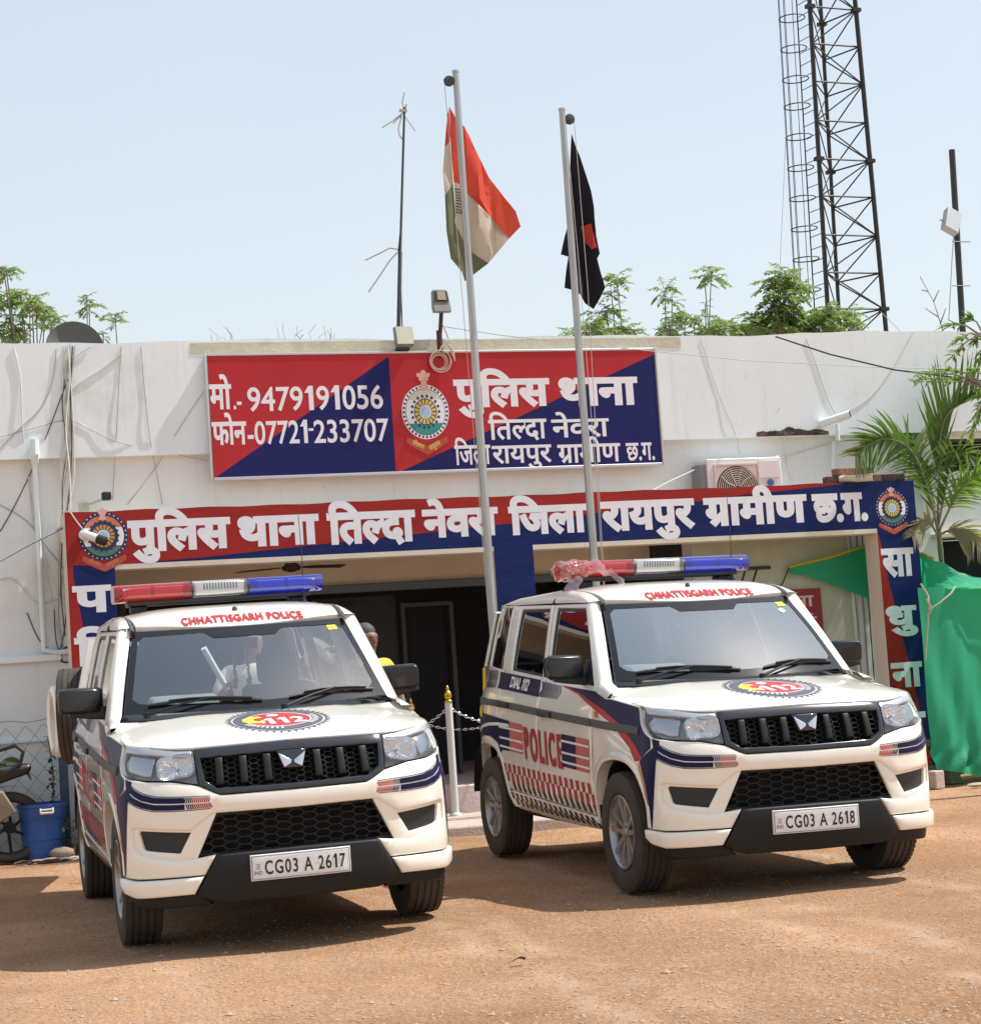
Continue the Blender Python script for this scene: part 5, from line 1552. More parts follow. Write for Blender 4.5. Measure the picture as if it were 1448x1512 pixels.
def place_car(root, X, Y, yaw, tilt):
    Rz = Matrix.Rotation(yaw, 3, 'Z')
    ex, ey = Vector((1, 0, tilt[1])).normalized(), Vector((0, 1, tilt[0])).normalized()
    ez = ex.cross(ey).normalized(); ey = ez.cross(ex)
    L = Matrix((ex, ey, ez)).transposed()
    root.matrix_world = Matrix.Translation((X, Y, tilt[2] - tilt[0] * 1.34)) @ (Rz @ L).to_4x4()

def kids(o): return [c for c in bpy.data.objects if c.parent == o]
def copy_tree(o, parent=None):
    c = o.copy(); COL.objects.link(c)
    c.parent = parent
    if parent is not None: c.matrix_parent_inverse = o.matrix_parent_inverse.copy()
    for k in kids(o): copy_tree(k, c)
    return c
def find(o, name):
    for k in kids(o):
        if k.name.split('.')[0] == name: return k
        r = find(k, name)
        if r: return r

GRP = 'white police cars parked in front of the station'
CAR1 = empty('police_car', 'white police car numbered CG03 A 2617 with its tailgate and spare wheel swung open', 'car', group=GRP)
build_car(CAR1)
CAR2 = copy_tree(CAR1)
CAR2['label'] = 'white police car numbered CG03 A 2618 with torn plastic wrap on its light bar'
dw = [k for k in kids([d for d in kids(CAR1) if d.name == 'door'][0]) if k.name.startswith('door_window')][0]
bpy.data.objects.remove(dw)                     # the driver's window of the first car is wound down
for c, num in ((CAR1, 'CG03 A 2617'), (CAR2, 'CG03 A 2618')):
    m = MB(); decal(m, fit(num, -.183, .226, .370, .440, bold=.016, track=.10), fF, raw=True, h=.08, lift=.0285)
    m.build('plate_number', mat('plate_black', (.012, .012, .014), .5), parent=find(c, 'number_plate'), smooth=0)
place_car(CAR1, -1.29434, 10.7047, .28169, (-.00256, .00752, .00515))
place_car(CAR2, 1.42381, 11.5201, .28170, (.00484, -.01202, -.00361))
tg = find(CAR1, 'tailgate'); tg.rotation_euler = (0, 0, math.radians(80))
ws = find(CAR2, 'windscreen')                   # the second car's windscreen: pale dust, with sky reflection painted into its haze
ws.data = ws.data.copy()
ws.data.materials[0] = glass('hazed_windscreen_glass', (.66, .76, .80), haze=.17, hazecol=(.48, .64, .76), ior=1.62, boost=2.3)
m = MB(); decal(m, [np.array(circ(.80, .79, .035, .034, n=16))], fW, h=.2, lift=.0035); m.build('oval_sticker', mat('pale_sticker', (.55, .68, .66), .6), parent=CAR2)
# plastic film bunched round the red end of the second car's light bar
film = glass('clear_film', (.97, .93, .92), haze=.16, hazecol=(.80, .52, .50), boost=1.5, rough=.10)
m = MB(); rr = random.Random(11)
def wrapf(i, j):
    x = -.665 + .19 * i; a = 2 * math.pi * j
    k = 1 + .10 * math.sin(5 * a + 9 * i) + .08 * math.sin(11 * a - 21 * i) + .05 * rr.uniform(-1, 1)
    e = .55 if i < .02 else 1
    return (x, .168 * math.cos(a) * k * e, .120 + .063 * math.sin(a) * k * e)
m.grid(wrapf, 12, 40)
def tail(i, j):
    x = -.48 + .22 * i; w = .05 * (1 - .5 * i)
    return (x, -.175 - .02 * math.sin(9 * i) + .03 * (j - .5), .135 - .13 * i * i + w * (j - .5) * 2 + .012 * math.sin(14 * i + 6 * j))
m.grid(tail, 14, 6)
m.grid(lambda i, j: (-.66 + .10 * j + .02 * math.sin(7 * i), -.16 - .03 * i, .07 - .11 * i + .015 * math.sin(9 * j)), 6, 6)
m.build('plastic_wrap', film, parent=find(CAR2, 'light_bar'), smooth=40)
# ------------------------------------------------------------------ poles and flags
PK = 15.6
def flagpole(u0, v0, u1, v1, side, label):
    a, b = pb(u0, v0, PK), pb(u1, v1, PK)
    s = (a.x + b.x) / 2; zt = a.z; z0 = .085
    r = bempty('flagpole', label, 'flagpole', s, PK, z0, 'flagpoles on the concrete pad')
    sh = lambda z: (a.x - b.x) * (z - b.z) / (a.z - b.z) + b.x - s
    m = MB(); m.tube([(sh(z0), 0, 0), (sh(z0 + (zt - z0) * .5), 0, (zt - z0) * .5), (sh(zt), 0, zt - z0)], [.037, .034, .028], 14); m.lathe([(.031, zt - z0), (.031, zt - z0 + .02), (.0, zt - z0 + .024)], 14, c=(sh(zt), 0, 0))
    m.build('pole', M['steel'], parent=r, smooth=50)
    m = MB(); d = side * .065; h = zt - z0 - .075
    m.lathe([(.040, -.014), (.046, -.012), (.038, -.004), (.038, .004), (.046, .012), (.040, .014)], 18, c=(sh(zt) + d, 0, h), axis='y'); m.box(sh(zt) + min(0, d), sh(zt) + max(0, d), -.02, -.016, h - .012, h + .012); m.box(sh(zt) + min(0, d), sh(zt) + max(0, d), .016, .02, h - .012, h + .012)
    m.build('pulley', M['dark_steel'], parent=r)
    m = MB(); x0 = sh(zt) + d
    m.tube([(x0 + .042 * side, .0, h), (x0 + .035 * side + .01, -.03, h * .75), (sh(h * .4) + side * .07, -.05, h * .45), (sh(0) + side * .045, -.045, 1.0)], .003, 5)
    m.tube([(x0 - .042 * side, .0, h), (x0 - .03 * side, -.045, h * .8), (sh(h * .4) + side * .055, -.05, h * .45), (sh(0) + side * .04, -.045, 1.0)], .003, 5)
    m.build('halyard', mat('rope_white', (.40, .38, .34), .9), parent=r)
    return s
flagpole(672.5, 107, 727, 905, -1, 'taller steel flagpole carrying the saffron white and green flag')
flagpole(829.5, 163, 877, 826, 1, 'shorter steel flagpole carrying the dark police flag')

def cloth(name, label, cat, polys, mats, k, fold, base, conv):
    """flag panels given as picture outlines turned into cloth of real size hanging at depth k"""
    m = MB(); bp_ = pb(*base, k)
    vt = {}
    for poly, mi in polys:
        pts = [pb(*conv(p), k) for p in poly]
        V, T = tri2d(orient([(p.x, p.z) for p in pts]), .045)
        m.add([(a, k + fold(a, b), b) for a, b in V], [tuple(t) for t in T], mi)
    o = m.bbuild(name, mats, bp_.x, k, bp_.z, smooth=70)
    return tag(o, label, cat)
c6 = lambda p: (520 + p[0] / 3.436, 80 + p[1] / 3.436)
def clothmat(name, c, c2):
    m = mat(name, c, .85, col2=c2, scale=3, spec=.2)
    nt = m.node_tree; b = nt.nodes['Principled BSDF']
    tr = nt.nodes.new('ShaderNodeBsdfTranslucent'); tr.inputs[0].default_value = (*c, 1)
    mx = nt.nodes.new('ShaderNodeMixShader'); mx.inputs[0].default_value = .35
    nt.links.new(b.outputs[0], mx.inputs[1]); nt.links.new(tr.outputs[0], mx.inputs[2]); nt.links.new(mx.outputs[0], nt.nodes['Material Output'].inputs[0])
    return m
F_SAF = clothmat('saffron_cloth', (.60, .080, .050), (.68, .11, .07)); F_SAF2 = clothmat('saffron_cloth_shaded', (.50, .055, .035), (.56, .07, .045))  # second saffron is the same cloth with the fold's shade in its colour
F_WHT = clothmat('white_cloth', (.52, .45, .36), (.60, .54, .45)); F_GRN = clothmat('green_cloth', (.135, .16, .085), (.19, .20, .12))
F_NAV = mat('navy_thread', (.02, .02, .05), .9)
flag_polys = [
    ([(495, 262), (530, 330), (560, 375), (620, 480), (700, 620), (825, 800), (845, 880), (795, 935), (700, 822), (585, 705), (552, 655), (527, 640), (512, 520), (500, 400)], 0),
    ([(493, 264), (500, 400), (500, 436), (472, 470), (480, 395), (488, 300)], 1),
    ([(472, 470), (500, 436), (512, 530), (522, 642), (485, 690), (463, 722), (455, 600)], 2),
    ([(463, 722), (485, 690), (522, 642), (527, 700), (532, 790), (520, 850), (545, 905), (572, 945), (590, 1030), (570, 1152), (545, 1110), (495, 1040), (470, 900)], 3),
    ([(527, 640), (552, 655), (585, 705), (700, 822), (795, 935), (740, 1005), (682, 1066), (602, 990), (572, 945), (545, 905), (520, 850), (532, 790)], 2),
    ([(572, 945), (602, 990), (682, 1066), (612, 1120), (570, 1152), (590, 1030)], 3)]
FK = PK + .115      # the cloth hangs behind the pole
fold1 = lambda a, b: .045 * math.sin(a * 21 + b * 2.2) + .02 * math.sin(a * 47 - b * 5)
cloth('flag', 'saffron white and green flag with navy wheel hanging from the taller pole', 'flag', flag_polys, [F_SAF, F_SAF2, F_WHT, F_GRN], FK, fold1, (664, 160), c6)
fl = bpy.data.objects['flag']
m = MB()
for i in range(9):
    y = 672 + 15 * i; x = 545 - 3 * abs(i - 4) * .6
    q = [pb(*c6((xx, yy)), FK) for xx, yy in ((x - 12, y), (x + 12, y + 9), (x + 12, y + 13), (x - 12, y + 5))]
    m.add([(p.x, FK + fold1(p.x, p.z) - .008, p.z) for p in q], [(0, 1, 2, 3)])
q = [pb(*c6((553 + 9 * math.sin(t), 735 - 70 * math.cos(t))), FK) for t in np.linspace(0, math.pi, 10)]
m.tube([(p.x, FK + fold1(p.x, p.z) - .010, p.z) for p in q], .006, 5)
b0 = pb(664, 160, FK); m.v = [(a - b0.x, b - FK, c - b0.z) for a, b, c in m.v]
m.build('wheel_emblem', F_NAV, parent=fl)
F_BLK = mat('dark_navy_cloth', (.008, .008, .016), .8, spec=.3); F_RED = mat('red_patch', (.55, .05, .03), .8)
fold2 = lambda a, b: .05 * math.sin(a * 26 + b * 1.5) + .015 * math.sin(a * 60 - b * 4)
cloth('flag', 'dark navy police flag with a red patch hanging limp from the shorter pole', 'flag',
      [([(1120, 395), (1135, 460), (1150, 520), (1178, 610), (1200, 700), (1212, 780), (1217, 850), (1228, 930), (1248, 1015), (1235, 1040), (1250, 1105), (1270, 1190), (1252, 1240), (1230, 1290), (1190, 1258), (1145, 1222), (1112, 1200), (1084, 1180), (1086, 1100), (1090, 1030), (1065, 1010), (1075, 930), (1085, 870), (1098, 800), (1112, 720), (1113, 640), (1116, 560), (1118, 470)], 0)], [F_BLK], FK, fold2, (847, 200), c6)
m = MB()
V, T = tri2d(orient([(lambda p: (p.x, p.z))(pb(*c6(q), FK)) for q in ((1165, 870), (1203, 864), (1208, 900), (1230, 985), (1208, 992), (1178, 935))]), .03)
m.add([(a, FK + fold2(a, b) - .008, b) for a, b in V], [tuple(t) for t in T])
b0 = pb(847, 200, FK); m.v = [(a - b0.x, b - FK, c - b0.z) for a, b, c in m.v]
m.build('patch', F_RED, parent=bpy.data.objects['flag.001'])

# ------------------------------------------------------------------ roof edge: mast, lights, dish
def bthing(name, label, cat, at, group=None):
    return bempty(name, label, cat, at[0], at[1], at[2], group)
def bpart(mb, name, mats, th, at, **kw):
    mb.v = [(a - at[0], b - at[1], c - at[2]) for a, b, c in mb.v]
    return mb.build(name, mats, parent=th, **kw)
KM = KW + .05
a, b_ = pb(597, 158, KM), pb(585, 492, KM)
at = (b_.x, KM, 4.36); th = bthing('antenna_mast', 'thin antenna mast with bent whip elements standing on the parapet', 'antenna', at)
m = MB(); m.tube([(b_.x, KM, 4.2), (b_.x + .4 * (a.x - b_.x), KM, 5.2), (b_.x + .41 * (a.x - b_.x), KM, 5.21), (a.x, KM, a.z)], [.020, .020, .013, .011], 8); bpart(m, 'mast', M['dark_steel'], th, at)
m = MB()
def ps(u, v, dk=0): p = pb(u, v, KM + dk); return (p.x, KM + dk, p.z)
for q in (((597, 170), (594, 150), (597, 136)), ((595, 166), (580, 178), (564, 188)), ((593, 170), (586, 176), (580, 182)), ((598, 172), (606, 183), (613, 193)), ((593, 170), (588, 190), (590, 200), (596, 208))): m.tube([ps(*p) for p in q], .006, 5)
m.box(a.x - .05, a.x + .02, KM - .012, KM + .012, a.z - .045, a.z - .02); m.tube([(a.x, KM, a.z - .05), (a.x + .02, KM, a.z + .03)], .008, 5)
for q in (((587, 368), (575, 366), (560, 374), (539, 384)), ((586, 373), (575, 385), (560, 408), (544, 431))): m.tube([ps(*p) for p in q], .007, 5)
bpart(m, 'whip_elements', M['cable_grey'], th, at)
m = MB(); m.tube([ps(596, 210), ps(592, 330), ps(588, 372), ps(592, 430), ps(594, 488)], .006, 5); bpart(m, 'feed_cable', M['cable_black'], th, at)

p = pb(596, 498, KW - .2); at = (p.x, KW - .16, p.z - .09)
th = bthing('flood_light', 'pale square flood light clamped to the parapet at the foot of the mast', 'flood light', at)
m = MB(); m.prism([(at[1] - .02, at[2]), (at[1] - .09, at[2] + .02), (at[1] - .05, at[2] + .19), (at[1] + .02, at[2] + .19)], lambda a, b, d: (d, a, b), p.x - .085, p.x + .085); bpart(m, 'lamp_body', M['grey_mid'], th, at, bevel=.01)
m = MB(); m.prism([(at[1] - .094, at[2] + .022), (at[1] - .054, at[2] + .186), (at[1] - .050, at[2] + .186), (at[1] - .088, at[2] + .022)], lambda a, b, d: (d, a, b), p.x - .075, p.x + .075); bpart(m, 'lamp_glass', mat('lamp_face', (.50, .52, .42), .35), th, at)
m = MB(); m.box(p.x - .06, p.x + .06, at[1] - .01, KW - .1, at[2] - .02, at[2] + .005); bpart(m, 'bracket', M['dark_steel'], th, at)

KL = KW - .16
p0, p1 = pb(650, 520, KL), pb(652, 462, KL); pt_ = pb(652, 424, KL)
at = (p0.x, KL, p0.z); th = bthing('street_light', 'LED street light head tilted up on a short brown post above the name board', 'street light', at)
m = MB(); m.tube([(p0.x, KL, p0.z - .05), (p0.x, KL, p0.z + .20)], .026, 10); m.tube([(p0.x + .01, KL, p0.z + .18), (p1.x, KL, p1.z + .03)], .019, 10); bpart(m, 'post', mat('brown_steel', (.06, .035, .028), .6, .3), th, at)
m = MB(); hw = .085
m.prism([(p1.x - hw, p1.z), (p1.x + hw, p1.z), (p1.x + hw + .003, p1.z + .05), (p1.x + hw - .008, p1.z + .20), (p1.x + hw - .02, p1.z + .225), (p1.x - hw + .024, p1.z + .225), (p1.x - hw + .012, p1.z + .20), (p1.x - hw - .003, p1.z + .05)], lambda a, b, d: (a, d + .25 * (b - p1.z), b), KL - .04, KL + .02)
bpart(m, 'lamp_head', mat('light_grey_cast', (.23, .22, .20), .6), th, at, bevel=.012)
m = MB(); m.prism([(p1.x - .065, p1.z + .105), (p1.x + .068, p1.z + .105), (p1.x + .062, p1.z + .205), (p1.x - .055, p1.z + .205)], lambda a, b, d: (a, d + .25 * (b - p1.z), b), KL - .052, KL - .041); o = bpart(m, 'lamp_glass', M['black'], th, at)
m = MB(); m.prism([(p1.x - .038, p1.z + .118), (p1.x + .045, p1.z + .118), (p1.x + .042, p1.z + .20), (p1.x - .034, p1.z + .20)], lambda a, b, d: (a, d + .25 * (b - p1.z), b), KL - .056, KL - .053); bpart(m, 'led_panel', mat('led_panel_dull', (.30, .26, .20), .5), th, at)

pd = pb(108, 500, 18.3); at = (pd.x, 18.3, 3.6)
th = bthing('satellite_dish', 'dull grey satellite dish standing behind the left end of the parapet', 'satellite dish', at)
m = MB(); cz_ = pb(108, 475, 18.3).z - .27
rows = [(r, .10 * (r / .27) ** 2) for r in (0, .05, .1, .15, .2, .24, .265, .27)]
vs_ = []
for r, d in rows:
    for j in range(36):
        t = 2 * math.pi * j / 36
        vs_.append((pd.x + r * math.cos(t), 18.3 - d + .12 * r * math.sin(t) / .27 * .6, cz_ + r * math.sin(t)))
m.add(vs_, [(i * 36 + j, i * 36 + (j + 1) % 36, (i + 1) * 36 + (j + 1) % 36, (i + 1) * 36 + j) for i in range(7) for j in range(36)])
bpart(m, 'dish', mat('dish_grey', (.10, .11, .10), .7), th, at, smooth=60)
m = MB(); m.tube([(pd.x, 18.32, 3.6), (pd.x, 18.32, cz_)], .025, 8); m.tube([(pd.x, 18.28, cz_ - .2), (pd.x, 17.85, cz_ - .05)], .01, 6); bpart(m, 'stand', M['dark_steel'], th, at)

# coil of cable hung on the board
m = MB(); pc = pb(648.5, 533, KB - .03); rr = random.Random(4)
for i in range(5):
    r0 = .082 + .014 * (i - 2) * .7; ox, oz = rr.uniform(-.01, .01), rr.uniform(-.01, .01)
    m.tube([(pc.x + ox + r0 * math.cos(t), KB - .03 - .006 * i, pc.z + oz + r0 * .98 * math.sin(t)) for t in np.linspace(0, 2 * math.pi, 28, endpoint=False)], .0055, 5, closed=True)
m.tube([(pc.x + .10, KB - .02, pc.z + .16), (pc.x + .13, KB - .03, pc.z + .05), (pc.x + .145, KB - .03, pc.z - .0), (pc.x + .138, KB - .03, pc.z + .10), (pc.x + .11, KB - .02, pc.z + .15)], .008, 5)
m.tube([(pc.x + .0, KB - .03, pc.z + .08), (pc.x + .03, KB - .03, pc.z + .13), (pc.x + .11, KL, pc.z + .22), (p0.x + .03, KL - .03, p0.z + .25)], .007, 5)
tag(m.bbuild('cable_coil', mat('cable_pinkwhite', (.55, .42, .36), .7), pc.x, KB - .03, pc.z), 'coil of pale cable hanging on the name board below the street light', 'cable')

# CCTV cameras
p = pb(125, 789, K0 - .06); at = (p.x, K0, p.z)
th = bthing('security_camera', 'white bullet security camera fixed over the left painted crest', 'security camera', at)
m = MB(); m.lathe([(.045, 0), (.045, -.03), (.02, -.04), (0, -.04)], 16, c=(p.x, K0 - .001, p.z), axis='y'); bpart(m, 'mount', M['white_plastic'], th, at)
m = MB(); e = Vector((p.x + .16, K0 - .15, p.z - .075)); s0 = Vector((p.x, K0 - .06, p.z)); m.tube([s0, s0.lerp(e, .05), s0.lerp(e, .62)], [.028, .036, .038], 14); bpart(m, 'body', M['white_plastic'], th, at, smooth=50)
m = MB(); m.tube([s0.lerp(e, .60), s0.lerp(e, .98), e], [.039, .040, .034], 14); m.tube([e, e.lerp(s0, -.02)], .02, 12); bpart(m, 'lens_hood', M['black'], th, at, smooth=50)
m = MB(); m.tube([(p.x, K0 - .03, p.z + .03), (p.x - .06, K0 - .02, p.z + .12), (p.x - .10, K0 - .01, p.z + .19), (p.x - .16, K0 + .1, p.z + .22)], .006, 5); bpart(m, 'lead', M['cable_white'], th, at)
p = pb(157, 734, KW - .25); at = (p.x - .15, KW - .02, p.z - .03)
th = bthing('security_camera', 'small black tipped security camera on a white arm above the porch frame', 'security camera', at)
m = MB(); m.tube([(p.x - .16, KW - .005, p.z - .05), (p.x - .02, KW - .20, p.z - .01)], .013, 8); m.box(p.x - .2, p.x - .12, KW - .012, KW - .001, p.z - .09, p.z - .02); bpart(m, 'arm', mat('pale_green_white', (.45, .52, .42), .6), th, at)
m = MB(); m.box(p.x - .035, p.x + .04, KW - .28, KW - .18, p.z - .025, p.z + .045); bpart(m, 'camera_body', M['black'], th, at, bevel=.01)

# air conditioner on the porch slab
a, b_ = pb(1034, 678, 16.74), pb(1152, 673, 16.74); at = (a.x, 16.74, 2.62); zt_ = a.z
th = bthing('air_conditioner', 'white air conditioner outdoor unit sitting on the porch roof', 'air conditioner', at)
m = MB(); m.box(a.x + .06, b_.x, 16.74, 16.97, 2.64, zt_); bpart(m, 'casing', M['white_plastic'], th, at, bevel=.012)
m = MB(); m.box(a.x, a.x + .058, 16.76, 16.96, 2.66, zt_ - .05); bpart(m, 'coil_side', M['grey_mid'], th, at)
m = MB(); cx, cz = a.x + .36, zt_ - .29
m.lathe([(.215, -.001), (.215, -.006), (.0, -.006)], 36, c=(cx, 16.742, cz), axis='y'); fo = bpart(m, 'fan_opening', mat('fan_dark', (.10, .095, .085), .6), th, at)
m = MB()
for i in range(9):
    r = .03 + .021 * i
    m.tube([(cx + r * math.cos(t), 16.728, cz + r * math.sin(t)) for t in np.linspace(0, 2 * math.pi, 32, endpoint=False)], .0032, 4, closed=True)
for i in range(10):
    t = 2 * math.pi * i / 10; m.tube([(cx + .03 * math.cos(t), 16.727, cz + .03 * math.sin(t)), (cx + .12 * math.cos(t + .12), 16.727, cz + .12 * math.sin(t + .12)), (cx + .205 * math.cos(t), 16.728, cz + .205 * math.sin(t))], .0032, 4)
for (x0, x1, z0, z1) in ((-.235, .235, -.235, -.22), (-.235, .235, .22, .235), (-.235, -.22, -.22, .22), (.22, .235, -.22, .22)): m.box(cx + x0, cx + x1, 16.722, 16.739, cz + z0, cz + z1)
bpart(m, 'fan_grille', M['pale_trim'], th, at)
m = MB(); m.lathe([(.034, -.002), (.034, -.010), (0, -.012)], 20, c=(b_.x - .13, 16.738, zt_ - .245), axis='y'); bpart(m, 'badge_disc', mat('badge_blue', (.01, .09, .35), .2, coat=1), th, at)
m = MB(); m.box(b_.x - .24, b_.x - .03, 16.732, 16.739, zt_ - .20, zt_ - .03); bpart(m, 'service_panel', M['white_plastic'], th, at, bevel=.003)

# loose bricks and pipes on the porch roof, spout through the parapet
rr = random.Random(9); nb = 0
places = [(9.02, 0), (9.22, 0), (9.40, 0), (9.58, 0), (9.12, .075), (9.33, .075), (9.66, .0)]
wlab = ['brick at the left end of the row on the porch roof', 'second brick from the left in the bottom row on the porch roof', 'third brick in the bottom row on the porch roof', 'broken brick behind the pipe on the porch roof', 'upper brick lying across the left bricks on the porch roof', 'upper brick lying flat in the middle of the porch roof row', 'brick nearest the right crest on the porch roof']
for (s, dz), lab in zip(places, wlab):
    m = MB(); m.box(-.10, .10, -.05, .05, 0, .07, M=Matrix.Rotation(rr.uniform(-.25, .25), 4, 'Z'))
    o = m.build('brick', M['brick'] if nb % 3 else M['mortar'], loc=bw(s, K0 + .13, 2.846 + dz), rz=BYAW + rr.uniform(-.1, .1), bevel=.008)
    tag(o, 'loose weathered ' + lab, 'brick', 'loose bricks on the porch roof'); nb += 1
m = MB(); q0, q1 = pb(1252, 708, K0 + .02), pb(1289, 706, K0 - .10)
d_ = (Vector((q1.x, K0 - .10, q1.z)) - Vector((q0.x, K0 + .02, q0.z)))
def pipe(mb, a, b, r):
    a, b = Vector(a), Vector(b); t = (b - a).normalized()
    mb.tube([a, b], r, 16, 0); mb.tube([b - t * .001, b + t * .0015], r * .86, 16, 1)
pipe(m, (q0.x - .05, K0 + .10, 2.885), (q1.x, K0 - .10, 2.875), .036)
tag(m.bbuild('pvc_pipe', [M['pvc'], M['pvc_in']], q0.x, K0, 2.885), 'short cream plastic pipe poking out over the porch edge beside the right crest', 'pipe')
m = MB(); q = pb(1253, 612, KW - .3); pipe(m, (q.x - .22, KW - .12, q.z - .06), (q.x, KW - .32, q.z), .040)
tag(m.bbuild('pvc_pipe', [M['white_wall'], M['pvc_in']], q.x, KW - .15, q.z), 'white plastic drain spout sticking out of the parapet above the palm', 'pipe')

# ------------------------------------------------------------------ cables on the wall
def cable(pts, r, mname, label, k=None, sub=True):
    k = k if k is not None else KW - .12
    P_ = []
    for p in pts:
        kk = p[2] if len(p) > 2 else None
        q0 = pb(p[0], p[1], KW - .115)
        r_ = r * .75
        if kk is None: kk = (KW - .102 - r_) if q0.z > 3.40 else ((KW - .118 - r_) if q0.z > 3.355 else (KW - .003 - r_))
        q = pb(p[0], p[1], kk); P_.append(Vector((q.x, kk, q.z)))
    if sub:      # rounded
        out = []
        for i in range(len(P_) - 1):
            a, b, c, d = P_[max(0, i - 1)], P_[i], P_[i + 1], P_[min(len(P_) - 1, i + 2)]
            for t in np.linspace(0, 1, 6, endpoint=False):
                out.append(.5 * ((2 * b) + (c - a) * t + (2 * a - 5 * b + 4 * c - d) * t * t + (-a + 3 * b - 3 * c + d) * t ** 3))
        out.append(P_[-1]); P_ = out
    m = MB(); m.tube(P_, r * .75, 5)
    base = P_[-1]
    tag(m.bbuild('cable', M[mname], base.x, base.y, base.z), label, 'cable', 'cables on the station wall')
cable([(20, 512), (30, 560), (34, 640), (44, 720), (58, 790), (72, 840)], .007, 'cable_white', 'white cable dropping from the parapet at the far left edge')
cable([(83, 515), (78, 560), (62, 600), (30, 632), (0, 662)], .005, 'cable_grey', 'grey cable sweeping down left from the bundle to the picture edge')
KC = KW - .110
def strand(pts, r, mn, label, dk=0.0): cable([(u, v, KC - dk) for u, v in pts], r, mn, label)
strand([(97, 511), (92, 560), (95, 620), (90, 690), (92, 760), (90, 840)], .010, 'cable_white', 'leftmost thick white cable of the vertical bundle beside the porch')
strand([(102, 510), (98, 570), (100, 640), (106, 700), (97, 760), (96, 850), (99, 900)], .008, 'cable_grey', 'grey cable in the middle of the vertical bundle beside the porch', .004)
strand([(107, 511), (104, 580), (106, 660), (101, 740), (92, 800), (90, 870), (96, 940)], .007, 'cable_black', 'black cable along the right of the vertical bundle beside the porch', .006)
strand([(100, 511), (103, 560), (97, 630), (103, 700), (104, 752)], .010, 'cable_white', 'white cable crossing inside the vertical bundle above the porch corner', .008)
strand([(94, 511), (97, 555), (101, 600), (97, 680), (99, 740), (95, 800), (97, 880)], .008, 'cable_white', 'white cable twisting left to right through the vertical bundle', .004)
strand([(110, 512), (107, 545), (101, 590), (104, 640), (99, 690), (93, 730), (88, 800), (86, 880)], .006, 'cable_grey', 'grey cable swinging out at the left foot of the vertical bundle', .005)
strand([(104, 560), (108, 620), (110, 680), (107, 720), (100, 748)], .008, 'cable_white', 'short white cable bulging right of the vertical bundle under the ledge', .005)
strand([(96, 560), (92, 600), (98, 660), (92, 720), (94, 790)], .005, 'cable_black', 'thin black cable tangled in the vertical bundle at ledge height', .006)
strand([(134, 512), (120, 520), (104, 535), (96, 560)], .007, 'cable_white', 'white cable curving from the dish foot into the top of the bundle')
cable([(180, 522), (150, 545), (118, 565), (100, 580)], .008, 'cable_white', 'white cable sloping from the parapet top into the bundle')
cable([(0, 645), (50, 632), (100, 620), (130, 632), (185, 655), (305, 680)], .004, 'cable_grey', 'thin wire with a low peak crossing the parapet left of the board')
cable([(179, 512), (176, 560), (172, 640), (166, 738)], .005, 'cable_grey', 'thin vertical wire hanging left of the name board over the crest')
cable([(208, 512), (214, 580), (222, 650), (240, 745)], .005, 'cable_grey', 'second thin vertical wire hanging left of the name board')
cable([(300, 578), (260, 640), (230, 690), (188, 745)], .004, 'cable_grey', 'thin diagonal wire running from the name board to the porch top')
cable([(100, 560), (70, 640), (42, 705), (20, 750), (0, 785)], .006, 'cable_black', 'dark cable slanting down left from the bundle across the ledge')
cable([(42, 700), (50, 780), (70, 850), (80, 900), (88, 950)], .005, 'cable_white', 'white cable slanting right from the drain pipe to the tangle')
cable([(0, 855), (18, 854), (34, 868), (48, 885), (66, 890), (96, 880)], .008, 'cable_white', 'white cable looping low from the left edge to the tangle')
cable([(40, 905), (55, 940), (70, 958), (92, 975)], .006, 'cable_black', 'black cable drooping into the tangle near the spare wheel')
cable([(80, 900), (82, 940), (88, 960), (95, 930), (100, 890)], .006, 'cable_black', 'black cable looped in the tangle beside the porch column')
cable([(92, 850), (86, 900), (92, 950), (104, 968), (108, 940), (98, 905)], .006, 'cable_grey', 'grey cable looped in the tangle beside the porch column')
cable([(90, 962), (100, 955), (108, 965), (100, 978), (88, 974), (94, 962), (106, 958)], .008, 'cable_black', 'knot of black cable bunched above the spare wheel')
cable([(0, 745), (40, 770), (70, 810), (95, 840)], .005, 'cable_grey', 'thin grey cable curving from the left edge down to the bundle')
cable([(60, 512), (40, 600), (0, 662)], .0035, 'cable_grey', 'faint wire from the dish down to the left edge') if False else None
cable([(1034, 500), (1060, 580), (1085, 640), (1092, 670)], .003, 'cable_grey', 'faint slanting wire on the parapet above the air conditioner')
cable([(1190, 500), (1205, 540), (1222, 590), (1235, 615)], .004, 'cable_grey', 'wire slanting down to the parapet spout')
cable([(1348, 490), (1320, 540), (1285, 585), (1243, 612)], .005, 'cable_white', 'pale wire climbing right from the spout to the parapet top')
cable([(1145, 674, 16.9), (1180, 668), (1230, 652), (1236, 650)], .009, 'cable_white', 'white pipe lagging from the air conditioner to the parapet drain')
cable([(1150, 600), (1160, 680), (1168, 710)], .004, 'cable_white', 'short white cable hanging above the word on the right of the porch')
cable([(1000, 744, 16.5), (960, 728, 16.55), (1033, 690, 16.9)], .008, 'cable_white', 'white pipe reaching the left side of the air conditioner')
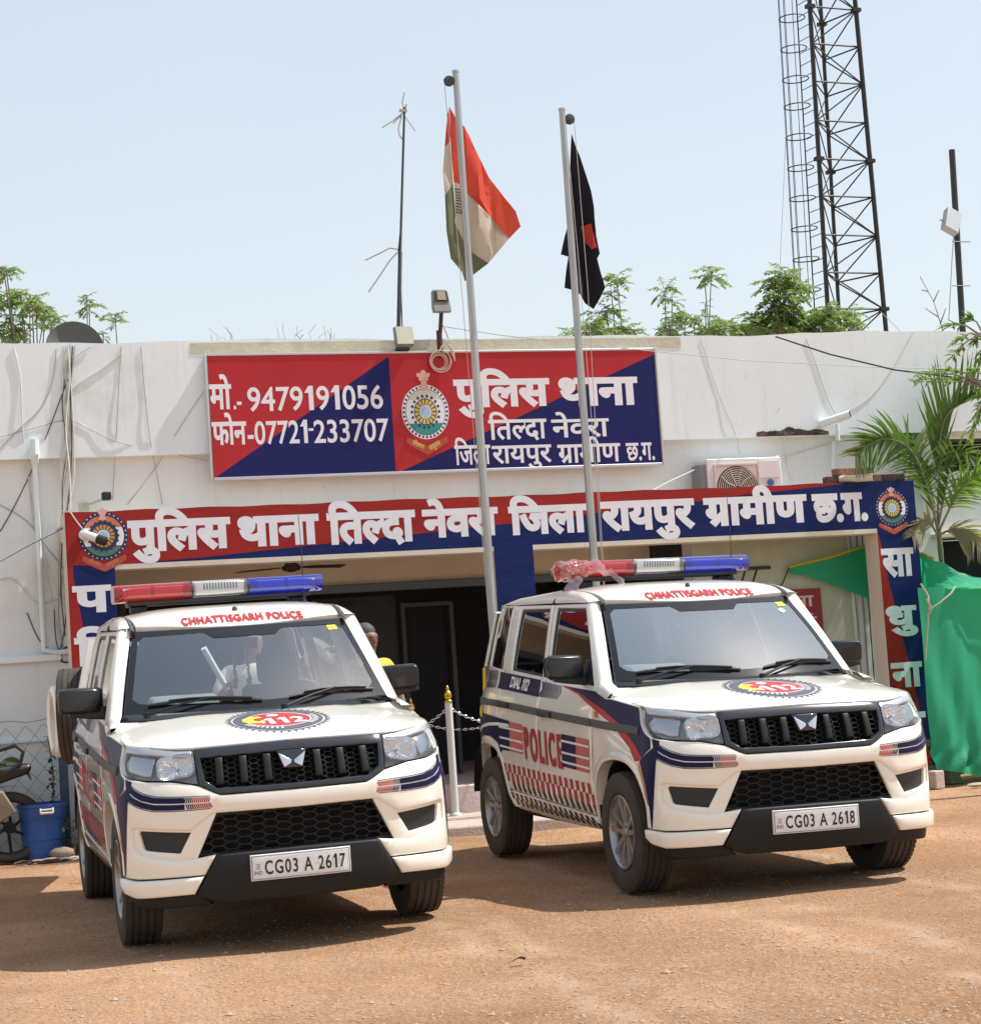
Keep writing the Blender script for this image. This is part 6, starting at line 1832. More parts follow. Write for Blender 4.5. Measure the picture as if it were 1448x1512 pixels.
# long lines strung across
m = MB(); P_ = [bw(*pb(1145, 497, 16.7)), bw(*pb(1225, 523, 16.2)), bw(*pb(1320, 546, 15.6)), bw(*pb(1448, 562, 14.8)), bw(*pb(1600, 570, 14))]
m.tube(P_, .008, 6); tag(m.build('cable', M['cable_black']), 'thick black overhead cable sagging across the right end of the parapet', 'cable')
m = MB(); m.tube([bw(*pb(655, 482, KL)), bw(*pb(740, 495, 16.6)), bw(*pb(900, 512, 16.5)), bw(*pb(1100, 532, 16.4)), bw(*pb(1290, 542, 16.4)), bw(*pb(1460, 545, 16.4))], .004, 5)
tag(m.build('cable', M['cable_grey']), 'thin grey wire strung from the street light along the parapet', 'cable')
m = MB(); a, b_ = pb(0, 828, 16.2), pb(92, 780, 16.45); a2 = pb(-60, 858, 15.9)
m.tube([bw(*a2), bw(*a), bw(*pb(45, 803, 16.3)), bw(*b_)], .011, 8)
tag(m.build('service_cable', mat('service_grey', (.20, .21, .20), .6)), 'thick grey service cable rising from the left edge to the porch corner', 'cable')
m = MB(); m.tube([bw(*pb(905, 716, 16.95)), bw(*pb(950, 705, 16.9)), bw(*pb(1000, 690, 16.9))], .006, 5)

# ------------------------------------------------------------------ porch fittings
p = pb(430, 838, 17.35); at = (p.x, 17.35, 2.62)
th = bthing('ceiling_fan', 'dark ceiling fan hanging under the porch behind the frame', 'fan', at)
m = MB(); m.tube([(p.x, 17.35, 2.62), (p.x, 17.35, p.z + .06)], .012, 8); m.lathe([(.02, p.z + .10), (.05, p.z + .07), (.055, p.z + .03), (.085, p.z + .01), (.085, p.z - .02), (.03, p.z - .04)], 18, c=(p.x, 17.35, 0)); bpart(m, 'motor', mat('fan_brown', (.035, .022, .018), .5), th, at, smooth=50)
for i in range(3):
    t = math.radians(18 + 120 * i); c_, s_ = math.cos(t), math.sin(t)
    m = MB(); q = lambda r, w, z: (p.x + r * c_ - w * s_, 17.35 + r * s_ + w * c_, p.z + z)
    m.add([q(.07, -.02, .0), q(.2, -.055, .008), q(.55, -.06, .008), q(.56, .06, -.01), q(.2, .055, -.008), q(.07, .02, 0), q(.07, -.02, .006), q(.2, -.055, .014), q(.55, -.06, .014), q(.56, .06, -.004), q(.2, .055, -.002), q(.07, .02, .006)],
          [(0, 1, 2, 3, 4, 5), (11, 10, 9, 8, 7, 6)] + [(i_, (i_ + 1) % 6, 6 + (i_ + 1) % 6, 6 + i_) for i_ in range(6)])
    bpart(m, 'blade', mat('blade_brown', (.03, .02, .018), .5), th, at)
q0, q1 = pb(1110, 867, KW - .03), pb(1211, 868, KW - .03); qb = pb(1212, 990, KW - .03)
at = (q0.x, KW - .03, qb.z); th = bthing('notice_sign', 'red notice board with pale Hindi words on the porch wall behind the right car', 'sign', at)
m = MB(); m.box(q0.x - .25, q1.x, KW - .028, KW - .003, 1.15, q1.z); bpart(m, 'panel', mat('notice_red', (.24, .02, .025), .6, var=.1), th, at)
m = MB()
pr, pt2, pl = pb(1202, 895, KW - .03), pb(1201, 879, KW - .03), pb(1105, 897, KW - .03)
w1 = fit('स्व~चछता', pl.x - .12, pr.x, pr.z, pt2.z, bold=.02); decal(m, w1, lambda a, b: (a, KW - .03, b), raw=True, h=.5, lift=.002)
pr, pt2 = pb(1207, 927, KW - .03), pb(1206, 910, KW - .03)
w1 = fit('रखें', pl.x + .18, pr.x, pr.z, pt2.z, bold=.02); decal(m, w1, lambda a, b: (a, KW - .03, b), raw=True, h=.5, lift=.002)
bpart(m, 'lettering', mat('notice_pale', (.55, .47, .40), .6), th, at, smooth=0)
m = MB(); q = pb(1110, 838, KW - .2)
m.tube([(q.x - .25, KW - .02, q.z), (q.x + .28, KW - .02, q.z)], .018, 6); m.tube([(q.x - .1, KW - .02, q.z - .02), (q.x - .1, KW - .28, q.z - .0)], .014, 6); m.tube([(q.x - .1, KW - .28, q.z), (q.x - .1, KW - .02, q.z - .28)], .012, 6); m.tube([(q.x + .02, KW - .28, q.z), (q.x + .02, KW - .02, q.z - .28)], .012, 6)
tag(m.bbuild('wall_bracket', M['dark_steel'], q.x, KW, q.z), 'dark triangular steel bracket on the wall under the porch roof', 'bracket')
m = MB(); m.tube([bw(*pb(1165, 838, KW - .03)), bw(*pb(1155, 862, KW - .03)), bw(*pb(1138, 880, KW - .03)), bw(*pb(1120, 880, KW - .03))], .006, 5)
tag(m.build('cable', M['cable_black']), 'black cable curling from the bracket down behind the light bar', 'cable')
for i, (u, lab) in enumerate(((1262, 'leftmost of the three thin pipes on the shaded porch wall'), (1272, 'middle one of the three thin pipes on the shaded porch wall'), (1280, 'rightmost of the three thin pipes on the shaded porch wall'))):
    m = MB(); q = pb(u, 880, KW - .02); m.tube([(q.x, KW - .015, 2.4), (q.x + .01, KW - .015, 1.6), (q.x + .0, KW - .015, .32)], .010 if i < 2 else .006, 6)
    tag(m.bbuild('wall_pipe', M['grey_mid'] if i < 2 else M['cable_black'], q.x, KW, 1.4), lab, 'pipe', 'thin pipes on the porch wall')

# ------------------------------------------------------------------ bollards with chains
BKS = [(606, 1030, 16.75, 'white bollard with gold finial just right of the left car mirror'), (660, 1012, 16.1, 'white bollard with gold finial standing clear between the two cars')]
bol = []
def bollard(s, k, z0, zt, label):
    th = bempty('bollard', label, 'bollard', s, k, z0, 'bollards with chains before the entrance')
    h = zt - z0
    m = MB(); m.tube([(0, 0, 0), (0, 0, h - .15)], .032, 16); m.lathe([(.05, 0), (.05, .015), (.034, .03)], 16); m.build('post', mat('bollard_white', (.62, .60, .58), .45) if 'bollard_white' not in bpy.data.materials else bpy.data.materials['bollard_white'], parent=th, smooth=50)
    m = MB(); m.lathe([(.034, h - .15), (.040, h - .142), (.036, h - .13), (.022, h - .122), (.034, h - .105), (.038, h - .085), (.030, h - .06), (.014, h - .045), (.018, h - .035), (.012, h - .015), (.0, h)], 20); m.build('finial', M['gold'], parent=th, smooth=60)
    return s, k, zt - .19
for u, v, k, lab in BKS:
    q = pb(u, v, k); bol.append(bollard(q.x, k, .085 if k < 16.42 else .30, q.z, lab))
q2 = pb(560, 1030, 16.1); bol.append(bollard(q2.x - .05, 16.1, .085, 1.19, 'bollard hidden behind the left car'))
q3 = pb(765, 1010, 16.5); bol.append(bollard(q3.x + .05, 16.25, .085, 1.19, 'bollard hidden behind the right car'))
def chain(a, b, sag, label):
    m = MB(); A, Bv = Vector(a), Vector(b); L = (A - Bv).length; n = int(L / .030)
    P_ = [A.lerp(Bv, t) + Vector((0, 0, -4 * sag * t * (1 - t))) for t in np.linspace(0, 1, n + 1)]
    for i in range(n):
        c = (P_[i] + P_[i + 1]) / 2; t = (P_[i + 1] - P_[i]).normalized()
        u = t.cross(Vector((0, 1, 0))).normalized() if i % 2 else t.cross(Vector((0, 0, 1))).normalized()
        m.tube([c + t * (.021 * math.cos(q)) + u * (.0095 * math.sin(q)) for q in np.linspace(0, 2 * math.pi, 8, endpoint=False)], .0036, 4, closed=True)
    tag(m.bbuild('chain', M['chrome'], *a), label, 'chain', 'chains between the bollards')
chain(bol[0], bol[3], .16, 'steel chain sagging right from the bollard by the mirror past the front post')
chain(bol[1], (bol[1][0] - .75, 16.9, 1.0), .20, 'steel chain dropping left from the front bollard')
chain(bol[1], (bol[3][0] + .3, 16.3, 1.0), .18, 'steel chain dropping right from the front bollard towards the right car')

# ------------------------------------------------------------------ left corner: barrel, fence, post, motorcycle
q = pb(66, 1260, 16.55); zt_ = pb(66, 1190, 16.55).z
th = bempty('barrel', 'blue plastic barrel with rope handle standing by the wall', 'barrel', q.x, 16.62, 0.0)
m = MB(); h = zt_ + .02
m.lathe([(.0, .02), (.150, .02), (.156, .0), (.162, .03), (.172, h * .35), (.178, h * .36), (.180, h * .7), (.188, h * .72), (.192, h * .93), (.200, h * .94), (.202, h), (.190, h), (.186, h * .9), (.165, .06), (.0, .05)], 36, cap=False)
m.build('drum', M['blue_plastic'], parent=th, smooth=40)
m = MB(); m.tube([(-.03, -.195, h * .92), (-.03, -.215, h * .84), (.07, -.213, h * .84), (.07, -.19, h * .92)], .011, 8); m.tube([(-.03, -.198, h * .90), (.07, -.196, h * .90)], .008, 6); m.build('handle', M['pvc'], parent=th, smooth=50)
m = MB(); m.blob((0, 0, .05), (.11, .08, .055), n=12, seed=3, amp=.12); tag(m.build('stone', mat('field_stone', (.28, .21, .15), .9, var=.25, bump=.5), loc=bw(*(lambda p: (p.x, 16.45, 0))(pb(92, 1262, 16.45))), smooth=60), 'flat brown stone on the ground beside the blue barrel', 'stone')
m = MB(); rr = random.Random(2)
for i in range(5):
    m.grid(lambda a, b: (-.2 + .5 * a + .05 * i, -.05 + .08 * b + .02 * math.sin(9 * a), .012 + .012 * math.sin(11 * a + 3 * i) + .008 * math.cos(8 * b + i)), 8, 3)
tag(m.build('rag', mat('dirty_rag', (.33, .27, .22), .95, var=.3), loc=bw(*(lambda p: (p.x, 16.35, 0))(pb(58, 1266, 16.4))), rz=BYAW), 'crumpled dirty rag lying in front of the blue barrel', 'rag')
KF = 16.86
m = MB(); cell = .155; rr = random.Random(8)
f0, f1, z0f, z1f = -.6, 1.72, .02, 1.14
nx_ = int((f1 - f0) / cell)
for sg in (1, -1):
    for i in range(-8, nx_ + 9):
        pts = []
        for j in range(0, int((z1f - z0f) / .045) + 1):
            z = z0f + .045 * j; x = f0 + cell * i + sg * (z - z0f) * .86
            if f0 <= x <= f1: pts.append((x + .012 * math.sin(7 * z + i) , KF + .012 * math.sin(3 * x + 5 * z) * sg, z + .01 * math.sin(9 * x)))
        if len(pts) > 1: m.tube(pts, .0028, 4)
m.tube([(f0 + (f1 - f0) * i / 24, KF, z1f + .012 * math.sin(i * 1.7)) for i in range(25)], .0045, 5)
tag(m.bbuild('wire_fence', M['cable_grey'], .6, KF, 0), 'sagging diamond wire mesh fence in front of the left wall', 'fence')
q = pb(92, 1100, 16.8)
m = MB(); m.box(q.x - .035, q.x + .035, 16.78, 16.84, -.02, 1.17); m.box(q.x - .06, q.x + .06, 16.775, 16.845, -.02, .03)
tag(m.bbuild('fence_post', mat('blue_post_paint', (.055, .10, .17), .7, var=.25, scale=14), q.x, 16.8, 0, bevel=.004), 'faded blue steel post at the end of the wire fence', 'post')

def motorcycle():
    k = 16.55; c = pb(14, 1222, k)
    th = bempty('motorcycle', 'dusty black motorcycle with alloy wheels cut off by the left edge', 'motorcycle', c.x - .65, k, 0)
    X = c.x - (c.x - .65)
    R = .29
    blk = mat('bike_black', (.012, .012, .013), .35); dusty = mat('dusty_bike_panel', (.20, .15, .11), .7, var=.3)
    for x in (X, X - 1.28):
        w = empty('wheel', None, None, (x, 0, R)); w.parent = th
        m = MB(); m.lathe([(.22, -.04), (.26, -.055), (.285, -.035), (R, 0), (.285, .035), (.26, .055), (.22, .04)], 32, axis='y', cap=False); m.build('tyre', RUB, parent=w, smooth=50)
        m = MB(); m.lathe([(.225, -.03), (.205, -.025), (.205, .025), (.225, .03)], 32, axis='y', cap=False); m.lathe([(.0, -.04), (.05, -.04), (.05, .04), (0, .04)], 16, axis='y')
        for i in range(6):
            a = 2 * math.pi * i / 6 + .3; m.tube([(.045 * math.cos(a), 0, .045 * math.sin(a)), (.21 * math.cos(a + .25), 0, .21 * math.sin(a + .25))], .014, 6)
        m.build('rim', GRYP, parent=w, smooth=40)
    m = MB(); m.prism([(X - .98, .55), (X - .60, .52), (X - .25, .60), (X + .18, .72), (X + .20, .80), (X - .30, .78), (X - .42, .90), (X - .80, .92), (X - .98, .75)], lambda a, b, d: (a, d, b), -.13, .13); m.build('body', blk, parent=th, bevel=.05, bseg=3)
    m = MB(); m.prism([(X - .05, .60), (X + .05, .42), (X - .10, .33), (X - .28, .45), (X - .22, .58)], lambda a, b, d: (a, d, b), -.17, -.14); m.build('side_cover', dusty, parent=th, bevel=.02)
    m = MB(); m.box(X - .95, X - .55, -.14, .14, .28, .54); m.build('engine', M['grey_mid'], parent=th, bevel=.04)
    m = MB(); m.tube([(X - .05, -.12, .72), (X + .10, -.12, .80), (X + .13, -.1, .90), (X + .07, -.06, .95), (X - .06, -.05, .92)], .016, 8); m.build('grab_rail', blk, parent=th)
    m = MB(); m.grid(lambda a, b: (X + (R + .045) * math.cos(math.radians(20 + 120 * a)), -.07 + .14 * b, R + (R + .045) * math.sin(math.radians(20 + 120 * a))), 14, 2); m.build('mudguard', blk, parent=th, smooth=60)
    m = MB(); m.tube([(X - 1.28, -.08, .3), (X - 1.10, -.08, .95), (X - 1.02, 0, 1.02)], .022, 8); m.tube([(X - 1.0, -.35, 1.05), (X - 1.04, 0, 1.02), (X - 1.0, .35, 1.05)], .014, 8); m.build('front_fork', M['silver'], parent=th)
    m = MB(); m.tube([(X - .7, -.16, .30), (X - .4, -.17, .26), (X - .08, -.18, .30)], [.03, .04, .045], 10); m.build('exhaust', M['dark_steel'], parent=th)
motorcycle()

# ------------------------------------------------------------------ right side: shade net, bench
def P3(u, v, k): p = pb(u, v, k); return Vector((p.x, k, p.z))
A0 = P3(1165, 838, 16.92)
E_ = [A0, P3(1225, 824, 16.9), P3(1290, 806, 16.88), P3(1350, 816, 16.75), P3(1402, 838, 16.3), P3(1450, 851, 16.2), P3(1560, 850, 16.2), P3(1700, 830, 16.2)]
F_ = [A0, P3(1225, 862, 16.9), P3(1283, 884, 16.88), P3(1352, 884, 16.80), P3(1390, 868, 15.75), P3(1450, 868, 15.6), P3(1560, 850, 15.6), P3(1700, 830, 15.6)]
def lerp_list(L, t):
    x = t * (len(L) - 1); i = min(int(x), len(L) - 2); q = x - i
    a, b, c, d = L[max(0, i - 1)], L[i], L[i + 1], L[min(len(L) - 1, i + 2)]
    return .5 * ((2 * b) + (c - a) * q + (2 * a - 5 * b + 4 * c - d) * q * q + (-a + 3 * b - 3 * c + d) * q ** 3)
at = (F_[3].x, 15.7, 0); th = bthing('shade_net', 'green shade net tied up as a tent beside the porch', 'shade net', at)
m = MB(); m.grid(lambda i, j: (lambda p: p + Vector((0, 0, -.06 * math.sin(math.pi * j) + .012 * math.sin(26 * i + 9 * j) * min(1, i * 5) + .009 * math.sin(60 * i - 20 * j) * min(1, i * 4))))(lerp_list(E_, i).lerp(lerp_list(F_, i), j)), 90, 24)
bpart(m, 'net_roof', M['net'], th, at, smooth=60)
tl, bl, br = P3(1355, 868, 15.7), P3(1375, 1135, 15.5), P3(1450, 1147, 15.45)
sR = 13.5
def cur(i, j):
    xl = tl.x + (bl.x - tl.x) * j; x = xl + (sR - xl) * i; zt2 = float(np.interp(x, [tl.x, F_[4].x, F_[5].x, sR], [tl.z, F_[4].z, F_[5].z, F_[5].z + .05]))
    zb = float(np.interp(x, [bl.x, br.x, sR], [bl.z, br.z, br.z - .05]))
    z = zt2 + (zb - zt2) * j
    w = .05 * math.sin(5 * x + 2.0 * j) * (.3 + j) + .022 * math.sin(17 * x - 5 * j) * (.2 + j) + .012 * math.sin(43 * x + 11 * j) * j
    gather = .05 * math.exp(-((j - .93) / .07) ** 2) * math.sin(31 * x + 40 * j)
    return (x + .008 * math.sin(8 * j), 15.7 - .2 * j + w + gather, z)
m = MB(); m.grid(cur, 120, 60); bpart(m, 'net_wall', M['net'], th, at, smooth=60)
m = MB(); m.tube([tuple(E_[0])] + [tuple(lerp_list(E_, t) + Vector((0, -.01, .01))) for t in np.linspace(0.02, .5, 24)], .016, 6); bpart(m, 'yellow_hem', mat('yellow_hem', (.42, .33, .02), .6), th, at)
m = MB(); m.tube([tuple(P3(1359, 862, 15.6)), tuple(P3(1370, 880, 15.55)), tuple(P3(1372, 900, 15.5)), tuple(P3(1390, 888, 15.5)), tuple(P3(1404, 876, 15.5)), tuple(P3(1410, 866, 15.55))], .009, 6); m.tube([tuple(P3(1371, 893, 15.5)), tuple(P3(1369, 930, 15.5)), tuple(P3(1366, 975, 15.55))], .007, 6); m.tube([tuple(P3(1368, 884, 15.49)), tuple(P3(1375, 900, 15.47)), tuple(P3(1369, 910, 15.49))], .012, 6)
bpart(m, 'tie_rope', mat('old_rope', (.42, .38, .30), .9), th, at)
m = MB(); m.tube([tuple(lerp_list(F_[4:], t) + Vector((0, -.02, 0))) for t in np.linspace(0, 1, 20)], .010, 6); bpart(m, 'edge_cord', mat('green_cord', (.10, .45, .25), .7), th, at)

q = P3(1408, 1165, 15.75); at = (q.x, 15.75, 0.0)
th = bthing('bench', 'grey weathered bench half hidden under the green net', 'bench', at)
gw = mat('weathered_wood', (.15, .14, .12), .9, var=.3, stretch=(14, 14, 1), scale=4)
for ds in (0, .95):
    m = MB(); m.box(q.x - .055 + ds, q.x + .055 + ds, 15.70, 15.82, -.01, .34); m.box(q.x - .07 + ds, q.x + .07 + ds, 15.68, 15.84, -.012, .015); bpart(m, 'leg', gw, th, at, bevel=.008)
m = MB(); m.box(q.x - .45, q.x + 1.3, 15.72, 15.76, .12, .17); bpart(m, 'stretcher', gw, th, at, bevel=.005)
m = MB(); m.box(q.x - .45, q.x + 1.3, 15.66, 16.0, .345, .39); bpart(m, 'seat', gw, th, at, bevel=.008)
q = P3(1381, 1160, 15.35); m = MB(); m.box(-.06, .06, -.06, .06, 0, .16); tag(m.build('concrete_block', M['concrete'], loc=bw(q.x, 15.35, -.01), rz=BYAW + .3, bevel=.012), 'small concrete block on the dirt at the foot of the green net', 'block')
m = MB(); m.blob((0, 0, .01), (.10, .035, .02), n=8, seed=2, amp=.15); q = P3(1435, 1163, 15.2); tag(m.build('stone', M['pebble2'], loc=bw(q.x, 15.15, 0), rz=.5, smooth=50), 'pale flat stone lying in front of the bench', 'stone')
m = MB(); m.grid(lambda a, b: (-.035 + .06 * a, -.014 + .028 * b, .012 + .012 * math.sin(3 * a) + .006 * math.cos(4 * b)), 6, 3); g_ = pg(768, 1423); m.tube([(-.04, 0, .012), (-.055, .004, .006)], .0012, 4)
tag(m.build('dry_leaf', mat('dry_leaf', (.10, .045, .02), .8), loc=bw(g_.x, g_.y, .003), rz=.4), 'single curled brown leaf on the open dirt in front', 'leaf')

# ------------------------------------------------------------------ tower, pole with box
KT = 38.0
def T3(u, v, k=KT): p = pb(u, v, k); return Vector((p.x, k, p.z))
base_z = 0.0
th = bempty('lattice_tower', 'tall black lattice mast with a caged ladder rising behind the station', 'tower', T3(1240, 490).x, KT, 0)
at = (T3(1240, 490).x, KT, 0)
def leg_(u0, v0, u1, v1, k): 
    a, b = T3(u0, v0, k), T3(u1, v1, k); d = (a - b) / (a.z - b.z)
    return lambda z: b + d * (z - b.z)
LA, LB_, LC = leg_(1195, 0, 1224, 490, KT), leg_(1211, 0, 1240, 490, KT + 1.1), leg_(1262, 0, 1308, 490, KT + .1)
tm = mat('tower_paint', (.020, .024, .026), .6, .2)
ztop = T3(1195, -160).z
for L_, r_ in ((LA, .05), (LB_, .045), (LC, .055)):
    m = MB(); m.tube([L_(0), L_(ztop)], r_, 8); bpart(m, 'leg', tm, th, at)
m = MB()
zn = [T3(1300, v, KT).z for v in (455, 402, 347, 290, 236, 180, 123, 68, 14, -42, -98, -150)]
zn = [zn[0] - .75 * i for i in range(5, 0, -1)] + zn
for i, z in enumerate(zn):
    a, b, c = LA(z), LB_(z), LC(z)
    m.tube([a, c], .022, 5); m.tube([b, c], .020, 5); m.tube([a, b], .018, 5)
    if i + 1 < len(zn):
        z2 = zn[i + 1]; zm = (z + z2) / 2
        m.tube([LC(z2), LA(z)], .017, 5) if i % 2 == 0 else m.tube([LA(z2), LC(z)], .017, 5)
        m.tube([LC(z2), LB_(z)], .017, 5); m.tube([LB_(z2), LC(z)], .017, 5) if i % 2 else m.tube([LB_(z2), LA(z)], .015, 5)
        m.tube([LA(z2), LB_(z)], .014, 5)
    if i % 4 == 1:
        for L_ in (LA, LB_, LC): p_ = L_(z); m.box(p_.x - .10, p_.x + .10, p_.y - .07, p_.y + .07, p_.z - .04, p_.z + .04)
bpart(m, 'bracing', tm, th, at)
# ladder with safety cage on the left face
m = MB()
LL = lambda z: LA(z) + Vector((-.10, -.10, 0)); LL2 = lambda z: LA(z) + Vector((-.16, .32, 0))
m.tube([LL(0), LL(ztop)], .016, 5); m.tube([LL2(0), LL2(ztop)], .016, 5)
for i in range(int(ztop / .28)): m.tube([LL(.28 * i), LL2(.28 * i)], .010, 4)
bpart(m, 'ladder', tm, th, at)
m = MB(); hv = [427, 381, 336, 291, 246, 200, 155, 115, 70, 25, -20, -65, -110]
offs = []
for v in hv:
    z = T3(1190, v).z; c = LL(z) * .5 + LL2(z) * .5 + Vector((-.28, 0, 0))
    m.tube([c + Vector((.29 * math.cos(t), .29 * math.sin(t), 0)) for t in np.linspace(0, 2 * math.pi, 24, endpoint=False)], .014, 5, closed=True)
for t in (2.2, 2.9, 3.6, 4.3, 1.6):
    cc = lambda z: LL(z) * .5 + LL2(z) * .5 + Vector((-.28 + .29 * math.cos(t), .29 * math.sin(t), 0))
    m.tube([cc(T3(1190, 440).z), cc(ztop)], .009, 4)
bpart(m, 'ladder_cage', tm, th, at)
m = MB(); m.tube([T3(1160, 200), T3(1151, 400)], .006, 4); m.tube([T3(1300, 460), T3(1340, 500, 30), T3(1360, 520, 28)], .008, 4); bpart(m, 'guy_wire', M['cable_grey'], th, at)

KP = 20.0
a, b_ = pb(1405, 221, KP), pb(1420, 470, KP); at = (b_.x, KP, 0)
th = bthing('antenna_pole', 'plain dark steel pole with a tilted grey box at the right edge', 'pole', at)
dx = (a.x - b_.x) / (a.z - b_.z)
m = MB(); m.tube([(b_.x - dx * b_.z, KP, 0), (a.x, KP, a.z)], .038, 10); bpart(m, 'pole', mat('pole_dark', (.025, .028, .026), .6), th, at)
m = MB()
for v in (358, 423): p = pb(1416, v, KP); m.tube([(p.x - .13, KP - .05, p.z), (p.x + .12, KP - .05, p.z)], .007, 5)
bpart(m, 'cross_rods', M['dark_steel'], th, at)
p = pb(1404, 327, KP - .1); m = MB(); m.box(-.10, .10, -.05, .05, -.16, .16, M=Matrix.Translation((p.x, KP - .1, p.z)) @ Matrix.Rotation(math.radians(28), 4, 'Y') @ Matrix.Rotation(math.radians(-20), 4, 'X'))
bo = bpart(m, 'box', mat('grey_box', (.36, .38, .40), .5), th, at, bevel=.01)
m = MB(); m.tube([(p.x + .02, KP - .1, p.z - .15), (p.x - .04, KP - .1, p.z - .5), (p.x - .15, KP - .1, p.z - 1.2)], .006, 5); m.tube([(p.x - .05, KP - .1, p.z), (p.x - .15, KP - .1, p.z + .02)], .01, 5); bpart(m, 'lead', M['cable_grey'], th, at)
# ------------------------------------------------------------------ plants
def leaflet(m, o, d, up, L, w, mi):
    s = d.cross(up)
    if s.length < 1e-4: s = Vector((1, 0, 0))
    s.normalize(); n = s.cross(d)
    m.add([o, o + d * (L * .45) + s * (w * .5) + n * (L * .05), o + d * L - n * (L * .06), o + d * (L * .45) - s * (w * .5) + n * (L * .05)], [(0, 1, 2, 3)], mi)

def pinnate(m, ms_, o, d, L, pairs, ll, lw, rnd, mi, droop=.5):
    """feather leaf: rachis with paired leaflets"""
    p = Vector(o); d = Vector(d).normalized(); pts = [p.copy()]
    for i in range(pairs):
        d = (d + Vector((0, 0, -droop / pairs)) + Vector((rnd.uniform(-.05, .05), rnd.uniform(-.05, .05), 0))).normalized()
        p = p + d * (L / pairs); pts.append(p.copy())
        if i == 0: continue
        s = d.cross(Vector((0, 0, 1)))
        if s.length < .05: s = Vector((1, 0, 0))
        s.normalize()
        k = 1 - .5 * abs(i / pairs - .45)
        for sg in (-1, 1):
            ld = (s * sg + d * .45 + Vector((0, 0, rnd.uniform(-.75, .25)))).normalized()
            leaflet(m, p, ld, Vector((0, 0, 1)), ll * k * rnd.uniform(.85, 1.15), lw * k, mi if rnd.random() > .25 else 1 - mi)
    leaflet(m, p, d, Vector((0, 0, 1)), ll, lw, mi)
    ms_.tube(pts, .004, 3)

def tuft(m, ms_, c, n, L, rnd, pairs=7, ll=.085, lw=.030, spread=.8, mi=0):
    for i in range(n):
        a = 2 * math.pi * i / n + rnd.uniform(-.4, .4); e = rnd.uniform(-.25, 1.1)
        d = Vector((math.cos(a) * spread, math.sin(a) * spread, e))
        pinnate(m, ms_, Vector(c) + Vector((rnd.uniform(-.03, .03), rnd.uniform(-.03, .03), rnd.uniform(-.08, .03))), d, L * rnd.uniform(.75, 1.15), pairs, ll, lw, rnd, mi, droop=rnd.uniform(.7, 1.4))

def far_tree(label, k, base_u, tops, seed, fill=None, L=.21, ll=.075, lw=.044, extra=0):
    """tops: list of picture points that end in leafy tufts (u, v, n leaves, scale); trunk stands on the ground behind the building"""
    rnd = random.Random(seed)
    p0 = pb(base_u, 500, k)
    th = bempty('tree', label, 'tree', p0.x, k, 0, 'trees behind the station')
    mc, mt = MB(), MB()
    trunk_top = Vector((p0.x, k, 3.3))
    mt.tube([(p0.x, k, 0), (p0.x + .05, k + .03, 1.6), trunk_top], [.09, .075, .055], 8)
    tops = list(tops) + [(u + rnd.uniform(-16, 16), v + rnd.uniform(-10, 16), max(6, n - 2), sc * .9) for (u, v, n, sc) in tops for _ in range(extra) if n > 6]
    for (u, v, n, sc) in tops:
        kk = k + rnd.uniform(-.35, .35); q = pb(u, v, kk); q = Vector((q.x, kk, q.z))
        mid = trunk_top.lerp(q, .55) + Vector((rnd.uniform(-.1, .1), rnd.uniform(-.1, .1), -.08))
        mt.tube([trunk_top, trunk_top.lerp(mid, .5) + Vector((0, 0, .05)), mid, q], [.020, .012, .009, .006], 6)
        tuft(mc, mt, q, n + 3, L * sc, rnd, pairs=6, ll=ll * sc, lw=lw * sc)
    mc.v = [(a - p0.x, b - k, c) for a, b, c in mc.v]; mt.v = [(a - p0.x, b - k, c) for a, b, c in mt.v]
    mt.build('trunk', M['bark'], parent=th, smooth=60)
    mc.build('crown', [M['leaf'], M['leaf_bright']], parent=th, smooth=0)

far_tree('bushy pale green tree at the far left behind the dish', 20.5, 30, [(5, 398, 7, .75), (-20, 430, 8, 1), (30, 438, 8, .8), (44, 450, 9, .9), (22, 478, 8, .9), (5, 490, 8, .9), (66, 468, 7, .75), (76, 478, 5, .6), (10, 432, 5, .6)], 21, extra=2)
far_tree('slim shoot with leafy top rising left of the dish top', 20.8, 140, [(132, 452, 9, .75), (128, 440, 5, .5)], 22)
far_tree('slim shoot with leafy top leaning right beside the dish', 20.8, 152, [(170, 467, 8, .75), (152, 490, 5, .5)], 23)
far_tree('slender shoot with a round leafy top right of the dark flag', 21, 905, [(910, 412, 11, 1.0), (902, 430, 6, .7)], 24)
far_tree('low bushy sapling behind the shorter flagpole', 21, 880, [(880, 470, 9, 1), (895, 458, 8, .9), (868, 480, 9, 1), (845, 490, 7, .9), (915, 488, 9, 1), (935, 490, 8, .9), (888, 490, 8, 1)], 25, extra=1)
far_tree('slender shoot with a loose leafy top left of the tallest one', 21, 985, [(981, 428, 9, .95), (992, 440, 5, .6)], 26)
far_tree('tallest slender shoot leaning right with a flat leafy top', 21, 1018, [(1050, 402, 11, 1.0), (1040, 410, 5, .7), (1041, 448, 3, .4)], 27)
far_tree('low leafy sapling below the two slender shoots', 21, 1010, [(1010, 470, 8, .9), (985, 485, 8, .9), (1025, 465, 6, .8), (1000, 490, 8, .9), (1058, 482, 10, 1), (1070, 478, 9, 1), (1045, 492, 8, 1)], 28, extra=1)
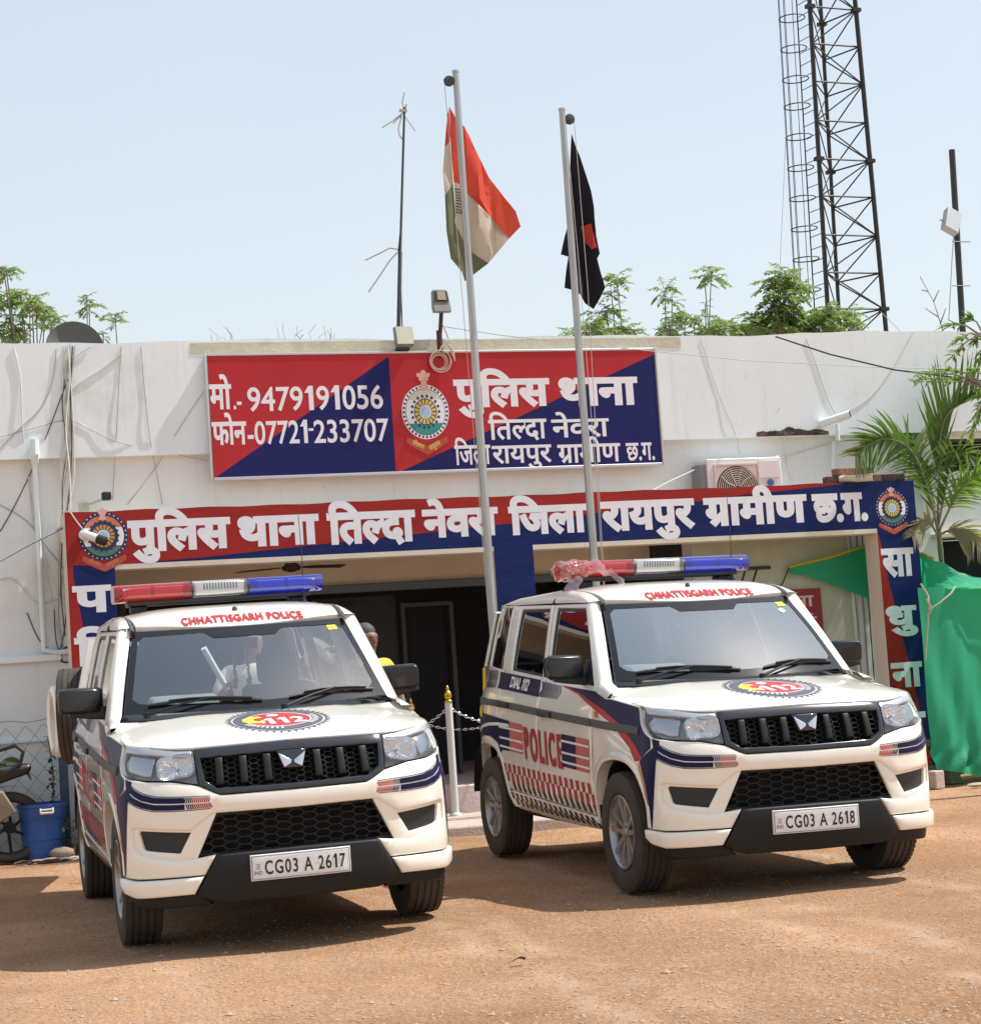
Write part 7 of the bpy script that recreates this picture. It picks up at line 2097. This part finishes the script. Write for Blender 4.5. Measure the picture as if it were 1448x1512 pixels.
far_tree('dense green tree with the highest crown left of the lattice mast', 21.3, 1160, [(1155, 408, 10, 1.2), (1140, 420, 9, 1.1), (1172, 425, 10, 1.1), (1158, 435, 10, 1.2), (1145, 450, 10, 1.1), (1168, 455, 10, 1.1), (1125, 470, 11, 1.2), (1105, 482, 10, 1.1), (1150, 475, 12, 1.2), (1178, 475, 11, 1.2), (1135, 488, 11, 1.2), (1165, 490, 11, 1.2), (1092, 490, 9, 1)], 29, extra=1)
far_tree('green bushy tree in front of the lattice mast legs', 21.3, 1220, [(1205, 470, 11, 1.2), (1228, 458, 10, 1.1), (1245, 465, 10, 1.2), (1215, 485, 12, 1.2), (1240, 485, 11, 1.1), (1190, 488, 10, 1.1), (1262, 462, 6, .9)], 30, extra=1)
# bare twiggy stems on the parapet edge
for i, (u, lab) in enumerate(((425, 'dry grass stems rooted on the parapet left of the mast'), (478, 'dry grass tuft rooted on the parapet nearest the mast'), (330, 'short reddish stems rooted on the parapet above the board corner'))):
    m = MB(); rnd = random.Random(40 + i); p = pb(u, 505, KW)
    for j in range(7):
        x = rnd.uniform(-.12, .12); h = rnd.uniform(.06, .2)
        m.tube([(x, 0, 0), (x + rnd.uniform(-.03, .03), 0, h * .5), (x + rnd.uniform(-.06, .06), 0, h)], .0022, 4)
    tag(m.build('dry_weed', M['bark'], loc=bw(p.x, KW, 4.35), rz=BYAW), lab, 'weed', 'dry weeds on the parapet')
# leafless twigs at the right, behind the parapet
m = MB(); bp0 = pb(1395, 490, 20)
def tw(*pp): m.tube([(lambda q: (q.x - bp0.x, 0, q.z - 4.2))(pb(u, v, 20)) for u, v in pp], [.010] + [.005] * (len(pp) - 1), 4)
tw((1396, 500), (1378, 445), (1358, 408)); tw((1378, 445), (1386, 428)); tw((1370, 430), (1360, 428)); tw((1385, 468), (1366, 455)); tw((1388, 478), (1396, 455))
tag(m.build('bare_shrub', M['bark'], loc=bw(bp0.x, 20, 4.2), rz=BYAW), 'leafless grey twigs showing over the parapet left of the edge pole', 'shrub')

# bright leafed branches hanging in from the right
def bright_tree():
    rnd = random.Random(61); k = 14.2; p0 = pb(1530, 900, k)
    th = bempty('tree', 'tree at the right edge with bright lance shaped leaves over the parapet', 'tree', p0.x, k, 0)
    mt, mc = MB(), MB()
    tops = [(1360, 548, 14.0), (1352, 560, 14.0), (1398, 478, 14.2), (1412, 500, 14.1), (1430, 468, 14.3), (1408, 520, 14.2), (1440, 500, 14.2), (1395, 545, 14.1), (1435, 545, 14.0), (1445, 580, 14.0), (1442, 610, 14.1), (1400, 560, 14.0), (1448, 530, 14.2), (1460, 480, 14.2), (1432, 640, 14.0), (1470, 560, 14.2), (1480, 520, 14.3), (1500, 600, 14.2)]
    top = Vector((p0.x, k, 2.6)); mt.tube([(p0.x, k, 0), (p0.x - .04, k, 1.3), top], [.08, .065, .05], 8)
    hub = {0: pb(1462, 575, 14.1), 1: pb(1455, 500, 14.2)}
    H0, H1 = Vector((hub[0].x, 14.1, hub[0].z)), Vector((hub[1].x, 14.2, hub[1].z))
    mt.tube([top, H0, H1], [.04, .025, .015], 6)
    for (u, v, kk) in tops:
        q = pb(u, v, kk); q = Vector((q.x, kk, q.z)); h = H0 if v > 535 else H1
        mid = h.lerp(q, .5) + Vector((0, 0, .05)); mt.tube([h, mid, q], [.012, .008, .004], 5)
        for t in np.linspace(.25, 1.05, 11):
            o = mid.lerp(q, t) + Vector((0, 0, -.02 * t)); d0 = (q - mid).normalized()
            for sg in (-1, 1):
                d = (d0 * .7 + Vector((rnd.uniform(-.6, .6), sg * rnd.uniform(.2, .8), rnd.uniform(-.5, .5)))).normalized()
                leaflet(mc, o, d, Vector((0, 0, 1)), rnd.uniform(.075, .115), rnd.uniform(.024, .034), 0 if rnd.random() < .7 else 1)
    for mm in (mt, mc): mm.v = [(a - p0.x, b - k, c) for a, b, c in mm.v]
    mt.build('trunk', M['bark'], parent=th, smooth=60); mc.build('crown', [M['leaf_bright'], M['leaf']], parent=th, smooth=0)
bright_tree()

# areca palm behind the net
def palm():
    k = 16.62; p0 = pb(1391, 834, k); rnd = random.Random(71)
    th = bempty('palm', 'young areca palm with drooping fronds growing beside the right porch column', 'palm', p0.x, k, 0)
    mt = MB(); c0 = pb(1384, 782, k)
    zs_l = np.linspace(0, c0.z, 26)
    mt.tube([(p0.x + (c0.x - p0.x) * min(1, z / c0.z) + .01, k, z) for z in zs_l], [.040 + (.005 if i % 2 else 0) - .0012 * i * .6 for i in range(26)], 10)
    mt.v = [(a - p0.x, b - k, c) for a, b, c in mt.v]; mt.build('trunk', mat('palm_stem', (.15, .17, .09), .8, var=.25, scale=9, stretch=(1, 1, 6)), parent=th, smooth=60)
    C0 = Vector((c0.x, k, c0.z))
    fronds = [
        ([(1384, 782), (1386, 700), (1388, 645), (1400, 610), (1432, 590), (1460, 585)], -.25, .62, 34, 0, 1.0, .5),
        ([(1384, 782), (1368, 715), (1345, 665), (1312, 648), (1285, 655), (1264, 672)], -.4, .40, 40, 0, -.1, -.9),
        ([(1384, 782), (1372, 730), (1360, 690), (1352, 660), (1345, 640)], .3, .36, 26, 0, .1, -.6),
        ([(1384, 782), (1392, 740), (1402, 690), (1415, 668), (1432, 672)], -.3, .30, 22, 0, .0, -.9),
        ([(1386, 785), (1405, 745), (1425, 715), (1448, 698), (1475, 690)], -.5, .36, 26, 1, -.1, -.9),
        ([(1384, 790), (1370, 770), (1356, 775), (1348, 790)], -.3, .26, 18, 2, -.2, -.9),
        ([(1386, 790), (1408, 782), (1432, 790), (1450, 812)], -.4, .34, 20, 2, -.2, -1.0),
        ([(1384, 784), (1378, 740), (1372, 700), (1376, 670)], .5, .30, 20, 0, .2, -.4)]
    for fr_, dk, ll, n, mi, up, dn in fronds:
        mf = MB(); P_ = []
        for i, (u, v) in enumerate(fr_):
            kk = k + dk * i / (len(fr_) - 1); q = pb(u, v, kk); P_.append(Vector((q.x, kk, q.z)))
        line = [lerp_list(P_, t) for t in np.linspace(0, 1, 24)]
        mf.tube(line, [.014 - .0005 * i for i in range(24)], 5, mi=3)
        for i in range(n):
            t = .22 + .78 * i / (n - 1); o = lerp_list(P_, t); d0 = (lerp_list(P_, min(1, t + .03)) - lerp_list(P_, max(0, t - .03))).normalized()
            s = d0.cross(Vector((0, 1, 0)));
            if s.length < .1: s = Vector((1, 0, 0))
            s.normalize()
            L = ll * (1 - .55 * abs(t - .5) ** 1.2 * 1.5) * rnd.uniform(.85, 1.1)
            for sg in (-1, 1):
                d = (d0 * .55 + s * sg * .55 + Vector((0, rnd.uniform(-.35, .35), up * .6))).normalized()
                pts = []; q = o.copy()
                for j in range(5):
                    pts.append(q.copy()); d = (d + Vector((0, 0, dn * .16 + rnd.uniform(-.03, .03)))).normalized(); q = q + d * (L / 4)
                w = .017
                vs_ = []
                for j, p in enumerate(pts):
                    ww = w * (1 - (j / 4) ** 2 * .95); sd = d.cross(Vector((0, .6, .8)));
                    sd = sd.normalized() if sd.length > .05 else Vector((1, 0, 0))
                    vs_ += [p - sd * ww, p + sd * ww]
                m_i = mi if not (mi == 0 and t > .80 and rnd.random() < .6 and dn < -.8) else 2
                mf.add(vs_, [(2 * j, 2 * j + 1, 2 * j + 3, 2 * j + 2) for j in range(4)], m_i)
        mf.v = [(a - p0.x, b - k, c) for a, b, c in mf.v]
        mf.build('frond', [M['palm'], M['leaf_bright'], M['leaf_dry'], M['bark']], parent=th, smooth=0)
palm()
# small palm-like frond and weeds by the barrel
m = MB(); rnd = random.Random(81); o = pb(-10, 1130, 16.5)
for pts in (((-20, 1150), (5, 1122), (25, 1120), (42, 1140)), ((-20, 1150), (-2, 1128), (5, 1130), (9, 1140))):
    L_ = [(lambda q: Vector((q.x, 16.5, q.z)))(pb(u, v, 16.5)) for u, v in pts]
    for t in np.linspace(.2, 1, 22):
        p = lerp_list(L_, t); d0 = (lerp_list(L_, min(1, t + .05)) - lerp_list(L_, t - .05)).normalized()
        for sg in (-1, 1): leaflet(m, p, (d0 * .5 + Vector((0, sg * .3, sg * .25 - .6))).normalized(), Vector((0, 1, 0)), .085, .012, 0)
    m.tube([lerp_list(L_, t) for t in np.linspace(0, 1, 10)], .004, 4, mi=1)
m.tube([(o.x - .05, 16.5, 0), (o.x - .05, 16.5, .55)], .012, 5, mi=1)
tag(m.bbuild('small_palm', [M['palm'], M['bark']], o.x, 16.5, 0, smooth=0), 'small dark palm seedling at the left edge above the motorcycle', 'plant')
m = MB(); rnd = random.Random(82); o = pb(77, 1180, 16.75); z = .3
m.tube([(o.x, 16.75, .3), (o.x + .02, 16.75, .7), (o.x - .01, 16.75, 1.0)], .006, 5, mi=1)
for i in range(70):
    zz = rnd.uniform(.42, 1.02); d = Vector((rnd.uniform(-1, 1), rnd.uniform(-1, .2), rnd.uniform(-.7, .4))).normalized()
    leaflet(m, Vector((o.x + rnd.uniform(-.02, .02), 16.75, zz)), d, Vector((0, 0, 1)), rnd.uniform(.03, .06), .03, 0)
for i in range(16):
    d = Vector((rnd.uniform(-1, 1), rnd.uniform(-1, 0), rnd.uniform(-.2, .6))).normalized(); leaflet(m, Vector((o.x, 16.74, .36)), d, Vector((0, 0, 1)), .10, .045, 0)
tag(m.bbuild('creeper', [mat('dark_leaf', (.018, .022, .014), .7), M['bark']], o.x, 16.75, .3, smooth=0), 'withered dark creeper climbing the fence above the blue barrel', 'plant')
m = MB(); rnd = random.Random(83); o = pb(108, 1230, 16.6)
for i in range(150):
    d = Vector((rnd.uniform(-1, 1), rnd.uniform(-1, .3), rnd.uniform(-.3, 1))).normalized()
    leaflet(m, Vector((o.x + rnd.uniform(-.12, .14), 16.6 + rnd.uniform(-.12, .1), rnd.uniform(.02, .42) ** 1.3)), d, Vector((0, 0, 1)), rnd.uniform(.03, .07), .03, 0 if rnd.random() < .7 else 1)
tag(m.bbuild('weed', [M['leaf'], M['leaf_dry']], o.x, 16.6, 0, smooth=0), 'scrubby green weeds between the blue barrel and the left car', 'plant')

# ------------------------------------------------------------------ people behind the left car
SKIN = mat('skin_brown', (.20, .105, .065), .55, var=.06)
HAIR = mat('black_hair', (.010, .009, .009), .6)
def skin_mesh(verts, edges, name, m_, parent, sub=2, roots=(0,)):
    """verts: (co, rx, ry); grown with Skin + Subdivision, then stored as plain mesh"""
    me = bpy.data.meshes.new('tmp_skin'); me.from_pydata([v[0] for v in verts], edges, [])
    o = bpy.data.objects.new('tmp_skin', me); COL.objects.link(o)
    md = o.modifiers.new('skin', 'SKIN'); md.use_smooth_shade = True
    sv = me.skin_vertices[0].data
    for i, v in enumerate(verts): sv[i].radius = (v[1], v[2]); sv[i].use_root = i in roots
    s2 = o.modifiers.new('sub', 'SUBSURF'); s2.levels = sub; s2.render_levels = sub
    dg = bpy.context.evaluated_depsgraph_get()
    m2 = bpy.data.meshes.new_from_object(o.evaluated_get(dg))
    bpy.data.objects.remove(o); bpy.data.meshes.remove(me)
    m2.name = name; m2.materials.clear(); m2.materials.append(m_)
    m2.polygons.foreach_set('use_smooth', [True] * len(m2.polygons))
    r = bpy.data.objects.new(name, m2); COL.objects.link(r); r.parent = parent
    return r
def hand(V, E, wrist, fwd, side, up, curl):
    """palm, four bent fingers of unequal length and a side thumb"""
    i0 = len(V); wv = Vector(V[wrist][0])
    palm = wv + fwd * .055; V.append((palm, .030, .016)); E.append((wrist, i0))
    for q, (ln, off) in enumerate(((.070, -.030), (.080, -.010), (.075, .010), (.058, .028))):
        k = palm + fwd * .035 + side * off; V.append((k, .009, .009)); E.append((i0, len(V) - 1)); d = fwd.copy(); p = k
        for j in range(3):
            d = (d + up * -curl).normalized(); p = p + d * ln * (.45, .33, .25)[j]; V.append((p, .0085 - .0008 * j, .0085 - .0008 * j)); E.append((len(V) - 2, len(V) - 1))
    t0 = wv + fwd * .025 + side * -.030; V.append((t0, .012, .012)); E.append((i0, len(V) - 1)); d = (fwd * .7 - side * .7 - up * .2).normalized(); p = t0
    for j in range(2):
        p = p + d * .034; d = (d - up * curl * .6 + fwd * .3).normalized(); V.append((p, .010, .010)); E.append((len(V) - 2, len(V) - 1))
def person(label, loc, rz, h, shirt_col, trouser_col, armL, armR, hair_col=HAIR, head_tilt=0.0):
    th = empty('person', label, 'person', loc, rz)
    s = h / 1.72
    J = lambda x, y, z: Vector((x * s, y * s, z * s))
    V, E = [], []
    def add(co, rx, ry=None, to=None):
        V.append((co, rx * s, (ry or rx) * s))
        if to is not None: E.append((to, len(V) - 1))
        return len(V) - 1
    pel = add(J(0, 0, .92), .15, .11); wa = add(J(0, 0, 1.08), .135, .10, pel); ch = add(J(0, .0, 1.28), .16, .11, wa); nb = add(J(0, .01, 1.43), .085, .075, ch); nk = add(J(0, .0, 1.50), .055, .06, nb)
    hd = add(J(0, -.02 - head_tilt * .3, 1.585), .072, .088, nk); ht = add(J(0, -.015 - head_tilt, 1.66), .070, .085, hd)
    nose = add(J(0, -.105 - head_tilt * .6, 1.59), .014, .016, hd)
    for sx in (-1, 1):
        e = add(J(sx * .078, .005, 1.59), .010, .018, hd)
    for sx in (-1, 1):
        hp = add(J(sx * .09, 0, .86), .095, .10, pel); kn = add(J(sx * .10, -.01, .48), .062, .066, hp); an = add(J(sx * .10, .01, .09), .042, .045, kn); ft = add(J(sx * .105, -.14, .035), .040, .032, an)
    arms = []
    for sx, A in ((-1, armL), (1, armR)):
        sh = add(J(sx * .185, .0, 1.41), .058, .058, ch); el = add(J(*A[0]), .040, .040, sh); wr = add(J(*A[1]), .027, .023, el)
        f = (Vector(V[wr][0]) - Vector(V[el][0])).normalized(); up = Vector((0, -.6, .8)); sd = f.cross(up).normalized() * sx
        hand(V, E, wr, f, sd, sd.cross(f) * (1 if sx > 0 else -1), .30); arms.append((sh, el, wr))
    skin_mesh(V, E, 'body', SKIN, th, roots=(0,))
    # shirt: torso and half sleeves, a little proud of the body
    S, SE = [], []
    def a2(co, rx, ry, to=None):
        S.append((co, rx * s, ry * s)); 
        if to is not None: SE.append((to, len(S) - 1))
        return len(S) - 1
    b0 = a2(J(0, 0, .90), .172, .128); b1 = a2(J(0, 0, 1.08), .158, .12, b0); b2 = a2(J(0, 0, 1.28), .182, .130, b1); b3 = a2(J(0, .01, 1.425), .105, .088, b2); b4 = a2(J(0, .005, 1.47), .072, .072, b3)
    for sx, A in ((-1, armL), (1, armR)):
        q = a2(J(sx * .19, 0, 1.41), .072, .070, b2); e = J(*A[0]); S.append((J(sx * .19, 0, 1.41).lerp(e, .85), .056 * s, .056 * s)); SE.append((q, len(S) - 1))
    skin_mesh(S, SE, 'shirt', shirt_col, th)
    S, SE = [], []
    b0 = a2(J(0, 0, .93), .16, .12)
    for sx in (-1, 1):
        q = a2(J(sx * .092, 0, .85), .108, .112, b0); q = a2(J(sx * .102, -.01, .48), .080, .084, q); q = a2(J(sx * .104, .01, .08), .068, .075, q)
    skin_mesh(S, SE, 'trousers', trouser_col, th)
    m = MB(); m.blob(J(0, .020 - head_tilt, 1.648), (.081 * s, .094 * s, .082 * s), n=24, seed=1, amp=.015); m.blob(J(0, .050 - head_tilt, 1.585), (.074 * s, .058 * s, .075 * s), n=20, seed=2, amp=.02)
    m.build('hair', hair_col, parent=th, smooth=60)
    m = MB()
    for sx in (-1, 1): m.blob((J(sx * .030, -.098 - head_tilt * .6, 1.612)), (.011 * s, .006 * s, .007 * s), mi=0)
    m.build('eyes', mat('eye_dark', (.03, .02, .02), .3) if 'eye_dark' not in bpy.data.materials else bpy.data.materials['eye_dark'], parent=th)
    m = MB(); m.blob((J(0, -.098 - head_tilt * .6, 1.545)), (.022 * s, .007 * s, .006 * s)); m.build('mouth', mat('lip', (.16, .06, .05), .5) if 'lip' not in bpy.data.materials else bpy.data.materials['lip'], parent=th)
    m = MB(); m.blob(J(0, -.08 , .03), (.01, .01, .01)) if False else None
    return th
def car1_at(x, y): 
    p = CAR1.matrix_world @ Vector((x, y, 0)); return (p.x, p.y, 0)
cream_cloth = mat('cream_shirt', (.66, .62, .48), .85, var=.05); yellow_cloth = mat('yellow_shirt', (.62, .46, .06), .85, var=.06); dark_trs = mat('dark_trousers', (.03, .032, .04), .9); khaki = mat('khaki_trousers', (.22, .16, .09), .9)
person('person in a cream shirt holding a rolled paper seen through the left windscreen', car1_at(.58, 4.05), .28 - .1, 1.76, cream_cloth, khaki, ((-.30, -.10, 1.16), (-.22, -.30, 1.28)), ((.27, -.06, 1.15), (.16, -.28, 1.10)))
rp = car1_at(.33, 3.74); m = MB()
m.tube([(0, 0, 0), (-.10, -.06, .18), (-.17, -.10, .31)], .022, 12); tag(m.build('paper_roll', mat('paper_white', (.75, .76, .76), .7), loc=(rp[0], rp[1], 1.30), rz=.28, smooth=50), 'white rolled paper held up behind the left car', 'paper roll')
person('person in a yellow shirt with greying hair behind the right side of the left car', car1_at(1.56, 4.5), .28 + .5, 1.74, yellow_cloth, dark_trs, ((-.26, -.02, 1.14), (-.22, -.16, .95)), ((.28, -.03, 1.15), (.26, -.14, .93)), hair_col=mat('greying_hair', (.06, .055, .055), .7))
# marigold strings on the first car's mirror
m = MB(); rnd = random.Random(90)
for x0 in (-.035, .045):
    for i in range(22): m.blob((x0 + rnd.uniform(-.006, .006), .77 + rnd.uniform(-.006, .006), 1.60 - .0135 * i), rnd.uniform(.008, .012) * (1.5 if i > 17 else 1), n=6, seed=i, amp=.2, mi=0 if i % 5 else 1)
m.tube([(-.035, .77, 1.60), (.0, .78, 1.62), (.045, .77, 1.60)], .003, 4)
m.build('mirror_garland', [mat('dry_marigold', (.13, .06, .035), .9), mat('dry_petal', (.25, .10, .03), .9)], parent=find(CAR1, 'inside_mirror'), smooth=60)
